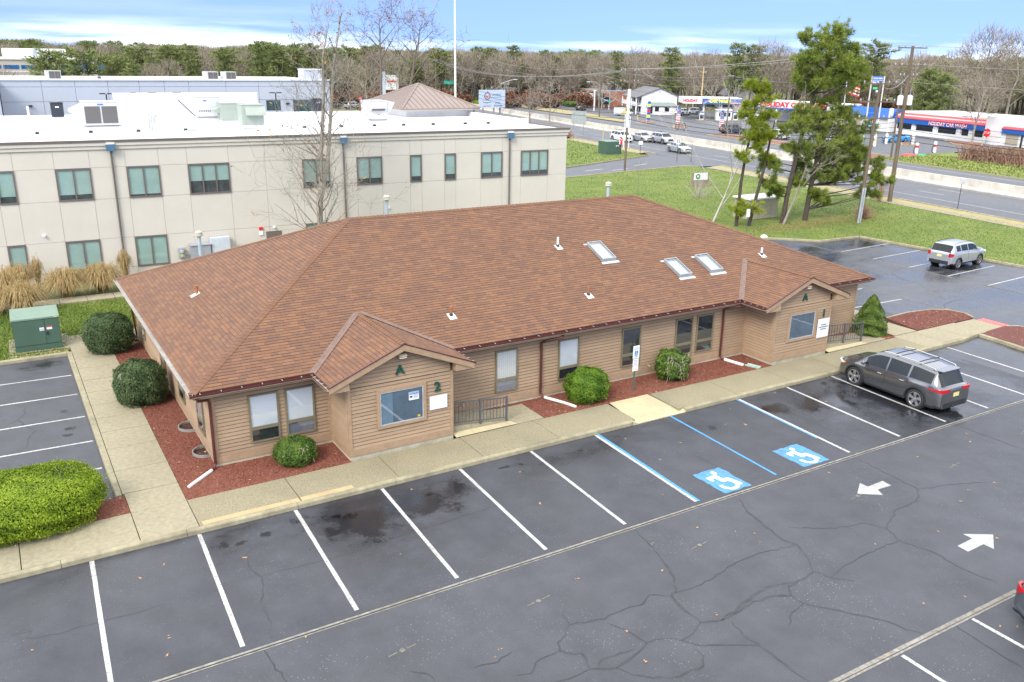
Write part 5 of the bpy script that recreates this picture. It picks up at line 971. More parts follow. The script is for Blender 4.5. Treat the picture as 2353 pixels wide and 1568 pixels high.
# far office at the left edge
fo = thing('far_office', 'distant beige office block with blue ribbon windows and white roof housing', 'building', (6, 150, 0)); M_BEI = mt('beige_precast', (.42, .385, .34), .8, var=.05); M_BLG = mt('blue_ribbon_glass', (.01, .09, .24), .1, var=.4, scale=.7, spec=.8)
MB().box(-20, 150, 0, 18.4, 175, 11.35).build('wall', M_BEI, fo); MB().box(-20.2, 149.8, 11.351, 18.7, 175, 11.6).build('coping', M_WHITE, fo); MB().box(4.9, 153, 11.6, 14.1, 170, 13.15).build('roof_housing', M_WHITE, fo); MB().box(9.0, 152.9, 11.7, 9.6, 152.99, 13.0).build('housing_louvre', M_CABG, fo)
for zb in (9.85, 6.2, 2.6):
    for a in np.arange(-14, 17.5, 2.6):
        for i in range(4): MB().box(a + i * .58, 149.93, zb, a + i * .58 + .54, 149.99, zb + .62).build('window', M_BLG, fo)
MB().box(-20, 149.9, 9.3, 18.4, 149.99, 9.37).build('string_course', M_WHITE, fo)
# ------------------------------------------------------------ vehicles
M_PAINT = mt('car_paint', (.19, .19, .20), .2, .85, var=.02, coat=1.0)
M_CGLASS = mt('car_glass', (.010, .014, .017), .03, var=.1, spec=.45); M_RUB = mt('tyre_rubber', (.022, .022, .023), .8, var=.1); M_RIM = mt('alloy_rim', (.55, .55, .56), .3, .8, var=.05); M_CLAD = mt('dark_cladding', (.022, .023, .025), .55, var=.1)
M_TAIL = mt('tail_light_red', (.38, .006, .012), .12, spec=.8); M_HEADL = mt('head_lamp', (.62, .66, .68), .08, .3, spec=.9); M_AMB = mt('amber_lens', (.7, .22, .02), .15); M_CHR = mt('chrome_trim', (.7, .71, .72), .15, .95, var=.02); M_PLATE = mt('number_plate', (.62, .58, .22), .5, var=.08, scale=14); M_UNDER = mt('underbody_black', (.006, .006, .007), .9)
def loft_car(sp):
    """returns {part: MB} of a lofted car body; +X is forward, ground at z 0"""
    L, W, wr_, ax = sp['L'], sp['W'] / 2, sp['wr'], sp['axles']; R = sp['r']
    st = sorted(set([round(v, 3) for v in list(np.linspace(-L / 2, L / 2, sp.get('n', 46)))] + [round(p[0], 3) for p in sp['top']] + [round(a + s * R * 1.17 * math.cos(t), 3) for a in ax for s in (-1, 1) for t in (0, .35, .7, 1.05)] + [round(v, 3) for q in sp['side'] for v in q]))
    fx = lambda key, x: float(np.interp(x, [p[0] for p in sp[key]], [p[1] for p in sp[key]]))
    secs = []
    for x in st:
        zt, zb, w, wr = fx('top', x), min(fx('belt', x), fx('top', x) - .03), W * fx('plan', x), fx('roofw', x) * W
        zbot = sp['sill'] if -L / 2 + .25 < x < L / 2 - .2 else sp['sill'] + .06
        for a in ax:
            dd = abs(x - a)
            if dd < R * 1.17: zbot = max(zbot, R + math.sqrt((R * 1.17) ** 2 - dd ** 2))
        zbot = min(zbot, zb - .08); lo = []
        for k, f in enumerate((0, .12, .38, .62, .85, 1.0)):
            z = zbot + (zb - zbot) * f; lo.append((w * (.955, .985, 1.0, .995, .975, .94)[k], z))
        wtop = min(wr, w * .9); up = []
        for f in (.14, .5, .88, 1.0): up.append((w * .94 + (wtop - w * .94) * f ** 1.15, zb + (zt - .045 - zb) * f))
        tp = [(wtop * .93, zt - .012), (wtop * .55, zt), (0, zt + .006)]
        secs.append([(y, z) for y, z in lo + up + tp])
    parts = {}
    def face(lbl, vs): parts.setdefault(lbl, MB()).add(vs, [(0, 1, 2, 3)])
    for i in range(len(st) - 1):
        xa, xb = st[i], st[i + 1]; xm = (xa + xb) / 2; A, B = secs[i], secs[i + 1]; gh = fx('top', xm) - fx('belt', xm)
        slope = abs((fx('top', xb) - fx('top', xa)) / max(xb - xa, 1e-4))
        for j in range(len(A) - 1):
            lbl = 'body'
            if j == 0 and sp.get('clad', 1): lbl = 'lower_trim'
            if 6 <= j <= 7 and gh > .17:
                for k, (s0, s1) in enumerate(sp['side']):
                    if s0 - 1e-4 < xm < s1 + 1e-4 and (j == 6 or gh > .3): lbl = 'side_window'
            ws0, ws1 = sp['wind']; rs0, rs1 = sp['rearw']
            if j >= 9 or j == 10:
                if ws0 < xm < ws1: lbl = 'windscreen'
                elif rs0 < xm < rs1: lbl = 'rear_window'
            if 8 <= j <= 9 and j == 9:
                if ws0 < xm < ws1: lbl = 'windscreen'
            for s in (1, -1):
                q = [(xa, s * A[j][0], A[j][1]), (xb, s * B[j][0], B[j][1]), (xb, s * B[j + 1][0], B[j + 1][1]), (xa, s * A[j + 1][0], A[j + 1][1])]
                face(lbl if lbl != 'side_window' else ('side_window', s, [k for k, (s0, s1) in enumerate(sp['side']) if s0 - 1e-4 < xm < s1 + 1e-4][0]), q if s < 0 else q[::-1])
    for i, s in ((0, 1), (-1, -1)):
        A = secs[i]; x = st[i]; ring = [(x, y, z) for y, z in A] + [(x, -y, z) for y, z in A[::-1][1:]]
        parts['body'].poly(ring if s < 0 else ring[::-1])
    return parts, fx
def merge_mesh(mb, name, dist=0.0005):
    me = mb.mesh(name); bm = bmesh.new(); bm.from_mesh(me); bmesh.ops.remove_doubles(bm, verts=bm.verts, dist=dist); bmesh.ops.recalc_face_normals(bm, faces=bm.faces); bm.to_mesh(me); bm.free(); return me
def wheel(par, x, y, R, side, spokes=5, w=.22):
    t = MB(); s = side; t.lathe([(R * .68, -w / 2), (R * .93, -w / 2), (R, -w * .36), (R, w * .36), (R * .93, w / 2), (R * .68, w / 2), (R * .68, -w / 2)], (x, y, R), 26, axis='Y', cap=False); wo = objm('wheel', merge_mesh(t, 'wheel'), M_RUB, par, True)
    r = MB(); yo = y + s * w * .36; r.lathe([(R * .72, -.02), (R * .74, .03), (R * .68, .035), (R * .66, .0)] if s > 0 else [(R * .72, .02), (R * .74, -.03), (R * .68, -.035), (R * .66, .0)], (x, yo, R), 26, axis='Y', cap=False)
    for k in range(spokes):
        a = 2 * math.pi * k / spokes + .3
        for da in (-.13, .13):
            c, sn = math.cos(a + da), math.sin(a + da); px_, pz_ = -sn, c; o = []
            for rr, hw in ((R * .10, .04), (R * .70, .034)):
                for e in (-1, 1): o.append((x + c * rr + px_ * hw * e, yo + s * .015, R + sn * rr + pz_ * hw * e))
            r.add([o[0], o[1], o[3], o[2]], [(0, 1, 2, 3)])
    r.lathe([(R * .15, 0), (R * .15, s * .03), (.02, s * .035)], (x, yo, R), 14, axis='Y'); r.build('rim', M_RIM, wo)
    MB().lathe([(R * .67, -.01), (R * .67, .0)], (x, yo - s * .05, R), 20, axis='Y').build('brake_disc', M_UNDER, wo)
def make_car(name, label, sp, detail=True):
    car = thing(name, label, sp.get('cat', 'car'), local=True); parts, fx = loft_car(sp); L, W = sp['L'], sp['W'] / 2; R = sp['r']; ax = sp['axles']
    for k, mb in parts.items():
        nm = k if isinstance(k, str) else 'side_window'; m = {'body': M_PAINT, 'lower_trim': M_CLAD if sp.get('clad', 1) else M_PAINT, 'side_window': M_CGLASS, 'windscreen': M_CGLASS, 'rear_window': M_CGLASS}[nm]
        o = objm(nm, merge_mesh(mb, nm), m, car, True)
        if nm == 'body': o.modifiers.new('w', 'WEIGHTED_NORMAL')
    MB().box(-L / 2 + .3, -W * .82, sp['sill'] - .03, L / 2 - .3, W * .82, sp['sill'] + .4).build('underbody', M_UNDER, car)
    for a in ax:
        for s in (1, -1):
            wheel(car, a, s * (W - .13), R, s, sp.get('spokes', 5)); MB().lathe([(R * 1.15, -.17), (R * 1.15, .14)], (a, s * (W - .21), R + .01), 22, axis='Y').build('wheel_well', M_UNDER, car)
            if sp.get('clad', 1):
                pts = [(a + R * 1.20 * math.cos(t), s * (W * fx('plan', a + R * 1.2 * math.cos(t)) * .985), R + R * 1.2 * math.sin(t)) for t in np.linspace(-.25, math.pi + .25, 15)]; MB().tube(pts, .035, 5).build('arch_trim', M_CLAD, car)
    yc = lambda x, e=0: W * fx('plan', x) + e
    # lamps and plates follow the plan curve
    def wrap(name, x0, x1, za, zb, mat, e=.012, inner=None, rear=True):
        sgn = -1 if rear else 1
        for s in (1, -1):
            m = MB(); xs_ = np.linspace(x0, x1, 6); out = [(x, s * yc(x, e)) for x in xs_]; end = sgn * (L / 2 + e); out = out + [(end, s * yc(sgn * L / 2, -.03)), (end, s * (inner if inner else W * .5))]; inn = [(end - sgn * .06, s * (inner if inner else W * .5)), (end - sgn * .07, s * yc(sgn * L / 2, -.1))] + [(x, s * yc(x, -.06)) for x in xs_[::-1]]
            ring = out + inn; zm = za + (zb - za) * .62; lo_ = []; hi_ = []
            for p in ring:
                f = min(1, max(.08, abs(p[0] - x0) / max(.05, abs(x1 - x0)))); lo_.append((p[0], p[1], zm + (za - zm) * f)); hi_.append((p[0], p[1], zm + (zb - zm) * f))
            n_ = len(ring); m.add(lo_ + hi_, [tuple(range(n_))[::-1], tuple(range(n_, 2 * n_))] + [(i, (i + 1) % n_, n_ + (i + 1) % n_, n_ + i) for i in range(n_)]); m.build(name, mat, car)
    t = sp['tail']; wrap('tail_light', -L / 2 + t[0], -L / 2 + .06, t[1], t[2], M_TAIL, inner=t[3]); h = sp['head']; wrap('headlight', L / 2 - h[0], L / 2 - .08, h[1], h[2], M_HEADL, inner=h[3], rear=False)
    MB().box(-L / 2 - .02, -.16, sp['plate'], -L / 2 - .003, .16, sp['plate'] + .15).build('number_plate', M_PLATE, car); MB().box(L / 2 - .005, -.16, .42, L / 2 + .012, .16, .52).build('number_plate', M_PLATE, car)
    MB().box(L / 2 - .05, -W * .42, .55, L / 2 + .008, W * .42, h[2] - .02).build('grille', M_CLAD, car)
    if sp.get('clad', 1): MB().box(-L / 2 - .012, -W * .72, sp['sill'] + .05, -L / 2 + .1, W * .72, sp['sill'] + .27).build('rear_bumper', M_CLAD, car)
    for s in (1, -1):
        mx, mz = sp['mirror']; MB().obox((mx, s * (yc(mx) + .05), mz), .13, .20, .13).build('mirror', M_PAINT if sp.get('mp') else M_CLAD, car, bevel=.03)
        if not detail: continue
        for x in sp['seams']:
            pts = []
            for f in np.linspace(.02, 1, 8):
                zb_ = fx('belt', x); z = sp['sill'] + .06 + (zb_ - sp['sill'] - .06) * f; k = np.interp(f, (0, .12, .38, .62, .85, 1), (.955, .985, 1, .995, .975, .94)); pts.append((x, s * (yc(x) * k + .001), z))
            MB().tube(pts, .006, 4, cap=False).build('door_seam', M_UNDER, car)
        for x in sp['handles']: MB().obox((x, s * (yc(x) * .985 + .01), fx('belt', x) - .13), .2, .035, .035).build('door_handle', M_CHR if sp.get('chrome') else M_PAINT, car, bevel=.01)
        if sp.get('rails'):
            a, b = sp['rails']; yr = lambda x: min(fx('roofw', x) * W, yc(x) * .9) * .95
            pts = [(x, s * yr(x), fx('top', x) + .05) for x in np.linspace(a, b, 8)]; pts = [(a - .05, s * yr(a), fx('top', a) - .0)] + pts + [(b + .05, s * yr(b), fx('top', b) - .0)]; MB().tube(pts, .018, 6).build('roof_rail', sp['railmat'], car)
    if sp.get('bars'):
        for x in sp['bars']: w = fx('roofw', x) * W * .93; z = fx('top', x) + .075; MB().tube([(x, -w, z - .01), (x, -w * .5, z + .01), (x, w * .5, z + .01), (x, w, z - .01)], .022, 6).build('cross_bar', M_CLAD, car)
    if sp.get('spoiler'): x, z = sp['spoiler']; w = fx('roofw', x + .2) * W * .95; MB().prism([(x - .16, -w * .86), (x + .22, -w), (x + .22, w), (x - .16, w * .86)], z - .025, z + .018).build('spoiler', M_PAINT, car, bevel=.01)
    if detail: MB().tube([(-L / 2 + .02, -.28, .98 if sp['cat'] == 'SUV' else .9), (-L / 2 + .05, .08, 1.02 if sp['cat'] == 'SUV' else .92)], .008, 4).build('rear_wiper', M_UNDER, car)
    return car
SUV = dict(cat='SUV', L=4.95, W=1.93, wr=.66, r=.39, axles=(-1.42, 1.45), sill=.24, top=[(-2.475, .92), (-2.43, 1.06), (-2.30, 1.12), (-2.02, 1.60), (-1.9, 1.655), (-1.2, 1.715), (0, 1.73), (.5, 1.69), (.72, 1.62), (1.5, 1.14), (1.62, 1.12), (2.1, 1.03), (2.32, .93), (2.43, .78), (2.475, .62)],
    belt=[(-2.475, .88), (-2.3, 1.10), (-1.2, 1.08), (0, 1.03), (1.4, 1.0), (2.0, .92), (2.475, .58)], plan=[(-2.475, .84), (-2.40, .90), (-2.2, .965), (-1.4, 1.0), (1.4, 1.0), (1.9, .97), (2.2, .90), (2.38, .78), (2.475, .62)],
    roofw=[(-2.475, .74), (-2.2, .70), (-1.95, .67), (.5, .68), (1.5, .84), (2.475, .6)], side=[(-1.95, -1.0), (-.92, .0), (.07, 1.02)], wind=(.70, 1.5), rearw=(-2.28, -2.03), tail=(.66, .92, 1.05, .40), head=(.42, .72, .86, .5), plate=.72, mirror=(1.02, 1.06), seams=(-1.02, .03, 1.22), handles=(-.75, .27), chrome=1, rails=(-1.85, .4), railmat=M_CHR, bars=(-1.15, -.1), spoiler=(-2.0, 1.655), mp=1)
CMP = dict(SUV, L=4.45, W=1.81, r=.345, axles=(-1.30, 1.33), sill=.30, top=[(-2.225, .95), (-2.19, 1.10), (-2.12, 1.14), (-1.88, 1.58), (-1.75, 1.62), (-1.0, 1.66), (0, 1.66), (.4, 1.62), (.62, 1.55), (1.25, 1.14), (1.4, 1.12), (1.95, 1.06), (2.12, .98), (2.2, .8), (2.225, .66)],
    belt=[(-2.225, .90), (-2.1, 1.12), (-1.0, 1.12), (0, 1.07), (1.2, 1.02), (1.9, .96), (2.225, .6)], plan=[(-2.225, .88), (-2.15, .94), (-2.0, .98), (-1.3, 1), (1.3, 1), (1.8, .97), (2.05, .90), (2.18, .78), (2.225, .7)], roofw=[(-2.225, .8), (-2.0, .75), (-1.8, .72), (.4, .72), (1.3, .86), (2.225, .65)], side=[(-1.62, -1.15), (-1.06, -.28), (-.2, .86)], wind=(.6, 1.26), rearw=(-2.13, -1.89), tail=(.22, .86, 1.10, .62), head=(.3, .74, .92, .5), plate=.80, mirror=(.86, 1.10), seams=(-1.1, -.24, .98), handles=(-.85, .05), chrome=0, rails=(-1.6, .3), railmat=M_CLAD, bars=None, spoiler=None)
SED = dict(SUV, cat='car', L=4.75, W=1.82, r=.325, axles=(-1.34, 1.36), sill=.20, clad=0, top=[(-2.375, .82), (-2.33, .98), (-2.2, 1.04), (-1.75, 1.07), (-1.05, 1.37), (-.6, 1.43), (0, 1.45), (.35, 1.41), (1.15, 1.0), (1.3, .97), (1.95, .86), (2.2, .76), (2.33, .62), (2.375, .52)],
    belt=[(-2.375, .80), (-2.1, .96), (-1.2, .98), (0, .93), (1.1, .88), (1.9, .78), (2.375, .48)], plan=[(-2.375, .82), (-2.28, .9), (-2.0, .97), (-1.3, 1), (1.3, 1), (1.8, .97), (2.1, .88), (2.3, .74), (2.375, .6)], roofw=[(-2.375, .75), (-1.75, .78), (-1.0, .68), (.35, .66), (1.2, .84), (2.375, .6)], side=[(-1.28, -.4), (-.32, .8)], wind=(.36, 1.16), rearw=(-1.74, -1.06), tail=(.4, .78, .93, .45), head=(.42, .56, .70, .45), plate=.60, mirror=(.78, .93), seams=(-1.15, -.36, 1.0), handles=(-.95, -.1), rails=None, bars=None, spoiler=None, mp=1)
suv = make_car('parked_suv', 'large dark grey suv with roof bars parked by the front walk', SUV); suv.location = (29.86, -2.62, 0); suv.rotation_euler = (0, 0, math.radians(88.6))
MB().box(-2.56, .12, .32, -2.44, .2, .38).build('tow_hitch', M_CLAD, suv); MB().box(1.95, .78, .80, 2.12, .88, .86).build('side_marker', M_AMB, suv)
P_SIL = mt('silver_paint', (.46, .48, .51), .3, .6, var=.02, coat=1); P_WHT = mt('white_car_paint', (.70, .71, .73), .3, .1, var=.02, coat=1); P_BLU = mt('blue_grey_paint', (.095, .112, .128), .28, .5, var=.02, coat=1); P_RED = mt('red_car_paint', (.42, .02, .03), .3, .2, coat=1); P_BLK = mt('black_car_paint', (.02, .022, .026), .25, .3, coat=1); P_BRT = mt('bright_blue_paint', (.02, .26, .62), .3, .2, coat=1); P_DGR = mt('dark_slate_paint', (.06, .065, .085), .3, .4, coat=1); P_YEL = mt('yellow_van_paint', (.62, .48, .12), .35, .1, coat=1); P_BURG = mt('burgundy_paint', (.14, .02, .025), .3, .3, coat=1)
cmp_ = make_car('parked_suv', 'small silver suv parked alone against the lawn kerb', dict(CMP)); 
def recol(car, m):
    for o in car.children_recursive:
        for sl in o.material_slots:
            if sl.material == M_PAINT: sl.link = 'OBJECT'; sl.material = m
recol(cmp_, P_SIL); cmp_.location = (54.5, 10.7, 0); cmp_.rotation_euler = (0, 0, math.radians(3.5))
sed = make_car('highway_car', 'silver hatchback in the second lane beside the white suv', SED); recol(sed, P_SIL); sed.location = (93.9, 92.2, .012); sed.rotation_euler = (0, 0, math.radians(-98))
nc = dup(cmp_, (19.55, -16.05, 0), math.radians(-90), 'blue grey crossover cut off by the right edge beside the lower parking row'); nc.name = 'parked_suv'; nc.scale = (1.04, 1.02, 1.0)
for o in nc.children_recursive:
    for sl in o.material_slots:
        if sl.material in (M_PAINT, P_SIL): sl.link = 'OBJECT'; sl.material = P_BLU
CARS = [(suv, P_WHT, (90.3, 93.2), -98, 'white suv in the near highway lane behind the utility pole'), (suv, P_SIL, (94.6, 87.9), -98, 'silver suv following the barrier on the highway'), (sed, P_SIL, (87.3, 75.6), -98, 'silver saloon leading the group in the near highway lane'),
 (sed, P_RED, (161.5, 161), 30, 'red car parked behind the white house'), (suv, P_WHT, (150.6, 145.6), 10, 'white suv parked beside the fuel canopy'), (sed, P_SIL, (157, 150.5), 20, 'silver car parked beyond the white suv at the fuel canopy'), (sed, P_WHT, (151.2, 122.4), 160, 'white saloon standing behind the fuel pumps'),
 (suv, P_DGR, (121.2, 99.0), -10, 'dark slate suv waiting near the flag banner at the car wash'), (suv, P_BLK, (121.0, 90.3), 100, 'black suv with red tail lights in the car wash queue'), (suv, P_WHT, (119.8, 86.9), 100, 'white suv with spare wheel at the end of the car wash queue'), (sed, P_BRT, (135.6, 74.2), 160, 'bright blue coupe beside the vacuum bays'), (sed, P_WHT, (126, 80), 100, 'white saloon seen behind the pines at the car wash'),
 (suv, P_WHT, (135.1, 184.2), -100, 'white suv parked left before the brick shops'), (sed, P_BURG, (140, 188), -90, 'burgundy car half hidden before the brick shops'), (suv, P_BLK, (137.4, 171), 40, 'black suv leaving the brick shops'), (suv, P_BURG, (152, 181), 80, 'burgundy suv parked against the brick shop wall'), (suv, P_SIL, (81.8, 193), 20, 'silver suv parked far behind the pyramid roof'), (sed, P_BLK, (84, 190), 15, 'black car parked far behind the pyramid roof'), (suv, P_DGR, (77.5, 196), 20, 'slate suv parked at the far left of the back lot'), (sed, P_SIL, (129.5, 206), -100, 'silver car on the far road before the shops'), (suv, P_SIL, (156, 147), 95, 'grey suv at the pump under the fuel canopy')]
for src, mtl, (x, y), rz, lab in CARS:
    c = dup(src, (x, y, 0.012), math.radians(rz), lab, {'car_paint': mtl, 'blue_grey_paint': mtl}); c.scale = (1, 1, 1) if src is suv else (1, 1, 1.02)
    c.name = 'highway_car' if y < 96 and x < 96 and y > 70 else 'distant_car'
    for o in c.children_recursive:
        for sl in o.material_slots:
            if sl.material in (M_PAINT, P_BLU, P_SIL): sl.link = 'OBJECT'; sl.material = mtl
van = thing('utility_van', 'white van with yellow stripe and roof ladders by the white house', 'van', (133.8, 148.2, 0), math.radians(-60), local=True)
vb = MB(); vb.ext([(-2.2, -.9, .35), (2.2, -.9, .35), (2.25, -.9, .85), (1.6, -.9, 1.05), (1.0, -.9, 1.8), (.6, -.9, 1.95), (-2.2, -.9, 1.95)], (0, 1.8, 0)); vb.build('body', P_WHT, van, bevel=.05)
st_ = MB(); st_.ext([(-.4, -.912, .45), (2.1, -.912, .45), (2.1, -.912, .8), (1.2, -.912, 1.0), (.7, -.912, 1.6), (.2, -.912, 1.2)], (0, 1.824, 0)); st_.build('yellow_stripe', P_YEL, van)
wd = MB(); wd.ext([(1.06, -.92, 1.15), (1.5, -.92, 1.15), (1.02, -.92, 1.72), (.75, -.92, 1.72)], (0, 1.84, 0)); wd.build('window', M_CGLASS, van); wd = MB(); wd.ext([(1.63, -.8, 1.08), (1.06, -.8, 1.78), (1.0, -.8, 1.78), (1.56, -.8, 1.06)], (0, 1.6, 0)); wd.build('windscreen', M_CGLASS, van)
MB().box(-1.9, -.6, 2.05, .9, -.5, 2.12).box(-1.9, .5, 2.05, .9, .6, 2.12).box(-1.8, -.6, 1.95, -1.75, .6, 2.05).box(.4, -.6, 1.95, .45, .6, 2.05).build('roof_rack', M_CLAD, van)
for a in (-1.35, 1.4):
    for s in (1, -1): wheel(van, a, s * .8, .33, s)
# ------------------------------------------------------------ plants
def leaf_mesh(name, C, N, size, mat, parent, tint, aspect=.55, kind=None, curl=.15):
    """two triangle leaves at points C, lying roughly across normals N"""
    n = len(C); r = rng.normal(0, 1, (n, 3)); u = np.cross(N, r); u /= np.linalg.norm(u, axis=1)[:, None] + 1e-9; v = np.cross(N, u); s = (size * rng.uniform(.6, 1.4, n))[:, None]
    a = C - u * s * aspect / 2; b = C + u * s * aspect / 2; c = C + v * s + N * s * curl; d = C - v * s * .2
    V = np.stack([d, b, c, a], 1).reshape(-1, 3); me = bpy.data.meshes.new(name); me.vertices.add(4 * n); me.vertices.foreach_set('co', V.ravel().astype(np.float32)); me.loops.add(4 * n); me.loops.foreach_set('vertex_index', np.arange(4 * n, dtype=np.int32)); me.polygons.add(n); me.polygons.foreach_set('loop_start', np.arange(0, 4 * n, 4, dtype=np.int32)); me.update(calc_edges=True)
    at = me.attributes.new('tint', 'FLOAT', 'FACE'); at.data.foreach_set('value', np.clip(tint, 0, 1).astype(np.float32)); return objm(name, me, mat, parent, kind=kind)
M_LDARK = ramp_mat('dark_yew_leaf', [(0, (.03, .056, .02)), (.5, (.072, .118, .042)), (.85, (.125, .18, .07)), (1, (.20, .24, .11))], .65, nscale=2.0, nmix=.3, trans=.2)
M_LMID = ramp_mat('mid_green_leaf', [(0, (.03, .065, .012)), (.5, (.085, .155, .022)), (.85, (.16, .24, .04)), (1, (.24, .27, .08))], .65, nscale=2.0, nmix=.3, trans=.2)
M_LBRT = ramp_mat('bright_box_leaf', [(0, (.03, .075, .008)), (.5, (.10, .20, .014)), (.85, (.20, .31, .03)), (1, (.30, .36, .07))], .6, nscale=2.0, nmix=.3, trans=.25)
M_LYEL = ramp_mat('yellow_green_leaf', [(0, (.07, .12, .008)), (.5, (.20, .30, .014)), (.85, (.33, .42, .03)), (1, (.44, .48, .07))], .6, nscale=1.5, nmix=.3, trans=.25)
M_LCON = ramp_mat('cone_conifer_leaf', [(0, (.035, .068, .013)), (.5, (.09, .15, .022)), (.85, (.16, .22, .04)), (1, (.22, .25, .07))], .65, nscale=3.0, nmix=.3, trans=.2)
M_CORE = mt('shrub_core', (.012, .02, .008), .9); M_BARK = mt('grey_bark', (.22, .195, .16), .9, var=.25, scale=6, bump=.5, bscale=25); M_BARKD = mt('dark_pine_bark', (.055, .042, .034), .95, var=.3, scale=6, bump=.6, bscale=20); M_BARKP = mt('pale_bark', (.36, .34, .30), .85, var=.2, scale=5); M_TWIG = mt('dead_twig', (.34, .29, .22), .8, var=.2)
def shrub(name, label, c, rx_, ry_, h, n, size, mat, sq=2.4, lumps=.05, cone=False, group=None, dead=0, cat='shrub'):
    t = thing(name, label, cat, (c[0], c[1], .1), group=group)
    d = rng.normal(0, 1, (n, 3)); d[:, 2] = np.where(d[:, 2] < -.25 * np.abs(d[:, 2]).max(), -d[:, 2], d[:, 2]); d /= np.linalg.norm(d, axis=1)[:, None]
    k = (np.abs(d[:, 0]) ** sq + np.abs(d[:, 1]) ** sq + np.abs(d[:, 2]) ** sq) ** (1 / sq)
    ph = rng.uniform(0, 6, 6); lump = lumps * (np.sin(7 * d[:, 0] + ph[0]) * np.sin(6 * d[:, 1] + ph[1]) + np.sin(11 * d[:, 2] + ph[2] + 4 * d[:, 0]) * .7 + .5 * np.sin(17 * d[:, 1] + ph[3]) * np.sin(15 * d[:, 0] + 9 * d[:, 2] + ph[4]))
    rr = (1 + lump) / k * (1 - np.abs(rng.normal(0, .05, n)) + (rng.uniform(0, 1, n) < .05) * rng.uniform(.02, .10, n)); Pn = d * rr[:, None]
    z = Pn[:, 2]
    if cone:
        tt = rng.uniform(0, 1, n) ** 1.25; prof = np.interp(tt, [0, .12, .35, .7, .92, 1], [.86, 1.0, .9, .52, .2, .03]); a = rng.uniform(0, 2 * np.pi, n); rad = prof * (1 + lumps * 2 * np.sin(23 * tt + 1.5 * np.sin(a * 3 + ph[0])) + lumps * np.sin(a * 7 + ph[1] + 9 * tt)) * (1 - np.abs(rng.normal(0, .05, n)))
        C = np.stack([c[0] + rx_ * rad * np.cos(a), c[1] + ry_ * rad * np.sin(a), .1 + tt * h], 1); N = np.stack([np.cos(a), np.sin(a), np.full(n, .45)], 1); lump = lumps * np.sin(23 * tt + 1.5 * np.sin(a * 3 + ph[0])) * 1.3
    else:
        C = np.stack([c[0] + rx_ * Pn[:, 0], c[1] + ry_ * Pn[:, 1], .1 + h * .46 + h * .54 * z], 1); N = d.copy()
    keep = C[:, 2] > .1; C, N, lump = C[keep], N[keep], lump[keep]
    N = N + rng.normal(0, .45, N.shape); N /= np.linalg.norm(N, axis=1)[:, None]
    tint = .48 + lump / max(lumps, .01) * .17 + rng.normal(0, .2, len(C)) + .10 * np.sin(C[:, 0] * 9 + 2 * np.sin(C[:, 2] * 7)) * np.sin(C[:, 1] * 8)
    leaf_mesh('foliage', C, N, size, mat, t, tint)
    m = MB()
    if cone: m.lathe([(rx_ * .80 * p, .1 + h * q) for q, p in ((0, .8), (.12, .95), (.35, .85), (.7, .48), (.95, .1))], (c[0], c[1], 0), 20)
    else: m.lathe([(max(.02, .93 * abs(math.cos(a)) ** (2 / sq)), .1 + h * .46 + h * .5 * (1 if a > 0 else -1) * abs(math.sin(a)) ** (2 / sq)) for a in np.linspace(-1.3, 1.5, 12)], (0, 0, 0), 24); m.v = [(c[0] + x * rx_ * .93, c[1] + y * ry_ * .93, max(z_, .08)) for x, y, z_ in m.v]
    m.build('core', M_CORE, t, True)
    if dead:
        m = MB()
        for i in range(dead):
            a = random.uniform(-2.6, -.6); zz = random.uniform(.25, .95) * h; q = Vector((c[0] + rx_ * .9 * math.cos(a), c[1] + ry_ * .9 * math.sin(a), .1 + zz)); e = q + Vector((math.cos(a) * random.uniform(.02, .14), math.sin(a) * random.uniform(.02, .14), random.uniform(-.3, .2))); m.tube([q, (q + e) / 2 + Vector((random.gauss(0, .03), 0, .03)), e], .008, 3, cap=False)
        m.build('dead_twigs', M_TWIG, t)
    return t
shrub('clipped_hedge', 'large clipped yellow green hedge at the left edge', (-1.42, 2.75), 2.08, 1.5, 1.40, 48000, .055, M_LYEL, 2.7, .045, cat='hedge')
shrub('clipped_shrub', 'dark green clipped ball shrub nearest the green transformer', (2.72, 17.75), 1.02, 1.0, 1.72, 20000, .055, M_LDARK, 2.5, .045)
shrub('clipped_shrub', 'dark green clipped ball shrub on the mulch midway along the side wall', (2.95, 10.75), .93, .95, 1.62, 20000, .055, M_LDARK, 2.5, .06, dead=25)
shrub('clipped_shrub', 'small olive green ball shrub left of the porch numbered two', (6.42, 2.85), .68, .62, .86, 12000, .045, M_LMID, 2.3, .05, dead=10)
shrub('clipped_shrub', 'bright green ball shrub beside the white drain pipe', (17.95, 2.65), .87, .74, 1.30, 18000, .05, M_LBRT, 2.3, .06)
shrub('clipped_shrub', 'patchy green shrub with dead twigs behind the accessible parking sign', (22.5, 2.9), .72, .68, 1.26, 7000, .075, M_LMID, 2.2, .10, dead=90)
shrub('cone_shrub', 'cone shaped dark green conifer at the corner by the far railing', (35.45, 3.05), .82, .78, 1.98, 17000, .055, M_LCON, lumps=.07, cone=True)
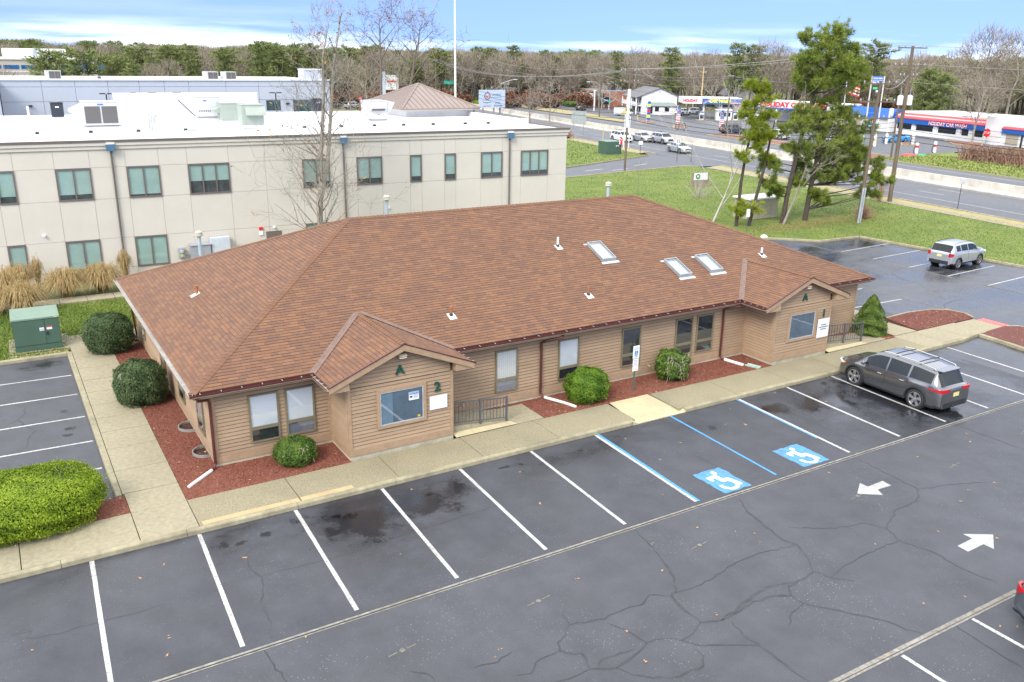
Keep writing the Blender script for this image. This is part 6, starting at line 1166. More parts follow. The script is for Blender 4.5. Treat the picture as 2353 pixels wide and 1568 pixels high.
# ornamental grasses
M_ORNG = ramp_mat('straw_grass', [(0, (.20, .13, .05)), (.4, (.38, .27, .12)), (.8, (.54, .42, .21)), (1, (.34, .34, .12))], .8, nscale=1.5, nmix=.3, trans=.25)
def grass_clump(label, x, y, r, h, n):
    t = thing('ornamental_grass', label, 'grass clump', (x, y, .05), group='straw coloured ornamental grasses along the pale wall'); m = MB()
    for i in range(n):
        a = random.uniform(0, 6.283); lean = random.random() ** .7; hh_ = h * random.uniform(.55, 1.1); d = Vector((math.cos(a), math.sin(a), 0)); s = Vector((-d.y, d.x, 0)) * random.uniform(.006, .012); b = Vector((x, y, .05)) + d * random.uniform(0, .18) * r
        p = [b, b + d * r * lean * .35 + Vector((0, 0, hh_ * .6)), b + d * r * lean * .75 + Vector((0, 0, hh_ * (1 - .25 * lean))), b + d * r * lean * 1.15 + Vector((0, 0, hh_ * (1 - .75 * lean * random.uniform(.6, 1.2))))]; tn = random.random() * .9 + .05
        m.add([p[0] - s, p[0] + s, p[1] - s * 1.3, p[1] + s * 1.3, p[2] - s, p[2] + s, p[3]], [(0, 1, 3, 2), (2, 3, 5, 4), (4, 5, 6)], tn)
        if i % 5 == 0:
            q = p[2] + Vector((0, 0, .18)); 
            for k in range(3): o = Vector((random.gauss(0, .03), random.gauss(0, .03), 0)); m.add([p[2], p[2] + o + Vector((.012, 0, .1)), q + o], [(0, 1, 2)], .75)
    m.build('blades', M_ORNG, t)
for lab, x, y, r, h, n in (('full straw coloured grass clump before the double ground floor window', 1.95, 28.9, 1.35, 1.5, 1500), ('full straw coloured grass clump at the right end of the row', 3.75, 29.1, 1.35, 1.55, 1500), ('pinkish straw grass clump directly behind the green transformer', -.25, 26.2, 1.35, 1.6, 1200), ('pale straw grass clump left of the walk behind the transformer', -1.05, 29.0, 1.5, 1.8, 1200), ('tall narrow straw grass tuft against the pale wall', .75, 31.6, .45, 1.75, 260), ('tall narrow straw grass tuft at the foot of the downpipe', 5.3, 31.6, .5, 1.7, 300), ('straw grass clump at the left edge behind the transformer', -1.9, 27.0, 1.4, 1.4, 900), ('straw grass clump under the single ground floor window', -.2, 30.8, 1.2, 1.6, 800)): grass_clump(lab, x, y, r, h, n)
# ------------------------------------------------------------ trees
def bare_branches(m, twig, base, path_dir, length, rad, lev, maxlev, spread, up, leaves, seg=4, fine=.012, kids=(2, 4), nmin=3):
    p = Vector(base); d = Vector(path_dir).normalized(); pts = [p.copy()]; rs = [rad]; st = length / seg
    for i in range(seg):
        d = (d + Vector((random.gauss(0, .13), random.gauss(0, .13), random.gauss(0, .1) + up * .08))).normalized(); p = p + d * st; pts.append(p.copy()); rs.append(max(fine * .6, rad * (1 - .75 * (i + 1) / seg)))
    (m if lev < 2 else twig).tube(pts, rs, 6 if lev == 0 else (4 if lev == 1 else 3), cap=False)
    if lev >= maxlev:
        if leaves is not None and random.random() < leaves[1]: leaves[0].append((pts[-1], d))
        return
    k = random.randint(*kids)
    for j in range(k):
        i = random.randint(max(1, seg // 3), seg); q = pts[i]; a = random.uniform(0, 6.283); pe = d.orthogonal().normalized(); pe = pe * math.cos(a) + d.cross(pe) * math.sin(a)
        nd = (d * random.uniform(.5, .9) + pe * spread * random.uniform(.5, 1.1) + Vector((0, 0, up * .25))).normalized()
        bare_branches(m, twig, q, nd, length * random.uniform(.45, .75), max(fine, rs[i] * random.uniform(.5, .75)), lev + 1, maxlev, spread, up, leaves, max(2, seg - 1), fine, kids)
M_OAKL = mt('dry_oak_leaf', (.30, .12, .03), .8, col2=(.42, .24, .08), scale=1.5)
def bare_tree(name, label, loc, H, trunk_h, rad, seed, spread=.7, up=.5, lev=4, leaf=0.0, bark=None, fine=.012, group=None, kids=(2, 4), nmain=7, lean=(0, 0), blen=.5, leafsz=.16, brad=.55):
    random.seed(seed); t = thing(name, label, 'tree', loc, group=group, local=True); m, tw, lv = MB(), MB(), []
    pts = []; rs = []; n = 8
    for i in range(n + 1): f = i / n; pts.append(Vector((lean[0] * f + random.gauss(0, .06) * f * 2, lean[1] * f + random.gauss(0, .06) * f * 2, H * .93 * f))); rs.append(max(fine, rad * (1 - .9 * f) * (1.25 if i == 0 else 1)))
    m.tube(pts, rs, 7)
    for j in range(nmain):
        f = trunk_h / H + (1 - trunk_h / H) * ((j + random.random()) / nmain) * .93; k = min(n - 1, int(f * n / .93)) if f < .93 else n - 1; q = pts[k].lerp(pts[min(k + 1, n)], min(1, max(0, f * n / .93 - k))); a = j * 2.4 + random.uniform(-.5, .5); d = Vector((math.cos(a) * spread, math.sin(a) * spread, .55 + up * .5)).normalized()
        bare_branches(m, tw, q, d, H * blen * (1.05 - f) + .8, max(fine, rad * (1 - .85 * f) * brad), 1, lev, spread, up, (lv, leaf) if leaf else None, 4, fine, kids)
    m.build('trunk', bark or M_BARK, t); tw.build('twigs', bark or M_BARK, t)
    if lv:
        C = np.array([p + Vector((random.gauss(0, .08), random.gauss(0, .08), random.gauss(0, .08))) for p, d in lv for _ in range(2)]); N = rng.normal(0, 1, C.shape); N /= np.linalg.norm(N, axis=1)[:, None]; leaf_mesh('leaves', C, N, leafsz, M_OAKL, t, rng.uniform(0, 1, len(C)), .8)
    return t
bt = bare_tree('bare_tree', 'tall slender bare tree between the brown roof and the pale building', (16.0, 28.2, 0), 15.6, 1.6, .23, 11, .8, .5, 4, .05, nmain=54, kids=(2, 4), lean=(1.0, 0), blen=.19, brad=.24, fine=.0095, leafsz=.13)
random.seed(5)
m = MB(); m.tube([(16.35, 28.2, 4.6), (16.9, 28.2, 7), (17.25, 28.2, 10), (17.5, 28.2, 12.2), (18.1, 28.2, 15.0)], [.16, .13, .10, .07, .02], 6)
tw = MB()
for j in range(14):
    f = random.uniform(.15, 1); q = Vector((16.35 + 1.6 * f, 28.2, 4.8 + 9.8 * f)); a = random.uniform(0, 6.28); bare_branches(m, tw, q, (math.cos(a) * .7, math.sin(a) * .7, .8), 2.4 * (1.15 - f) + .5, .05, 2, 4, .7, .4, None, 4, .010, (2, 3))
_s = m.build('second_stem', M_BARK, None); _t = tw.build('twigs', M_BARK, None)
for o in (_s, _t): o.parent = bt; o.matrix_parent_inverse = pmat(bt).inverted()
M_BARKO = mt('dark_oak_bark', (.13, .105, .085), .9, var=.2, scale=5)
bare_tree('oak_tree', 'tall bare oak with scattered dry leaves left of the flagpole', (43.9, 84, 0), 18.6, 10.5, .36, 21, .85, .3, 4, .35, M_BARKO, nmain=12, kids=(2, 4), blen=.52, fine=.022, leafsz=.17)
bare_tree('oak_tree', 'wide bare oak with dry leaves nearest the flagpole', (46.3, 84, 0), 17.9, 7.5, .40, 34, .95, .3, 4, .4, M_BARKO, nmain=12, kids=(2, 4), lean=(3.2, 0), blen=.55, fine=.022, leafsz=.17)
# pines on the lawn
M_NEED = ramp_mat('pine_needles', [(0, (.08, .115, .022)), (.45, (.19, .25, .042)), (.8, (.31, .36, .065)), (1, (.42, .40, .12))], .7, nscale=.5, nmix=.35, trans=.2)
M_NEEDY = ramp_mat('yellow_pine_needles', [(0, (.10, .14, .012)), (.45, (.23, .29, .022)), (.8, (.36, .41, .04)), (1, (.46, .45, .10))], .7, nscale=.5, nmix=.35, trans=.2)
def tufts(C, D, size, k=8, wd=.06):
    """radiating needle tufts: returns triangle soup"""
    n = len(C); V = np.zeros((n, k, 3, 3)); 
    for j in range(k):
        r = D + rng.normal(0, .75, (n, 3)); r /= np.linalg.norm(r, axis=1)[:, None]; s = np.cross(r, rng.normal(0, 1, (n, 3))); s /= np.linalg.norm(s, axis=1)[:, None] + 1e-9; L = (size * rng.uniform(.6, 1.25, n))[:, None]
        V[:, j, 0] = C - s * L * wd; V[:, j, 1] = C + s * L * wd; V[:, j, 2] = C + r * L
    return V.reshape(-1, 3)
def soup(name, V, mat, parent, tint):
    n = len(V) // 3; me = bpy.data.meshes.new(name); me.vertices.add(3 * n); me.vertices.foreach_set('co', V.ravel().astype(np.float32)); me.loops.add(3 * n); me.loops.foreach_set('vertex_index', np.arange(3 * n, dtype=np.int32)); me.polygons.add(n); me.polygons.foreach_set('loop_start', np.arange(0, 3 * n, 3, dtype=np.int32)); me.update(calc_edges=True); at = me.attributes.new('tint', 'FLOAT', 'FACE'); at.data.foreach_set('value', np.clip(tint, 0, 1).astype(np.float32)); return objm(name, me, mat, parent)
def pine_blobs(name, label, trunk, rads, blobs, mat, dens=1.0, size=.34, group=None, bark=None, k=8):
    b0 = trunk[0]; t = thing(name, label, 'tree', (b0[0], b0[1], 0), group=group); m = MB().tube(trunk, rads, 8); tp = [Vector(p) for p in trunk]
    Cs, Ds, Ts = [], [], []
    full = [(x + random.uniform(-.8, .8) * r, y, z + random.uniform(-.7, .7) * r, r * random.uniform(.5, .75)) for (x, y, z, r) in blobs for _ in range(2)]
    for (x, y, z, r) in list(blobs) + full:
        y = y + random.uniform(-1, 1) * min(1.6, r * 1.1); c = Vector((x, y, z)); best = min(((a.lerp(b, f)) for a, b in zip(tp[:-1], tp[1:]) for f in (0, .33, .66, 1.0)), key=lambda p: (p - (c - Vector((0, 0, .6 * r)))).length + abs(p.z - (c.z - .5)) * .5)
        mid = best.lerp(c, .5) + Vector((random.gauss(0, .1), random.gauss(0, .1), -.12 * r)); m.tube([best, mid, c], [.06 + .02 * r, .045, .02], 5, cap=False)
        ns = int(9 * r + 5)
        for i in range(ns):
            d = Vector((random.gauss(0, 1), random.gauss(0, 1), random.gauss(0.25, .7))).normalized(); e = c + Vector((d.x, d.y, d.z * .7)) * r * random.uniform(.55, 1.3); s0 = c.lerp(e, .15); m.tube([s0, e], [.02, .008], 3, cap=False)
            n = int(16 * dens)
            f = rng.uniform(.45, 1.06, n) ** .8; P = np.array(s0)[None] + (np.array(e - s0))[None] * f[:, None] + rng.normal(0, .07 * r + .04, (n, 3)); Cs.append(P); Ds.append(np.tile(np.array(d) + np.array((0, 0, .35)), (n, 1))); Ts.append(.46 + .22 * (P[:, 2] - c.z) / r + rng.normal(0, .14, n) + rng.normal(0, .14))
    C = np.concatenate(Cs); D = np.concatenate(Ds); T = np.concatenate(Ts); V = tufts(C, D, size, k, .05); m.build('trunk', bark or M_BARKD, t); soup('needles', V, mat, t, np.repeat(T, k) + rng.normal(0, .06, len(T) * k)); return t
random.seed(3)
T2 = [(58.73, 27, 14.88, 1.45), (57.02, 27, 13.96, 1.16), (60.13, 27, 14.02, 1.33), (56.39, 27, 12.73, 1.28), (58.64, 27, 12.65, 1.58), (60.99, 27, 12.44, 1.34), (55.74, 27, 11.62, 1.02), (57.48, 27, 11.4, 1.3), (60.01, 27, 11.06, 1.46), (62.38, 27, 11.87, 1.09)]
T2b = [(59.68, 27, 9.09, 1.33), (62.45, 27, 8.93, 1.09), (57.8, 27, 7.72, 1.3), (60.91, 27, 7.4, 1.48), (55.04, 27, 7.79, 1.02), (63.24, 27, 7.83, 1.1), (55.63, 27, 6.27, 1.15), (58.44, 27, 6.17, 1.18), (61.46, 27, 5.57, 1.08), (54.2, 27, 4.7, 1.01), (56.9, 27, 8.9, 1.03)]
T3 = [(64.71, 26.5, 5.12, 1.26), (63.22, 26.5, 4.94, 1.1), (66.1, 26.5, 4.18, .85), (61.75, 26.5, 4.76, 1.08), (63.9, 26.5, 3.54, 1.11), (66.56, 26.5, 3.01, .85), (60.4, 26.5, 4.09, .94), (64.93, 26.5, 2.34, .84), (59.42, 26.5, 3.53, .8), (61.45, 26.5, 6.23, .94)]
T1 = [(50.95, 27, 11.07, .73), (51.41, 27, 10.09, .86), (50.91, 27, 9.22, .73), (52.23, 27, 8.87, .62), (51.38, 27, 8.11, .73), (51.03, 27, 7.22, .61), (52.15, 27, 7.3, .62), (51.94, 27, 6.52, .49), (50.45, 27, 5.67, .55), (51.49, 27, 1.68, .74), (50.72, 27, 1.38, .49)]
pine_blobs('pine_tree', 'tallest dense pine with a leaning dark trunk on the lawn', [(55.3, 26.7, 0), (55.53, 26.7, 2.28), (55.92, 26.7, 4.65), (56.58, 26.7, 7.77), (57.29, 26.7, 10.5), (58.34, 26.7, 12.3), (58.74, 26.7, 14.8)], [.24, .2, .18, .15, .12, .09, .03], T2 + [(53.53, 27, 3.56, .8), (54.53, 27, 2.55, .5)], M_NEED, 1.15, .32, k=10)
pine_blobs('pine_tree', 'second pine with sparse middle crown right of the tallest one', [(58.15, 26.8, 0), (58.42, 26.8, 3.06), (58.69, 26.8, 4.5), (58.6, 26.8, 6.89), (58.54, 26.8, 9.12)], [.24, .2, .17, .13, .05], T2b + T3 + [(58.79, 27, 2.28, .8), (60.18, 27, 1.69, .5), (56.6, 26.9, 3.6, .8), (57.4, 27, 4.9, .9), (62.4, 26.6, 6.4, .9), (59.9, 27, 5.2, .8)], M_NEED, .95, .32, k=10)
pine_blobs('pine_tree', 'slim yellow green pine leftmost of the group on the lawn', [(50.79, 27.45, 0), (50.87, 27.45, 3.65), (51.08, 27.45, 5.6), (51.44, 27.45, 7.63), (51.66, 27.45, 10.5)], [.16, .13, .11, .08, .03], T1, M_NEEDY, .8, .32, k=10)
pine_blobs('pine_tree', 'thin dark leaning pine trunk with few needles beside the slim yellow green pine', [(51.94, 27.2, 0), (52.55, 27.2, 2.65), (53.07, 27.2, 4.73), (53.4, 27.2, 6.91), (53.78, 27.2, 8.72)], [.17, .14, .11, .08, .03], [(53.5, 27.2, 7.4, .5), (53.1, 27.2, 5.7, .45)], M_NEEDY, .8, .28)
bare_tree('bare_tree', 'pale bare multi stemmed tree growing in front of the pines', (50.7, 30.0, 0), 9.5, .8, .085, 77, .75, .9, 4, 0, M_BARKP, fine=.011, nmain=14, kids=(2, 3), lean=(4.5, 0), blen=.62)
bare_tree('bare_tree', 'thin bare leaning tree among the pine trunks', (55.0, 26.3, 0), 8.2, 2.0, .10, 91, .8, .6, 4, 0, M_BARK, fine=.013, nmain=9, kids=(2, 3), lean=(3.2, 0), blen=.5)
bare_tree('sapling_tree', 'thin bare sapling standing alone on the lawn left of the sign', (55.2, 45.5, 0), 3.9, 1.2, .035, 14, .4, .9, 2, 0, M_BARK, fine=.008, nmain=8, kids=(1, 2), blen=.3)
def twig_bush(name, label, x, y, r, h, n, mat, cat='bush', fine=.012):
    t = thing(name, label, cat, (x, y, .05)); m = MB()
    for i in range(n):
        a = random.uniform(0, 6.283); l = random.random(); e = Vector((x + math.cos(a) * r * l, y + math.sin(a) * r * l, h * random.uniform(.5, 1.05) * (1.15 - .5 * l))); b = Vector((x + math.cos(a) * r * .2 * l, y + math.sin(a) * r * .2 * l, .05)); m.tube([b, b.lerp(e, .5) + Vector((random.gauss(0, .06), random.gauss(0, .06), .08)), e], [fine, fine * .8, fine * .4], 3, cap=False)
    m.build('twigs', mat, t); return t
M_RTW = mt('reddish_twig', (.27, .16, .11), .9, var=.25)
twig_bush('bare_bush', 'reddish bare bush at the foot of the short utility pole', 63.6, 25.2, 1.2, 1.5, 260, M_RTW); twig_bush('bare_bush', 'reddish bare bush beside the grey road sign', 84.2, 100.5, 1.6, 1.8, 220, M_RTW, fine=.03); twig_bush('bare_bush', 'wispy pale bush behind the monument sign', 58.8, 40.5, 2.4, 2.4, 90, M_BARKP, fine=.011)
twig_bush('bare_bush', 'wispy tall bush beside the big utility pole', 73.2, 30.8, 1.0, 3.4, 70, M_RTW, fine=.012)
# ------------------------------------------------------------ across the highway
M_STEEL = mt('grey_steel', (.30, .31, .32), .45, .5); M_WOOD = mt('weathered_pole', (.125, .094, .068), .9, var=.25, scale=2, stretch=(3, 3, .4)); M_WOODY = mt('new_yellow_pole', (.42, .30, .14), .85, var=.15, scale=2); M_WIRE = mt('cable_black', (.02, .02, .022), .6); M_WIREG = mt('cable_grey', (.30, .30, .31), .5)
far_lot = flat('service_lot', [(rx(56, 104.7), 56), (128.5, 58.5), (150, 60), (175, 80), (175, 125), (165, 160), (150, 250), (139, 250), (rx(205, 104.6) + 6, 205), (rx(150, 104.6) + 6, 150), (rx(128, 104.7), 128), (rx(97.5, 104.7), 97.5)], 0.004, M_ROAD, kind='structure')
flat('lawn', [(105.6, 34), (107.6, 56), (112, 57.4), (120, 58.3), (128, 58.4), (121, 52), (119.8, 40), (119, 10), (102.5, 10)], .08, M_LAWN, kind='structure'); _l = [o for o in COL.objects if o.name.startswith('lawn')][-1]
P = scatter([(105.8, 34), (107.8, 56), (112, 57.2), (121, 58), (121, 52), (119.5, 40), (110, 30)], 9000); tri_cloud('grass_blades', P, .08, .3, ramp_mat('verge_grass', [(0, (.12, .17, .04)), (.5, (.21, .25, .06)), (1, (.33, .32, .11))], .8, nscale=.2, nmix=.5), up=.6, parent=_l, aspect=.4)
flat('hedge_bed', [(117.4, 52.4), (120, 51.0), (123, 38), (122, 20), (117.2, 20), (115.9, 40)], .10, mt('dark_bark_mulch', (.045, .026, .018), .95, var=.3, scale=2), kind='structure')
MIS = mt('distant_red_mulch', (.20, .085, .06), .95, var=.2, scale=.6)
for pts in ([(113.4, 97.2), (117.5, 96.4), (115.3, 80), (113.5, 62), (112.3, 58.2), (108.3, 58), (111.0, 78)], [(119.9, 126), (126.5, 131), (125.4, 126.6), (121.6, 124.2)], [(119.2, 113.5), (123.6, 117.3), (123.8, 114.6), (120.5, 111.7)], [(130.8, 69.2), (134.5, 72), (135.2, 70.4), (133.2, 68.2)], [(141.4, 66.8), (147.6, 72.8), (147.9, 66), (142.5, 63)]):
    b = MB().prism(pts, 0, .13).build('mulch_island', MIS, kind='structure'); kerb_line('island_kerb', pts + [pts[0]], w=.3, h=.16, parent=b, seg=6, mat=M_CONC)
# hedge of bare reddish twigs
def twig_hedge(label, a, b, w, h, n, mat):
    t = thing('bare_hedge', label, 'hedge', ((a[0] + b[0]) / 2, (a[1] + b[1]) / 2, .1)); m = MB(); A, B = Vector((*a, .1)), Vector((*b, .1))
    for i in range(n):
        f = random.random(); p = A.lerp(B, f) + Vector((random.gauss(0, w * .22), random.gauss(0, w * .22), 0)); e = p + Vector((random.gauss(0, .55), random.gauss(0, .55), h * random.uniform(.75, 1.03))); m.tube([p, p.lerp(e, .55) + Vector((random.gauss(0, .1), random.gauss(0, .1), 0)), e], [.05, .04, .02], 3, cap=False)
    m.build('twigs', mat, t); L = (B - A); C = np.array(A) + rng.uniform(0, 1, (6500, 1)) * np.array(L) + rng.normal(0, w * .3, (6500, 3)) * np.array((1, 1, 0)) + np.stack([np.zeros(6500), np.zeros(6500), h * (1 - rng.uniform(0, 1, 6500) ** 2.2 * .75)], 1); N = rng.normal(0, 1, C.shape); N /= np.linalg.norm(N, axis=1)[:, None]; leaf_mesh('dry_leaves', C, N, .16, mat, t, rng.uniform(0, 1, 6500))
twig_hedge('long reddish brown bare hedge in the dark bed across the highway', (119.2, 51.5), (121.5, 24), 2.6, 2.1, 1100, mt('hedge_twig', (.23, .135, .095), .9, var=.25, scale=.8))
# ---- car wash hall
UA = math.radians(-103.3)
M_CWW = mt('white_masonry', (.68, .68, .67), .7, var=.04, scale=.5, dirt=.08); M_CWB = mt('blue_metal_fascia', (.012, .10, .38), .4, var=.05); M_CWR = mt('red_metal_roof', (.60, .05, .06), .4, var=.05); M_CWR2 = mt('red_rib', (.70, .13, .13), .4)
cw = thing('car_wash_hall', 'white car wash hall with red seamed roof edge and blue fascia', 'building', (154.4, 88, 0), UA, local=True)
MB().box(0, .05, 0, 40, 14, 3.6).build('wall', M_CWW, cw); MB().box(.5, .8, 3.6, 40, 14, 4.25).build('flat_roof', M_CWW, cw)
MB().box(0, -.35, 2.05, 22.5, 0, 2.95).build('blue_fascia', M_CWB, cw); r = MB(); r.ext([(0, -.42, 2.96), (0, -.42, 3.06), (0, .9, 3.98), (0, 1.0, 3.9), (0, .05, 2.96)], (22.5, 0, 0)); rf = r.build('roof', M_CWR, cw)
for i in range(46): x = .25 + i * .49; MB().tube([(x, -.42, 3.09), (x, .9, 4.01)], .05, 4).build('seam', M_CWR2, rf)
for i in range(46): MB().box(.2 + i * .49, -.37, 2.08, .24 + i * .49, -.352, 2.93).build('fascia_rib', mt('blue_rib', (.02, .14, .45), .4) if 'blue_rib' not in bpy.data.materials else bpy.data.materials['blue_rib'], cw)
for i, (a, b) in enumerate(((.5, 4.3), (5.6, 9.8), (11.2, 15.4), (16.8, 18.6), (19.2, 21.5))):
    w_ = MB().box(a, -.02, .95, b, .04, 2.05).build('window', M_BLK, cw); n = max(2, int((b - a) / .7))
    for k in range(n): MB().box(a + k * (b - a) / n + .05, -.04, 1.0, a + (k + 1) * (b - a) / n - .05, -.021, 2.0).build('pane', M_CGLASS, w_)
for x in (4.9, 10.5, 16.1, 18.9): MB().box(x - .45, -.12, 0, x + .45, .04, 2.05).build('pier', M_CWW, cw)
MB().box(0, -.1, 0, 22.5, .045, .9).build('plinth', M_CWW, cw); MB().box(22.6, -.8, 0, 25.6, 3, 4.65).build('entrance_tower', M_CWW, cw); MB().box(25.7, -.3, 2.0, 40, .04, 2.75).build('blue_fascia', M_CWB, cw); r = MB(); r.ext([(25.7, -.4, 2.76), (25.7, -.4, 2.86), (25.7, .9, 3.7), (25.7, 1.0, 3.6), (25.7, 0, 2.76)], (14.3, 0, 0)); r.build('roof', M_CWR, cw); MB().box(26.5, -.02, .2, 29, .04, 2.0).build('bay_opening', M_GUTIN, cw); MB().box(29.6, -.12, 0, 29.9, .0, 2.0).build('bay_post', M_BLK, cw); MB().box(31.2, -.03, 1.0, 33.4, .04, 1.9).build('red_poster', mt('red_poster', (.5, .10, .07), .6), cw)
M_LW = mt('letter_white', (.8, .78, .76), .4); M_LR = mt('letter_red', (.62, .02, .03), .4); M_LY = mt('letter_yellow', (.78, .72, .05), .4); M_LB = mt('letter_navy', (.03, .05, .10), .5); M_LBL = mt('letter_blue', (.03, .12, .42), .5)
text('HOLIDAY CAR WASH', .92, (13.6, -.40, 2.48), 0, M_LR, cw, .02, 'sign_letters', bold=.045, sx=1.02); text('HOLIDAY CAR WASH', .92, (13.6, -.44, 2.48), 0, M_LW, cw, .02, 'sign_letters', bold=.0, sx=1.02)
blu = thing('service_bay_building', 'low blue roofed service building left of the car wash hall', 'building', (158.5, 106, 0), UA, local=True); MB().box(0, .1, 0, 17.5, 9, 2.7).build('wall', M_CWW, blu); r = MB(); r.ext([(0, -.5, 2.62), (0, -.5, 2.75), (0, 1.0, 4.4), (0, 2.0, 4.4), (0, 2, 2.62)], (17.5, 0, 0)); r.build('roof', M_CWB, blu)
for i in range(35): MB().tube([(.25 + i * .5, -.5, 2.78), (.25 + i * .5, 1.0, 4.42)], .04, 4).build('roof_seam', bpy.data.materials['blue_rib'], blu)
for a in (1.2, 5.5, 9.8, 13.6): MB().box(a, .02, .0, a + 2.8, .09, 2.3).build('bay_door', M_GUTIN if a < 9 else M_CWW, blu)
MB().box(17.0, -.6, 0, 17.5, .05, 4.6).build('end_pier', M_CWW, blu)
# second canopy with red letters, mostly behind the pines
hs = thing('wash_tunnel', 'long white and blue canopy with red letters behind the pines', 'building', (153.5, 124.5, 0), math.radians(-80), local=True)
MB().box(0, 0, 3.0, 22, .3, 4.5).build('fascia', M_CWW, hs); MB().box(0, -.02, 2.9, 22, .29, 3.2).build('blue_band', M_CWB, hs); MB().box(0, .31, 4.3, 22, 7, 4.6).build('roof', M_CWW, hs)
for x in (.5, 5.5, 10.5, 15.5, 21.5): MB().box(x - .2, .1, 0, x + .2, .5, 3).build('post', M_CWW, hs)
MB().box(1, 5, 0, 21, 6.9, 4.29).build('wall', M_CWW, hs); text('HOLIDAY CAR WASH', 1.5, (9.6, -.04, 3.85), 0, M_LR, hs, .03, 'sign_letters', bold=.05, sx=1.15)
for a in (7, 12.5): MB().box(a, 4.9, 0, a + 3.2, 4.99, 2.8).build('tunnel_opening', M_BLK, hs)
# fuel canopy
CA = math.atan2(-.565, .825)
fc = thing('fuel_canopy', 'flat fuel station canopy with white and blue fascia and red and yellow letters', 'canopy', (141.2, 135.3, 0), CA, local=True)
MB().box(0, 0, 3.4, 13.4, 9, 3.5).build('soffit', M_CWW, fc); MB().box(0, -.1, 3.45, 4.3, 0, 4.75).build('fascia', M_CWW, fc); MB().box(4.3, -.1, 3.45, 13.4, 0, 4.75).build('blue_fascia', mt('canopy_blue', (.015, .10, .33), .4), fc); MB().box(-.1, 0.001, 3.45, 0, 9, 4.75).build('fascia', M_CWW, fc); MB().box(0, .001, 4.6, 13.4, 9, 4.78).build('roof', M_CWW, fc); MB().box(-.1, -.16, 4.66, 13.4, -.101, 4.78).build('edge_trim', M_WHITE, fc)
for i in range(3):
    w = MB(); pts = [(4.6 + t * .45, 3.6 + .9 * (1 - math.exp(-t * .55)) - i * .16) for t in range(9)]
    for (x0, z0), (x1, z1) in zip(pts[:-1], pts[1:]): w.poly([(x0, -.112, z0), (x1, -.112, z1), (x1, -.112, z1 + .07), (x0, -.112, z0 + .07)])
    w.build('ribbon_stripe', M_LW if i != 1 else mt('ribbon_red', (.55, .10, .08), .5), fc)
st = MB()
for i in range(26): st.lathe([(.07, -.012), (.07, 0)], (10.6 + (i % 7) * .38 + (i // 7 % 2) * .18, -.105, 4.55 - (i // 7) * .26), 5, axis='Y')
st.build('star_field', M_LW, fc)
for i in range(3): MB().box(10.4, -.112, 3.5 + i * .17, 13.4, -.101, 3.58 + i * .17).build('red_stripe', bpy.data.materials['ribbon_red'] if i % 2 == 0 else M_LW, fc)
text('HOLIDAY', .82, (1.55, -.13, 4.12), 0, M_LR, fc, .02, 'sign_letters', bold=.05, sx=.92); text('CAR WASH', 1.0, (8.3, -.14, 4.08), 0, M_LY, fc, .02, 'sign_letters', bold=.05, sx=.95, shear=.2)
hd = MB(); hd.ext([(3.0, -.115, 3.9), (3.5, -.115, 4.45), (4.0, -.115, 4.5), (4.25, -.115, 4.2), (4.5, -.115, 3.95), (4.2, -.115, 3.9), (4.0, -.115, 3.75)], (0, .01, 0)); hd.build('bird_emblem', mt('emblem_grey', (.5, .48, .44), .5), fc); MB().ext([(4.1, -.118, 4.25), (4.5, -.118, 4.0), (4.4, -.118, 3.86), (4.1, -.118, 4.0)], (0, .005, 0)).build('beak', mt('beak_orange', (.55, .28, .10), .5), fc)
for x in (4.9, 9.0, 12.9):
    for y in (1.0, 7.5): MB().box(x - .2, y - .2, 0, x + .2, y + .2, 3.4).build('post', M_CWW, fc)
MB().box(5.0, 7.9, 2.3, 9.6, 8.0, 3.2).build('sign_panel', mt('grey_panel', (.5, .52, .50), .5), fc); text('HOLIDAY', .55, (7.3, 7.86, 2.75), 0, M_LB, fc, .01, 'sign_letters', bold=.03); MB().box(9.9, 7.9, 2.3, 13.3, 8.0, 3.2).build('sign_panel', bpy.data.materials['grey_panel'], fc); text('HOLIDAY', .55, (11.6, 7.86, 2.75), 0, M_LB, fc, .01, 'sign_letters', bold=.03)
kio = thing('fuel_kiosk', 'pale blue and white pay kiosk under the fuel canopy', 'kiosk', (145, 128, 0), CA, local=True); MB().box(0, 0, 0, 3.4, 2.2, 2.2).build('wall', M_CWW, kio); MB().box(-.15, -.15, 2.2, 3.55, 2.35, 2.42).build('roof', M_CWW, kio); MB().box(-.02, -.02, 2.0, 3.42, 2.22, 2.12).build('blue_band', M_CWB, kio)
for a in (.5, 1.5, 2.4): MB().box(a, -.03, .9, a + .7, -.005, 1.8).build('window', M_CGLASS, kio)
def pump(x, y, lab):
    t = thing('fuel_pump', lab, 'fuel pump', (x, y, 0), CA, 'fuel pumps under the canopy', local=True); MB().box(-.5, -.3, .15, .5, .3, 2.0).build('body', M_CWW, t); MB().box(-.42, -.32, .4, .42, -.301, 1.3).build('face_panel', M_BLK, t); MB().box(-.52, -.31, 1.7, .52, .31, 1.99).build('blue_top', M_CWB, t); MB().box(-1.3, -.6, 0, 1.3, .6, .15).build('island', M_CONC, t)
    MB().tube([(.5, 0, 1.5), (.65, 0, 1.2), (.6, 0, .7), (.5, 0, 1.1)], .03, 5).build('hose', M_WIRE, t)
pump(141.5, 129.2, 'fuel pump nearest the white suv under the canopy'); pump(148.5, 125.6, 'fuel pump right of the kiosk under the canopy'); pump(152.5, 122.0, 'rightmost fuel pump half hidden by the slim pine')
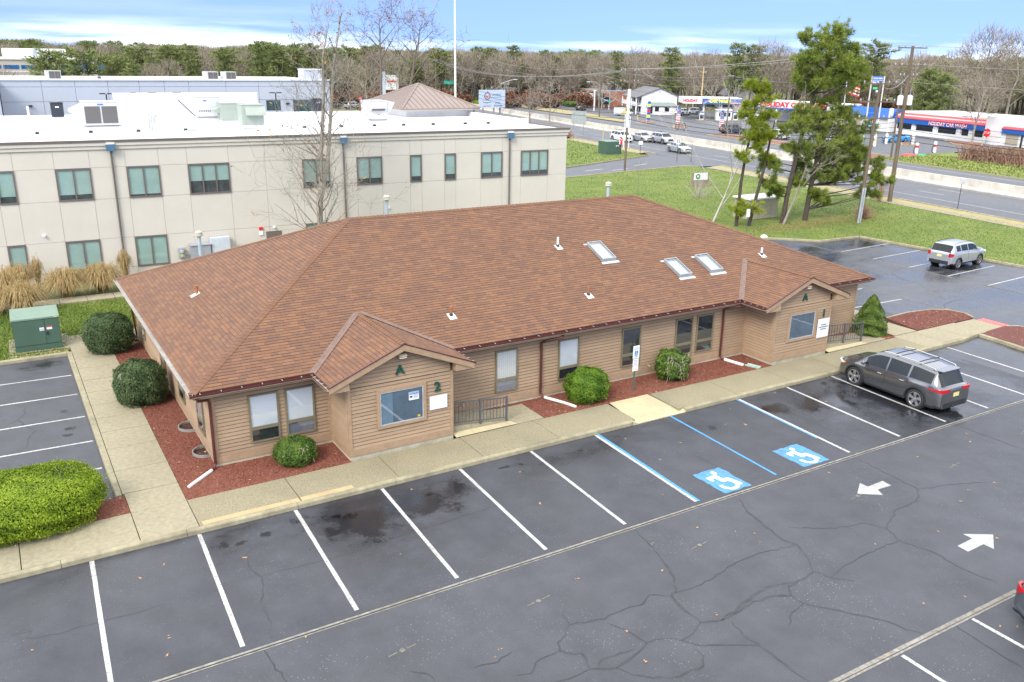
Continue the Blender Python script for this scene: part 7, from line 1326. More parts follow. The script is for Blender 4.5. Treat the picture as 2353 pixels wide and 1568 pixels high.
# feather banners
def banner(x, y, h, kind, lab):
    t = thing('feather_banner', lab, 'banner', (x, y, 0), math.radians(-35), local=True); MB().tube([(0, 0, 0), (0, 0, h * .8), (.12, 0, h * .97), (.35, 0, h)], .03, 5).build('pole', M_WHITE, t)
    w = .75
    if kind == 'flag':
        b = MB(); b.ext([(.03, 0, h * .58), (w, 0, h * .58), (w, 0, h * .86), (w * .6, 0, h * .99), (.03, 0, h * .93)], (0, .02, 0)); b.build('star_field', mt('flag_navy', (.02, .05, .22), .7) if 'flag_navy' not in bpy.data.materials else bpy.data.materials['flag_navy'], t)
        sm = MB()
        for i in range(14): sm.lathe([(.06, -.012), (.06, 0)], (.18 + (i % 3) * .2, 0, h * .62 + (i // 3) * h * .065), 5, axis='Y')
        sm.build('stars', M_LW, t)
        for i in range(12): MB().box(.03, 0, h * (.1 + .04 * i), w * (.62 + .38 * min(1, i / 4)), .02, h * (.14 + .04 * i) - .005).build('stripe', M_LW if i % 2 else M_LR, t)
    else:
        for i, c_ in enumerate((M_LBL, M_LY, M_CWB, M_LR, M_CWB, M_LY, M_CWB)): MB().box(.03, 0, h * (.08 + .125 * i), w, .02, h * (.205 + .125 * i) - .005).build('panel', c_, t)
banner(125.3, 129.2, 4.6, 'blue', 'tall blue and yellow feather banner beside the white house drive'); banner(122.4, 116.2, 4.2, 'flag', 'stars and stripes feather banner on the small mulch island'); banner(119.2, 100.4, 4.3, 'flag', 'stars and stripes feather banner beside the dark slate suv')
# pylon sign
py_ = thing('pylon_sign', 'tall white framed pylon sign with blue service and car wash panels', 'sign', (127, 73, 0), math.radians(-53), local=True)
for x in (-.95, .95): MB().box(x - .1, -.1, 0, x + .1, .1, 11.0).build('post', M_EIFS, py_)
MB().box(-.8, -.12, 9.7, .8, .12, 11.0).build('blue_panel', M_LBL, py_); MB().box(-.8, -.125, 10.33, .8, -.121, 10.38).build('divider', M_LW, py_); text('Service Center', .34, (0, -.13, 10.68), 0, M_LW, py_, .005, bold=.02, sx=.72); text('Car Wash', .42, (0, -.13, 10.03), 0, M_LW, py_, .005, bold=.02, sx=.85)
MB().box(-.8, -.1, 8.3, .8, .1, 9.5).build('screen', M_BLK, py_); MB().box(-.6, -.11, 8.9, .1, -.101, 9.25).build('screen_mark', mt('led_green', (.05, .5, .12), .5), py_); MB().box(-.1, -.11, 8.45, .6, -.101, 8.75).build('screen_mark', M_LW, py_)
for z in (5.2, 4.2, 2.6): MB().box(-.8, -.1, z, .8, .1, z + .85).build('blue_panel', M_CWB, py_)
MB().box(-.5, -.11, 2.85, .5, -.101, 3.1).build('panel_mark', M_LW, py_)
for x, y, lab in ((120.9, 59.9, 'vacuum post with red panel nearest the lawn'), (124.8, 59.5, 'white vacuum post with looped hose right of the red one'), (133.4, 69.3, 'white vacuum post beside the blue coupe'), (124.7, 70.2, 'yellow topped vacuum post by the pylon sign'), (130.9, 72.6, 'yellow topped vacuum post beside the blue coupe nose')):
    t = thing('vacuum_post', lab, 'vacuum', (x, y, 0), group='vacuum posts at the car wash'); MB().lathe([(.24, 0), (.24, 1.5), (.2, 1.62), (.08, 1.7)], (x, y, 0), 12).build('drum', M_CWW, t); MB().tube([(x - .35, y, 1.2), (x - .8, y - .1, .9), (x - 1.0, y - .2, .2), (x - .6, y - .2, .1)], .06, 6).build('hose', M_WIRE, t); MB().lathe([(.26, .9), (.26, 1.2)], (x, y, 0), 12).build('band', M_LR if 'red' in lab else (P_YEL if 'yellow' in lab else M_FLASH), t)
fl = thing('flag_pole', 'american flag on a white pole behind the pines', 'flag', (130.2, 81.6, 0)); MB().tube([(130.2, 81.6, 0), (130.2, 81.6, 10)], [.09, .05], 8).build('pole', M_WHITE, fl)
for i in range(7): MB().ext([(130.1, 81.3 - .0, 9.7 - i * .24), (129.6, 79.9, 9.4 - i * .24), (129.9, 78.5, 9.05 - i * .24), (129.9, 78.5, 8.83 - i * .24), (129.6, 79.9, 9.18 - i * .24), (130.1, 81.3, 9.48 - i * .24)], (.03, 0, 0)).build('stripe', M_LR if i % 2 == 0 else M_LW, fl)
MB().ext([(130.06, 81.32, 9.72), (129.76, 80.4, 9.52), (129.76, 80.4, 8.6), (130.06, 81.32, 8.8)], (-.02, 0, 0)).build('canton', bpy.data.materials['flag_navy'], fl)
xm = thing('inflatable', 'deflated red and green inflatable lying on the far lawn', 'inflatable', (117, 58, .1)); MB().lathe([(1.1, .08), (1.0, .22), (.5, .32), (.1, .34)], (116.4, 57.9, 0), 14).build('red_cloth', M_LR, xm); MB().lathe([(.8, .08), (.7, .2), (.2, .28)], (118.2, 57.2, 0), 12).build('green_cloth', mt('green_cloth', (.02, .35, .14), .7), xm)
# ---- white house used as an office
HA = math.atan2(-.44, .9); M_CLW = mt('white_clapboard', (.70, .70, .71), .6, var=.03); M_GSH = mt('grey_shingles', (.14, .135, .145), .85, var=.12, scale=1.5); M_PORR = mt('grey_green_porch_roof', (.19, .235, .215), .8, var=.1)
wh = thing('white_house', 'white two storey gabled house with columned balcony and lean-to porch', 'house', (142.4, 152, 0), HA, local=True); HW, HL, HEV, HRD = 9.0, 17.0, 4.5, 6.3
b = MB(); b.ext([(0, 0, 0), (HW, 0, 0), (HW, 0, HEV), (HW / 2, 0, HRD - .1), (0, 0, HEV)], (0, HL, 0)); b.build('wall', M_CLW, wh)
for s in (0, 1):
    x0, x1 = (-1.6, HW / 2) if s == 0 else (HW + .5, HW / 2); z0 = HEV - (.55 if s == 0 else .15); r = MB(); r.ext([(x0, -.4, z0), (x1, -.4, HRD), (x1, -.4, HRD + .12), (x0, -.4, z0 + .12)], (0, HL + .8, 0)); r.build('roof', M_GSH, wh)
for y in (0, 5.4, 10.8, 16.4): MB().box(-1.5, y + .0, 0, -1.25, y + .25, 3.95).build('column', M_WHITE, wh)
MB().box(-1.5, 0, 1.95, -.02, HL, 2.12).build('balcony_floor', M_WHITE, wh); MB().box(-1.48, 0, 2.12, -1.42, HL, 2.95).build('balcony_parapet', M_CLW, wh)
for z in (.5, 2.6):
    for y in (1.2, 4.2, 7.4, 10.2, 13.2): w_ = MB().box(-.05, y, z, -.001, y + 1.3, z + 1.25).build('window', M_BLK, wh); MB().box(-.08, y + .08, z + .08, -.051, y + 1.22, z + 1.17).build('pane', M_CGLASS, w_)
r = MB(); r.ext([(.6, -1.9, 2.15), (8.9, -1.9, 2.15), (8.0, -.02, 2.95), (1.5, -.02, 2.95)], (0, .02, -.1)); r.build('porch_roof', M_PORR, wh); MB().box(.9, -1.5, 0, 8.6, -.02, 2.1).build('porch_wall', M_CLW, wh)
for a in (1.4, 3.0, 5.6): w_ = MB().box(a, -1.56, .3 if a < 2 else .8, a + 1.1, -1.501, 1.9).build('window' if a > 2 else 'door', M_BLK, wh); MB().box(a + .08, -1.59, .9, a + 1.02, -1.561, 1.82).build('pane', M_CGLASS, w_)
for x in (2.7, 4.6, 7.2): MB().box(x, -1.6, 0, x + .35, -1.501, 2.1).build('porch_pier', M_CLW, wh)
MB().box(HW / 2 - .3, -.04, 5.2, HW / 2 + .3, -.001, 5.7).build('attic_louvre', M_FLASH, wh)
for i in range(5): shrub('clipped_bush', ('first', 'second', 'third', 'fourth', 'fifth')[i] + ' dark round bush in the row along the white house side', (140.2 + i * 1.6, 154.0 + i * 3.0), 1.0, 1.0, 1.1, 500, .32, M_LDARK, group='dark bushes along the white house')
# ---- navy board, brick shops
cs = thing('navy_sign_board', 'navy office sign board with round emblem beside the white house', 'sign', (155.2, 180.6, 0), math.atan2(-5.06, 2.52), local=True); M_NAVY = mt('navy_panel', (.012, .03, .075), .4, var=.06)
MB().box(-2.85, 0, 2.95, 2.85, .3, 5.15).build('panel', M_NAVY, cs); MB().box(-2.6, .05, 0, -2.35, .25, 2.95).box(2.2, .05, 0, 2.5, .25, 2.95).build('post', M_WHITE, cs); text('CENTURY 21', .62, (-.75, -.02, 4.15), 0, M_LW, cs, .004, sx=.95); text('(21', .95, (1.95, -.02, 4.55), 0, M_LW, cs, .004, bold=.01); MB().box(-2.2, -.015, 3.68, .3, -.001, 3.74).build('print_line', M_LW, cs)
bs = thing('brick_shops', 'low brick shop row with green panels and white shop signs', 'building', (164.2, 239, 0), UA, local=True); M_BRK = mt('red_brick', (.36, .15, .10), .85, var=.12, scale=2); M_GRP = mt('green_sign_band', (.035, .10, .075), .6, var=.08)
MB().box(0, .3, 0, 62, 14, 4.5).build('wall', M_BRK, bs); MB().box(0, .29, 4.5, 62, 14, 4.7).build('flat_roof', M_FLASH, bs)
for i in range(12):
    x = i * 5.2; MB().box(x, -.6, 0, x + .8, .28, 4.3 if i not in (6, 7) else 4.9).build('pier', mt('pale_brick', (.44, .22, .15), .85, var=.1) if 'pale_brick' not in bpy.data.materials else bpy.data.materials['pale_brick'], bs)
    MB().box(x + .9, -.2, 2.4, x + 5.1, .25, 4.1).build('sign_band', M_GRP, bs); MB().box(x + .9, -.05, .5, x + 5.1, .28, 2.3).build('shop_window', M_CGLASS, bs)
    if i % 4 != 3: MB().box(x + 1.4, -.25, 2.8, x + 4.6, -.201, 3.7).build('shop_sign', M_SIGNW, bs)
MB().box(31, -1.6, 3.2, 37.5, -.62, 4.9).build('entrance_gable', bpy.data.materials['pale_brick'], bs)
nb = thing('navy_sign_board', 'smaller navy notice panel on the brick wall end', 'sign', (150.9, 178.2, 0), UA, local=True); MB().box(0, -.9, 1.2, 4.2, -.7, 3.2).build('panel', M_NAVY, nb); MB().box(.4, -.72, 0, .6, -.62, 1.2).box(3.6, -.72, 0, 3.8, -.62, 1.2).build('post', M_WHITE, nb); MB().box(.5, -.91, 2.1, 3.7, -.901, 2.35).build('print_line', M_LW, nb)
ms = thing('shop_list_sign', 'green topped white shop directory sign on a post', 'sign', (143.75, 216.4, 0), math.radians(-40), local=True); MB().box(-1.9, 0, 2.0, 1.9, .4, 4.3).build('panel', M_SIGNW, ms); MB().box(-2.0, -.05, 4.31, 2.0, .45, 5.1).build('green_top', M_GRP, ms); MB().box(-.2, .1, 0, .2, .3, 2.0).box(1.5, .1, 0, 1.75, .3, 2.0).build('post', M_STEEL, ms); MB().box(-1.4, -.01, 3.6, 1.4, -.001, 3.95).build('print_line', mt('faded_red_print', (.5, .25, .2), .6), ms)
# ---- dealership sign
ds = thing('dealer_sign', 'pale blue rectangular dealership sign on three grey posts beyond the flat roof', 'sign', (102.5, 157.6, 0), local=True); M_PALE = mt('pale_blue_sign', (.45, .53, .64), .4, var=.02)
MB().box(-3.45, 0, 1.85, 3.45, .35, 5.82).build('panel', M_PALE, ds)
for x in (-2.4, .5, 2.3): MB().box(x - .14, .1, 0, x + .14, .3, 1.85).build('post', M_STEEL, ds)
M_DKB = mt('sign_navy_print', (.03, .06, .13), .5); M_ORG = mt('sign_orange', (.80, .12, .02), .5)
m = MB()
for i in range(30):
    a0, a1 = math.radians(110 + i * 10.6), math.radians(110 + (i + 1) * 10.6); m.poly([(-1.35 + r * math.cos(t), -.012, 4.45 + r * math.sin(t)) for r, t in ((.62, a0), (.82, a0), (.82, a1), (.62, a1))])
m.build('ring_emblem', M_DKB, ds); MB().ext([(-1.55, -.012, 5.05), (-1.35, -.012, 5.55), (-.95, -.012, 5.25)], (0, .005, 0)).build('ring_arrow', M_DKB, ds)
ck = MB(); ck.ext([(-1.9, -.016, 4.55), (-1.55, -.016, 4.0), (-1.3, -.016, 3.98), (-.6, -.016, 5.3), (-1.35, -.016, 4.4), (-1.5, -.016, 4.65)], (0, .004, 0)); ck.build('tick_emblem', M_ORG, ds)
text('certified', .72, (1.05, -.012, 4.75), 0, M_DKB, ds, .002, sx=1.0); text('pre-owned', .62, (1.05, -.012, 4.18), 0, mt('sign_mid_blue', (.12, .2, .33), .5), ds, .002); MB().box(-2.7, -.012, 3.5, 2.7, -.001, 3.54).build('divider', M_DKB, ds)
text('Jeep', .75, (1.45, -.012, 2.98), 0, M_DKB, ds, .002); text('RAM', .5, (1.8, -.012, 2.25), 0, M_LBL, ds, .002, bold=.03, sx=1.5); MB().ext([(.45, -.012, 2.42), (.85, -.012, 2.42), (.8, -.012, 2.15), (.65, -.012, 2.03), (.5, -.012, 2.15)], (0, .005, 0)).build('shield_emblem', M_LBL, ds); MB().box(-2.5, -.012, 2.98, -.4, -.001, 3.08).box(-1.8, -.012, 2.76, -1.1, -.001, 2.81).build('print_line', M_DKB, ds); MB().box(-2.5, -.012, 2.15, -.4, -.001, 2.3).build('print_line', mt('sign_brown_print', (.25, .16, .14), .5), ds)
fp = thing('flag_mast', 'very tall white flag mast rising above the frame beyond the pyramid roof', 'flagpole', (73.3, 120, 0)); MB().tube([(73.3, 120, 0), (73.25, 120, 14), (73.2, 120, 32)], [.20, .17, .10], 12).build('mast', M_WHITE, fp); MB().lathe([(.45, 0), (.45, .3), (.3, .35)], (73.3, 120, 0), 12).build('base_collar', M_STEEL, fp)
# ------------------------------------------------------------ utility poles, lamps, signs, wires
def upole(x, y, h, lab, arms=(), r=.16, mat=None, rz=1.45, lean=0, name='utility_pole'):
    t = thing(name, lab, 'utility pole', (x, y, 0)); top = (x + lean, y, h); MB().tube([(x, y, 0), top], [r, r * .65], 8).build('pole', mat or M_WOOD, t); d = Vector((math.cos(rz), math.sin(rz), 0))
    for (za, L) in arms:
        c = Vector((x + lean * za / h, y, za)); MB().tube([c - d * L / 2, c + d * L / 2], .07, 4).build('cross_arm', mat or M_WOOD, t)
        for s in (-1, -.55, .55, 1): q = c + d * L / 2 * s * .95; MB().lathe([(.05, .05), (.07, .15), (.04, .25)], tuple(q), 6).build('insulator', M_WIREG, t)
    return t
p1 = upole(74.2, 30.3, 14.5, 'tallest brown utility pole with three cross arms and transformers', ((14.3, 3.0), (12.7, 3.2), (11.8, 1.8)), .22, rz=-.35)
for s in (-.5, .5): MB().lathe([(.26, 9.2), (.26, 10.0), (.1, 10.1)], (74.2 + s * .9, 30.3 - s * .35, 0), 12).build('transformer', M_SIGNW, p1); MB().tube([(74.2 + s * .9, 30.3 - s * .35, 10.1), (74.2 + s * .9, 30.3 - s * .35, 10.7)], .03, 5).build('bushing', M_WIREG, p1)
p2 = upole(61.8, 24.25, 11.5, 'shorter utility pole with three cross arms and white conduits at its foot', ((11.3, 3.0), (9.9, 3.2), (8.6, 3.0)), .17, rz=-.35, lean=.35)
for dx in (-.36, -.12): MB().tube([(61.8 + dx, 23.98, 0), (61.8 + dx + .12, 23.98, 3.0)], .085, 8).build('conduit', mt('pale_conduit', (.30, .33, .37), .5) if 'pale_conduit' not in bpy.data.materials else bpy.data.materials['pale_conduit'], p2)
pm = upole(65.3, 60.5, 11.9, 'slim dark utility pole with white upper sleeve beside the driveway', ((11.6, 2.2), (10.4, 2.2)), .14, rz=-.4); MB().tube([(65.33, 60.5, 5.2), (65.36, 60.5, 9.6)], .19, 8).build('white_sleeve', M_SIGNW, pm)
upole(111.3, 57.3, 11.0, 'thin pole at the corner of the far lawn', ((10.6, 1.6),), .15); upole(117, 96.3, 10.6, 'dark pole on the mulch island by the car wash queue', ((10.3, 1.5),), .16, mat=M_BARKD); upole(150.6, 139.5, 11.6, 'new yellow wooden pole behind the fuel canopy', ((10.4, 2.4),), .20, M_WOODY); upole(149.5, 143, 8.0, 'short grey pole behind the fuel canopy', (), .12)
pb = upole(125.2, 146.4, 11.3, 'wooden pole with street lamp before the white house', ((10.9, 2.0),), .17); MB().tube([(125.2, 146.4, 7.0), (124.0, 146.4, 7.8), (121.8, 146.4, 8.0)], .05, 5).build('lamp_arm', M_FLASH, pb); MB().obox((121.6, 146.4, 7.9), .7, .3, .12).build('lamp_head', M_SIGNW, pb)
for i, (x, y, h) in enumerate(((108.8, 165, 11.5), (131.9, 228.6, 12.0), (122, 190, 12.2), (98, 178, 12.4), (118, 206, 11.5), (146, 262, 13), (112, 232, 12.6))):
    q = upole(x, y, h, ('far pole with street lamp near the dealership sign', 'far pole with white transformer right of the flag mast', 'far pole beyond the dealership sign', 'far pole left of the dealership sign', 'far pole with double cross arm above the dealership sign', 'farthest pole before the red woods', 'far pole just right of the flag mast')[i], ((h - .4, 2.4),) + (((h - 1.6, 2.4),) if i in (4, 0) else ()), .16)
    if i == 0: MB().tube([(x, y, 6.8), (x + 2, y, 7.5), (x + 4.2, y, 8.0)], .06, 5).build('lamp_arm', M_FLASH, q); MB().obox((x + 4.4, y, 7.9), .8, .35, .14).build('lamp_head', M_SIGNW, q)
    if i == 1: MB().lathe([(.4, 8.4), (.4, 9.8), (.2, 9.9)], (x + .5, y, 0), 10).build('transformer', M_SIGNW, q)
ORD4 = ('lowest', 'second lowest', 'third lowest', 'fourth lowest', 'highest')
def wire(a, b, sag, lab, r=.025, mat=None, grp='overhead wires'):
    a, b = Vector(a), Vector(b); pts = [a.lerp(b, f) - Vector((0, 0, 4 * sag * f * (1 - f))) for f in np.linspace(0, 1, 15)]; o = MB().tube(pts, r, 4, cap=False).build('overhead_wire', mat or M_WIRE, None); tag(o, lab, 'wire', grp); return o
for i, (dx, z) in enumerate(((-1.4, 14.5), (0, 14.7), (1.4, 14.5))): wire((74.2 + dx, 30.3 - dx * .36, z), (65.3 + dx * .7, 60.5 - dx * .3, 11.85), .5, ('left', 'middle', 'right')[i] + ' thin top wire strung from the tallest pole to the slim driveway pole', .018, M_WIREG)
for i, (dx, z) in enumerate(((-1.4, 14.5), (1.4, 14.5), (0, 12.9))): wire((74.2 + dx, 30.3 - dx * .36, z), (80 + dx, -18, z + .2), .6, ('left', 'right', 'lower middle')[i] + ' thin top wire leaving the frame right of the tallest pole', .018, M_WIREG)
for i in range(4): wire((74.2, 30.3, 6.3 + i * .45), (65.3, 60.5, 6.2 + i * .6), 1.1 + .1 * i, ORD4[i] + ' thick sagging cable between the tallest pole and the slim driveway pole', .035 if i < 2 else .02)
for i in range(5): wire((74.2, 30.3, 6.0 + i * .5), (80, -18, 6.6 + i * .7), .9 + .15 * i, ORD4[i] + ' thick sagging cable leaving the frame right of the tallest pole', .035 if i < 2 else .02)
for i in range(3): wire((65.3, 60.5, 6.2 + i * .6), (98, 178, 7 + i * .7), 1.6, ORD4[i] + ' thick cable running from the slim driveway pole towards the dealership sign', .035)
for i in range(3): wire((65.3 - 1 + i, 60.5, 11.7), (98 - 1 + i, 178, 12.2), 2.0, ('left', 'middle', 'right')[i] + ' thin top wire from the slim driveway pole towards the dealership sign', .022, M_WIREG)
FP = [(117, 96.3, 10.4), (125.2, 146.4, 11.0), (122, 190, 11.9), (131.9, 228.6, 11.8), (146, 262, 12.8)]
SPN = ('the mulch island pole and the white house lamp pole', 'the white house lamp pole and the next far pole', 'the far pole behind the dealership sign and the transformer pole', 'the transformer pole and the farthest pole')
for a, b in zip(FP[:-1], FP[1:]):
    for k in range(3): wire((a[0], a[1], a[2] - k * 1.5), (b[0], b[1], b[2] - k * 1.5), 1.0 + .2 * k, ('top', 'middle', 'lowest')[k] + ' thin wire between ' + SPN[FP.index(a)], .025, M_WIREG if k < 2 else M_WIRE)
for i, (a, b) in enumerate((((111.3, 57.3, 10.6), (117, 96.3, 10.4)), ((111.3, 57.3, 10.6), (109, -10, 11)), ((74.2, 30.3, 12.6), (111.3, 57.3, 10.7)), ((65.3, 60.5, 11.3), (117, 96.3, 10.3)), ((61.8, 24.25, 11.4), (74.2, 30.3, 11.9)), ((108.8, 165, 11.1), (131.9, 228.6, 11.2)), ((98, 178, 12), (118, 206, 11.2)))): wire(a, b, .8, ('thin wire from the far lawn pole to the mulch island pole', 'thin wire leaving the frame from the far lawn pole', 'thin wire crossing the highway from the tallest pole to the far lawn pole', 'thin wire crossing the highway from the slim driveway pole to the mulch island pole', 'short thin wire from the conduit pole to the tallest pole', 'thin wire from the dealership lamp pole to the transformer pole', 'thin wire between the two far poles left of the dealership sign')[i], .022, M_WIREG)
slp = thing('splice_case', 'black splice case hanging on the thick cable', 'cable box', (76.0, 24, 7.0)); MB().lathe([(.05, -1.0), (.14, -.9), (.14, .9), (.05, 1.0)], (76.2, 14.5, 6.0), 10, axis='Y').build('case', M_WIRE, slp); MB().tube([(76.2, 13.4, 6.1), (76.2, 15.6, 6.1)], .03, 5).build('strand', M_WIRE, slp)
ORD4B = ('nearest', 'second', 'third', 'fifth', 'fourth')
for i, (x, y, z) in enumerate(((72.2, 37, 5.85), (71.95, 38, 5.8), (69.4, 46.3, 5.7), (67.2, 53.8, 5.8), (67.45, 53.0, 5.75))):
    m = MB(); m.tube([(x + .0, y + .28 * math.cos(t), z + .4 * math.sin(t)) for t in np.linspace(0, 2 * math.pi, 15)], .035, 5); o = m.build('cable_loop', M_WIRE, None); tag(o, ORD4B[i] + ' black coiled cable loop from the tallest pole, hanging on the thick cable', 'cable loop', 'cable loops')
# signs by the road
def post_sign(name, lab, x, y, h, w, hh_, rz, mat, post=M_STEEL, posts=(0,), z0=None, pr=.03):
    t = thing(name, lab, 'sign', (x, y, 0), rz, local=True); 
    for px_ in posts: MB().tube([(px_, .03, 0), (px_, .03, h)], pr, 6).build('post', post, t)
    p = MB().box(-w / 2, -.02, h - hh_, w / 2, 0, h).build('panel', mat, t); return t, p
t, p = post_sign('road_sign', 'grey back of a large road sign on two posts', 86.2, 99.8, 4.6, 3.2, 2.2, math.radians(-75), mt('sign_back_grey', (.36, .39, .40), .4, .3), posts=(-1.1, 1.1), pr=.06)
t, p = post_sign('lane_sign', 'white lane sign with black arrows by the driveway mouth', 78.7, 66.3, 3.1, .62, .85, math.radians(-20), M_SIGNW, M_BLK); MB().box(-.16, -.03, 2.45, -.08, -.021, 2.95).box(.08, -.03, 2.45, .16, -.021, 2.95).build('arrow_mark', mt_black, t)
t, p = post_sign('no_entry_sign', 'white and red do not enter sign beside the far green cabinet', 76.7, 75.9, 2.4, .62, .9, math.radians(-30), M_SIGNW, M_BLK); MB().lathe([(.26, -.03), (.26, -.022)], (0, 0, 2.12), 16, axis='Y').build('red_disc', M_LR, p); MB().box(-.18, -.036, 2.08, .18, -.031, 2.16).build('bar', M_SIGNW, p); MB().lathe([(.2, -.03), (.2, -.022)], (0, 0, 1.68), 16, axis='Y').build('red_disc', M_LR, p)
post_sign('small_sign', 'small white sign on the verge by the driveway', 79.8, 75.4, 1.9, .6, .5, math.radians(-30), M_SIGNW, M_BLK); post_sign('delineator', 'thin black marker post right of the driveway mouth', 80.5, 65.5, 2.3, .06, .1, 0, M_BLK, M_BLK); post_sign('small_sign', 'grey back of a small sign on a black post before the barrier', 76.4, 24.6, 2.9, .5, .5, math.radians(-30), M_FLASH, M_BLK); post_sign('parking_sign', 'white parking sign on a green post by the pine trunks', 49.7, 25.25, 1.9, .32, .62, math.radians(-10), M_SIGNW, M_GPOST)
post_sign('bollard_post', 'tall white post beside the slim dark utility pole', 83.0, 83.3, 5.2, .16, 5.1, 0, M_SIGNW); post_sign('bollard_post', 'second tall white post beside the slim dark utility pole', 83.4, 82.6, 4.9, .14, 4.8, 0, M_SIGNW)
t, p = post_sign('stop_sign', 'red stop sign far behind the flat roof', 80.3, 184, 3.2, .1, .1, 0, M_LR, pr=.05); MB().lathe([(.5, -.06), (.5, -.03)], (0, 0, 2.9), 8, axis='Y').build('octagon', M_LR, t); text('STOP', .34, (0, -.07, 2.9), 0, M_LW, t, .002)
t, p = post_sign('stop_sign', 'red octagon sign on the white car wash tower', 146.6, 64.6, 2.6, .1, .1, UA, M_LR, pr=.05); MB().lathe([(.75, -.06), (.75, -.03)], (0, 0, 2.0), 8, axis='Y').build('octagon', M_LR, t); text('STOP', .5, (0, -.07, 2.0), 0, M_LW, t, .002)
t, p = post_sign('street_name_sign', 'green street name sign far right of the pyramid roof', 117, 208, 6.4, 3.0, .9, math.radians(-30), mt('street_green', (.0, .30, .20), .5), pr=.08)
t, p = post_sign('street_name_sign', 'small green street sign on the far pavement', 140, 162, 2.9, 1.2, .35, math.radians(-30), bpy.data.materials['street_green'], pr=.05)
t = thing('blue_pylon', 'pale blue pylon sign seen through the bare trees behind the flat roof', 'sign', (93.5, 196, 0), math.radians(-15), local=True); MB().box(-2.2, 0, 0, -1.2, .8, 9).build('pylon', M_PALE, t); MB().box(-1.19, .1, 4.5, 2.2, .6, 8.2).build('panel', M_SIGNW, t); MB().box(-.8, .09, 6.4, 1.8, .099, 6.8).build('print_line', M_LR, t)
post_sign('yellow_guy_post', 'yellow leaning guard on the pole stay by the highway', 84.8, 91.0, 2.6, .12, 2.4, 0, P_YEL); h_ = thing('fire_hydrant', 'yellow fire hydrant on the far verge', 'hydrant', (129.3, 137.2, 0)); MB().lathe([(.16, 0), (.13, .1), (.13, .6), (.17, .62), (.12, .8), (.03, .88)], (129.3, 137.2, 0), 12).build('barrel', P_YEL, h_); MB().tube([(129.0, 137.2, .45), (129.6, 137.2, .45)], .07, 8).build('outlet', P_YEL, h_)
lp_ = thing('lamp_post', 'black square lamp post at the end of the back lot', 'lamp post', (102.5, 166.6, 0)); MB().tube([(102.5, 166.6, 0), (102.5, 166.6, 7.2)], .12, 6).build('pole', M_BLK, lp_); MB().obox((101.6, 166.6, 7.1), 2.2, .4, .15).build('lamp_head', M_BLK, lp_)
lp_ = thing('lamp_post', 'short white post lamp before the brick shops', 'lamp post', (138.9, 167.2, 0)); MB().tube([(138.9, 167.2, 0), (138.9, 167.2, 5)], .14, 6).build('pole', M_WHITE, lp_); MB().obox((138.9, 167.2, 5), .4, .4, .3).build('lamp_head', M_WHITE, lp_)
# monument sign and pump shed on the near lawn
mo = thing('monument_sign', 'low wooden framed monument sign with a round teal emblem on the lawn', 'sign', (64.3, 46.35, .08), math.radians(-8), local=True); M_OLDW = mt('weathered_board', (.22, .18, .14), .9, var=.2, scale=3)
MB().box(-1.05, -.12, 0, -.9, .12, 1.5).box(.9, -.12, 0, 1.05, .12, 1.5).build('post', M_OLDW, mo); MB().box(-.898, -.08, .72, .898, .08, 1.42).build('panel', M_SIGNW, mo)
for i in range(9): MB().box(-.895 + i * .2, -.06, .02, -.705 + i * .2, .06, .70).build('board', M_OLDW, mo)
MB().lathe([(.28, -.1), (.28, -.085)], (-.35, 0, 1.08), 18, axis='Y').build('emblem', mt('teal_emblem', (.02, .17, .24), .5), mo); MB().lathe([(.12, -.105), (.12, -.1)], (-.35, 0, 1.1), 12, axis='Y').build('emblem_centre', M_LY, mo)
sh = thing('pump_shed', 'small beige windowless shed with flat white lid on the lawn', 'shed', (55.8, 29.8, .08)); MB().box(54.0, 29.2, .05, 57.4, 31.0, 1.75).build('wall', mt('beige_shed', (.40, .36, .27), .8, var=.08, dirt=.3), sh); MB().box(53.85, 29.05, 1.75, 57.55, 31.15, 1.87).build('roof', M_WHITE, sh); MB().box(53.98, 29.18, .04, 57.42, 31.02, .35).build('plinth', M_FOUND, sh)
rk = thing('white_boulder', 'small white stone on the kerb by the roof edge', 'stone', (49.0, 22.7, .1)); MB().lathe([(.2, .1), (.28, .2), (.2, .33), (.05, .38)], (49.0, 22.75, 0), 8).build('stone', M_WHITE, rk)
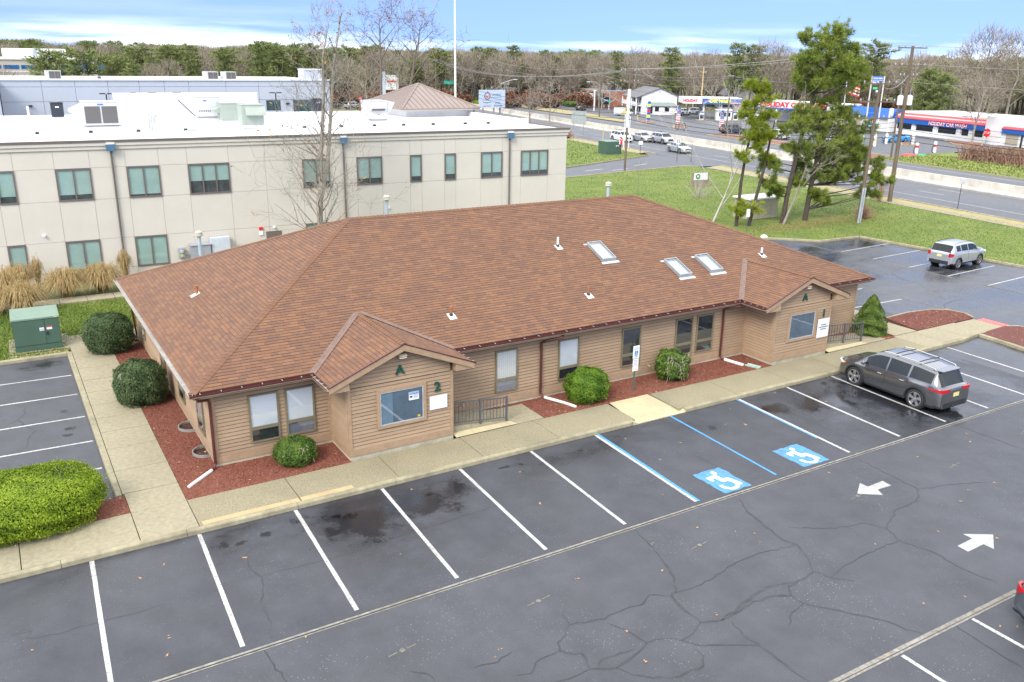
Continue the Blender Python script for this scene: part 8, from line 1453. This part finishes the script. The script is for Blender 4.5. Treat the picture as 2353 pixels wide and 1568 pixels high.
# ------------------------------------------------------------ green transformers
M_TRG = mt('transformer_green', (.055, .105, .075), .5, var=.06, scale=1.2); M_TRT = mt('transformer_top', (.16, .235, .18), .5, var=.08, scale=1.5)
def transformer(x, y, w, d, h, lab, z=.13, rz=0):
    t = thing('pad_transformer', lab, 'transformer', (x, y, z), rz, local=True); MB().box(-w / 2 - .25, -d / 2 - .15, -.2, w / 2 + .3, d / 2 + .3, .0).build('pad', M_CONC, t); MB().box(-w / 2, -d / 2, 0.002, w / 2, d / 2, .24).build('base', M_TRG, t); MB().box(-w / 2 + .01, -d / 2 + .02, .25, w / 2 - .01, d / 2, h).build('case', M_TRG, t)
    l = MB(); l.ext([(-w / 2 - .02, -d / 2 - .02, h), (-w / 2 - .02, d / 2 + .02, h + .02), (-w / 2 - .02, d / 2 + .02, h + .09), (-w / 2 - .02, -d / 2 - .02, h + .07)], (w + .04, 0, 0)); l.build('lid', M_TRT, t)
    c = w * .18; MB().box(-w / 2 + .02, -d / 2, .27, c - .01, -d / 2 + .019, h - .03).build('door', M_TRG, t); MB().box(c + .01, -d / 2, .27, w / 2 - .02, -d / 2 + .019, h - .03).build('door', M_TRG, t)
    MB().box(c - .22, -d / 2 - .012, h * .62, c - .04, -d / 2 - .002, h * .72).build('blue_label', M_SIGNW, t); text('238', .10, (c - .13, -d / 2 - .014, h * .66), 0, M_LBL, t, .001); lb = MB().box(c + .06, -d / 2 - .012, h * .64, c + .28, -d / 2 - .002, h * .74).build('warning_label', M_SIGNW, t); MB().box(c + .06, -d / 2 - .015, h * .71, c + .28, -d / 2 - .0125, h * .74).build('red_band', M_LR, t); MB().box(c + .03, -d / 2 - .05, h * .48, c + .1, -d / 2 - .002, h * .58).build('handle', M_BLK, t); MB().box(w / 2 - .2, -d / 2 - .028, h + .02, w / 2 - .06, -d / 2 - .021, h + .05).build('yellow_tag', P_YEL, t)
    return t
transformer(.03, 20.15, 1.86, 1.9, 1.42, 'green pad transformer on concrete behind the left parking kerb', rz=-.02); transformer(75.7, 77.2, 2.5, 2.2, 1.75, 'green utility cabinet on the lawn beside the highway', z=.1)
flat('dry_patch', [(-1.3, 18.42), (1.1, 18.42), (1.1, 18.95), (-1.2, 18.95)], .105, M_DRYG, lawnC)
# ------------------------------------------------------------ woodland
def far_bare(seed, H, nmain, lev, kids, spread, fine):
    random.seed(seed); m = MB(); pts = [Vector((random.gauss(0, .1) * i, random.gauss(0, .1) * i, H * .9 * i / 5)) for i in range(6)]; m.tube(pts, [.2, .17, .14, .1, .07, .03], 5)
    for j in range(nmain):
        f = .25 + .75 * j / nmain; i = min(4, int(f * 5)); q = pts[i].lerp(pts[i + 1], f * 5 - i); a = j * 2.4; bare_branches(m, m, q, (math.cos(a) * spread, math.sin(a) * spread, .9), H * .42 * (1.1 - f) + 1, .09 * (1.2 - f), 1, lev, spread, .6, None, 3, fine, kids)
    return m
M_FBARK = mt('hazed_grey_bark', (.25, .222, .18), .95, var=.2, scale=.4, obj_rand=.3); M_FNEED = ramp_mat('hazed_needles', [(0, (.10, .13, .045)), (.5, (.195, .235, .08)), (1, (.31, .33, .13))], .8, nscale=.06, nmix=.4); M_RUST = ramp_mat('rust_leaves', [(0, (.10, .055, .035)), (.5, (.19, .09, .055)), (1, (.27, .16, .095))], .85, nscale=.05, nmix=.45); M_FBRN = ramp_mat('brown_twig_haze', [(0, (.185, .16, .125)), (.5, (.26, .222, .172)), (1, (.335, .285, .22))], .9, nscale=.05, nmix=.4)  # far woodland colours lightened to stand in for distance haze
def far_pine_mesh(seed, H, W_, base, flat_=False, n=46):
    random.seed(seed); m = MB(); pts = [Vector((random.gauss(0, .08) * i, random.gauss(0, .08) * i, H * .97 * i / 5)) for i in range(6)]; m.tube(pts, [.22, .19, .16, .12, .08, .03], 5); C, D, T = [], [], []
    for j in range(n):
        f = base + (1 - base) * (j + random.random()) / n; z = H * f; a = j * 2.4 + random.uniform(-.4, .4); q_ = (f - base) / (1 - base); prof = (math.sqrt(max(0, 1 - (q_ * 1.9 - .75) ** 2 * .72)) if not flat_ else (.5 + .5 * math.sin(2.6 * q_))); R_ = W_ * prof * random.uniform(.25, 1.2) + .3; p0 = Vector((0, 0, z)); p1 = Vector((math.cos(a) * R_, math.sin(a) * R_, z + R_ * random.uniform(-.05, .3))); m.tube([p0, p1], [.05, .015], 3, cap=False)
        k = int(11 + R_ * 9); ff = rng.uniform(.3, 1.08, k); P = np.array(p0) + (np.array(p1 - p0))[None] * ff[:, None] + rng.normal(0, .26, (k, 3)) * np.array((1, 1, .6)); C.append(P); D.append(np.tile(np.array((p1 - p0).normalized()) + np.array((0, 0, .5)), (k, 1))); T.append(.38 + .3 * ff - .1 + rng.normal(0, .17, k))
    V = tufts(np.concatenate(C), np.concatenate(D), .62, 6, .09); T = np.repeat(np.concatenate(T), 6); nt_, nv = len(V) // 3, len(m.v); me = bpy.data.meshes.new('crown'); fs = list(m.f) + [(nv + 3 * i, nv + 3 * i + 1, nv + 3 * i + 2) for i in range(nt_)]; me.from_pydata(list(m.v) + [tuple(v) for v in V], [], fs); me.materials.append(M_BARKD); me.materials.append(M_FNEED); me.polygons.foreach_set('material_index', [0] * len(m.f) + [1] * nt_); at = me.attributes.new('tint', 'FLOAT', 'FACE'); at.data.foreach_set('value', np.concatenate([np.full(len(m.f), .5), np.clip(T, 0, 1)]).astype(np.float32)); me.update(); return me
def add_haze(m, H, r, n, mat):
    """fine twig ends as slivers round a bare crown"""
    C = rng.normal(0, 1, (n, 3)); C /= np.linalg.norm(C, axis=1)[:, None]; C *= rng.uniform(.45, 1, (n, 1)) ** .5; C = C * np.array((r, r, H * .33)) + np.array((0, 0, H * .66)); d = C - np.array((0, 0, H * .4)); d /= np.linalg.norm(d, axis=1)[:, None]; d = d + rng.normal(0, .5, d.shape); s = np.cross(d, rng.normal(0, 1, d.shape)); s /= np.linalg.norm(s, axis=1)[:, None]; L = rng.uniform(.5, 1.3, (n, 1)); V = np.stack([C - s * .035, C + s * .035, C + d * L], 1).reshape(-1, 3); nv = len(m.v); me = bpy.data.meshes.new('branches'); me.from_pydata(list(m.v) + [tuple(v) for v in V], [], list(m.f) + [(nv + 3 * i, nv + 3 * i + 1, nv + 3 * i + 2) for i in range(n)]); me.materials.append(M_FBARK); me.materials.append(mat); me.polygons.foreach_set('material_index', [0] * len(m.f) + [1] * n); at = me.attributes.new('tint', 'FLOAT', 'FACE'); at.data.foreach_set('value', rng.uniform(0, 1, len(m.f) + n).astype(np.float32)); me.update(); return me
BARE = [add_haze(far_bare(s, 14, 9, 3, (2, 3), .75, .03), 14, 3.6, 1500, M_FBRN) for s in (1, 2, 3)]
PINE = [far_pine_mesh(11, 15, 3.0, .42), far_pine_mesh(12, 15, 3.4, .5, True), far_pine_mesh(13, 15, 2.6, .3)]
CEDAR = far_pine_mesh(15, 12, 3.4, .08, n=70)
def rust_mesh(seed):
    C = rng.normal(0, 1, (1100, 3)); C /= np.linalg.norm(C, axis=1)[:, None]; C *= rng.uniform(.3, 1, (1100, 1)) ** .5; C = C * np.array((2.4, 2.4, 2.4)) + np.array((0, 0, 2.6)); N = rng.normal(0, 1, C.shape); N /= np.linalg.norm(N, axis=1)[:, None]; o = leaf_mesh('foliage', C, N, .42, M_RUST, None, rng.uniform(0, 1, 1100), .8); me = o.data; bpy.data.objects.remove(o); return me
RUST = [rust_mesh(1), rust_mesh(2)]
IND = [(7.4, 207.3, 11.9, 'p'), (23.4, 165.9, 12.1, 'p'), (25.0, 155.6, 10.9, 'p'), (31.5, 174.8, 10.4, 'b'), (38.4, 193.9, 11.1, 'b'), (45.4, 202.7, 14.5, 'p'), (51.4, 211.7, 12.7, 'b'), (52.6, 201.1, 14.0, 'p'), (59.6, 209.7, 13.5, 'b'), (61.0, 199.0, 15.6, 'p'), (66.4, 202.6, 15.0, 'p'), (71.9, 206.1, 15.6, 'p'), (78.7, 214.4, 15.6, 'p'), (84.7, 212.3, 14.6, 'p'), (70.2, 164.4, 11.8, 'b'), (69.9, 153.7, 11.0, 'b'), (91.8, 187.9, 12.9, 'b'), (120.6, 207.3, 13.7, 'b'), (129.8, 213.7, 15.7, 'p'), (144.0, 217.0, 16.6, 'p'), (152.5, 211.7, 15.2, 'p'), (130.4, 201.8, 14.5, 'b'), (155.1, 197.8, 14.9, 'b'), (148.4, 178.0, 14.3, 'b'), (158.3, 183.0, 15.0, 'p'), (156.3, 171.8, 15.9, 'b'), (160.2, 162.0, 16.2, 'p'), (168.3, 161.5, 14.7, 'b'), (171.6, 158.4, 15.3, 'b'), (168.8, 147.2, 17.4, 'p'), (171.7, 144.2, 16.8, 'p'), (174.3, 141.5, 17.7, 'b'), (176.8, 138.8, 16.0, 'b'), (182.7, 124.2, 16.4, 'p'), (182.6, 116.1, 17.7, 'p'), (196.4, 114.2, 15.3, 'b'), (177.3, 97.8, 12.0, 'c'), (176.4, 93.7, 11.0, 'c'), (201.1, 107.1, 15.9, 'b'), (191.5, 94.2, 20.3, 'b'), (191.8, 87.6, 19.3, 'b'), (197.7, 93.5, 15.9, 'b')]
nm_ = {'p': ('pine_tree', 'tall pine standing out of the far treeline', 'pines in the far treeline'), 'b': ('bare_tree', 'bare grey brown tree standing out of the far treeline', 'bare trees in the far treeline'), 'c': ('cedar_tree', 'dense dark conifer behind the car wash hall roof', 'dense conifers behind the car wash')}
ORD = 'first second third fourth fifth sixth seventh eighth ninth tenth eleventh twelfth thirteenth fourteenth fifteenth sixteenth seventeenth eighteenth nineteenth twentieth twenty-first twenty-second twenty-third'.split(); cnt = {}
IND.sort(key=lambda q: math.atan2(q[0] + .87, q[1] + 22.6))
for i, (x, y, h, k) in enumerate(IND):
    nm, lb, gp = nm_[k]; cnt[k] = cnt.get(k, 0) + 1; lb = {'p': ORD[cnt[k] - 1] + ' tall pine from the left in the far treeline', 'b': ORD[cnt[k] - 1] + ' bare grey brown tree from the left in the far treeline', 'c': ('left', 'right')[(cnt[k] - 1) % 2] + ' dense dark conifer behind the car wash hall roof'}[k]; t = thing(nm, lb, 'tree', (x, y, -.1), random.uniform(0, 6), gp, local=True); me = PINE[i % 3] if k == 'p' else (CEDAR if k == 'c' else BARE[i % 3]); s = h / (15 if k == 'p' else (12 if k == 'c' else 13.4)); t.scale = (s * random.uniform(.95, 1.15), s * random.uniform(.95, 1.15), s); objm('crown', me, None, t)
for lab, x, y, h, me, nm in (('grey green cedar in front of the far office', 9.8, 127, 12.5, CEDAR, 'cedar_tree'), ('flat topped golden green pine right of the far office', 13.2, 116.7, 12.8, PINE[1], 'pine_tree'), ('small bare tree before the far office windows', 3.4, 130, 9.6, BARE[0], 'bare_tree'), ('spreading bare tree with pale trunk before the car wash windows', 146.0, 66.6, 11.0, BARE[1], 'bare_tree')):
    t = thing(nm, lab, 'tree', (x, y, 0), 1.0, local=True); s = h / (12 if me is CEDAR else (15 if nm == 'pine_tree' else 13.4)); t.scale = (s * 1.15, s * 1.15, s); objm('crown', me, None, t)
for i, (x, y, h) in enumerate(((100.6, 138.2, 8.8), (100.9, 131, 8.4), (98.5, 135, 5.5), (112, 118 + 120, 8), (128, 197, 6.5), (146, 170, 7.0), (148, 176, 6.0))): bare_tree('bare_tree', ('bare twisted tree left of two beyond the flat roof end', 'bare twisted tree right of two beyond the flat roof end', 'low bare tree beyond the flat roof end', 'bare tree by the far road bend', 'grey bare tree before the shop sign', 'rounded grey bare tree before the brick shops', 'low grey bare tree beside the navy board')[i], (x, y, 0), h, 1.5, .18, 50 + i, .95, .15, 4, 0, M_BARK if i < 3 else M_BARKP, fine=.03, nmain=9, kids=(2, 4), blen=.5)
for i, (x, y, r, h, mt_) in enumerate(((122, 199, 2.2, 1.2, M_LYEL), (128, 192, 2.0, 1.0, M_LYEL), (147.5, 193, 3.0, 1.3, M_LMID), (146.2, 187, 2.6, 1.3, M_LMID), (125.5, 222, 2.5, 1.3, M_LMID), (138, 185, 2.8, 2.2, None), (133, 199, 2.8, 2.2, None))):
    if mt_: shrub('verge_shrub', ('yellow green shrub before the shop directory sign', 'yellow green shrub before the white suv', 'left clipped hedge block before the brick shops', 'right clipped hedge block before the brick shops', 'low green hedge on the far verge', '', '')[i], (x, y), r, r * .8, h, 700, .4, mt_)
    else:
        t = thing('russet_bush', ('russet bare bush before the brick shop entrance', 'russet bare bush left of the parked white suv')[i - 5], 'bush', (x, y, 0), local=True); t.scale = (1, 1, .55); objm('foliage', RUST[i % 2], None, t)
flat('far_verge', [(rx(130, 105.2), 130), (rx(130, 105.2) + 4, 133), (rx(160, 105) + 7, 160), (rx(205, 105) + 7, 205), (rx(250, 105) + 6, 250), (rx(250, 105), 250), (rx(205, 105), 205), (rx(160, 105), 160)], .06, M_DRYG, kind='structure')
# masses of woodland further off: one object per kind
def gn_forest(name, label, mesh_obj, P, rot, scl):
    me = bpy.data.meshes.new(name); me.from_pydata([(p[0], p[1], -.1) for p in P], [], []); a = me.attributes.new('rot', 'FLOAT', 'POINT'); a.data.foreach_set('value', rot.astype(np.float32)); a = me.attributes.new('scl', 'FLOAT_VECTOR', 'POINT'); a.data.foreach_set('vector', scl.astype(np.float32).ravel())
    o = bpy.data.objects.new(name, me); COL.objects.link(o); o['kind'] = 'stuff'; o['label'] = label; o['category'] = 'woodland'
    ng = bpy.data.node_groups.new(name, 'GeometryNodeTree'); ng.interface.new_socket('Geometry', in_out='INPUT', socket_type='NodeSocketGeometry'); ng.interface.new_socket('Geometry', in_out='OUTPUT', socket_type='NodeSocketGeometry'); N_, L_ = ng.nodes, ng.links
    gi, go = N_.new('NodeGroupInput'), N_.new('NodeGroupOutput'); ip = N_.new('GeometryNodeInstanceOnPoints'); oi = N_.new('GeometryNodeObjectInfo'); oi.inputs[0].default_value = mesh_obj; oi.transform_space = 'ORIGINAL'; mp = N_.new('GeometryNodeMeshToPoints')
    ar = N_.new('GeometryNodeInputNamedAttribute'); ar.data_type = 'FLOAT'; ar.inputs[0].default_value = 'rot'; asx = N_.new('GeometryNodeInputNamedAttribute'); asx.data_type = 'FLOAT_VECTOR'; asx.inputs[0].default_value = 'scl'; cx_ = N_.new('ShaderNodeCombineXYZ'); L_.new(ar.outputs['Attribute'], cx_.inputs[2])
    L_.new(gi.outputs[0], mp.inputs[0]); L_.new(mp.outputs[0], ip.inputs['Points']); L_.new(oi.outputs['Geometry'], ip.inputs['Instance']); L_.new(cx_.outputs[0], ip.inputs['Rotation']); L_.new(asx.outputs['Attribute'], ip.inputs['Scale']); L_.new(ip.outputs[0], go.inputs[0])
    md = o.modifiers.new('g', 'NODES'); md.node_group = ng; return o
def sector(n, a0, a1, d0, d1):
    th = np.radians(rng.uniform(a0, a1, n)); d = np.sqrt(rng.uniform(d0 ** 2, d1 ** 2, n)); return np.stack([-.87 + np.sin(th) * d, -22.6 + np.cos(th) * d], 1)
def first(meshes, i):
    for o in COL.objects:
        if o.type == 'MESH' and o.data is meshes[i]: return o
for i in range(3):
    P = np.concatenate([sector(300, -4, 68, 262, 345), sector(260, -4, 68, 345, 760)]); n = len(P); s = rng.uniform(.78, 1.12, n); gn_forest('woodland', ('far woodland of bare grey brown trees', 'far woodland of bare brown trees between the pines', 'far woodland of bare pale trees')[i], first(BARE, i), P, rng.uniform(0, 6.28, n), np.stack([s * 1.2, s * 1.2, s], 1))
    P = np.concatenate([sector(110, -4, 24, 245, 400), sector(95, 22, 68, 262, 420), sector(130, -4, 68, 400, 800)]); n = len(P); s = rng.uniform(.72, 1.05, n); gn_forest('pine_woodland', ('far woodland of tall pines', 'far woodland of flat topped pines', 'far woodland of narrow pines')[i], first(PINE, i), P, rng.uniform(0, 6.28, n), np.stack([s * 1.15, s * 1.15, s], 1))
P = np.concatenate([sector(75, 19, 37, 240, 275), sector(16, 37, 55, 245, 285), sector(14, -3, 17, 240, 270)]); n = len(P); s = rng.uniform(.35, .95, n); gn_forest('rust_understorey', 'rust coloured undergrowth along the foot of the far woods', first(RUST, 1), P, rng.uniform(0, 6.28, n), np.stack([s * 1.3, s * 1.3, s], 1))
far_h = [('pale gabled house half hidden in the far trees behind the flat roof', 112, 246, 9, 12, 5.5, 8.6, -25), ('small cream house with grey roof behind the far trees', 96, 238, 7, 9, 3.4, 5.4, 15), ('tan cottage gable behind the fuel canopy', 172, 147, 8, 9, 4.6, 8.4, -30)]
for lab, x, y, w, l, he, hr, rz in far_h:
    t = thing('far_house', lab, 'house', (x, y, 0), math.radians(rz), local=True); b = MB(); b.ext([(-w / 2, 0, 0), (w / 2, 0, 0), (w / 2, 0, he), (0, 0, hr), (-w / 2, 0, he)], (0, l, 0)); b.build('wall', M_CLW if 'tan' not in lab else M_BEI, t)
    for s in (-1, 1): r = MB(); r.ext([(s * (w / 2 + .4), -.3, he - .25), (0, -.3, hr), (0, -.3, hr + .12), (s * (w / 2 + .4), -.3, he - .13)], (0, l + .6, 0)); r.build('roof', M_GSH, t)
    for a in (-w * .28, w * .12): MB().box(a, -.05, he * .45, a + 1.0, -.001, he * .45 + 1.3).build('window', M_CGLASS, t)
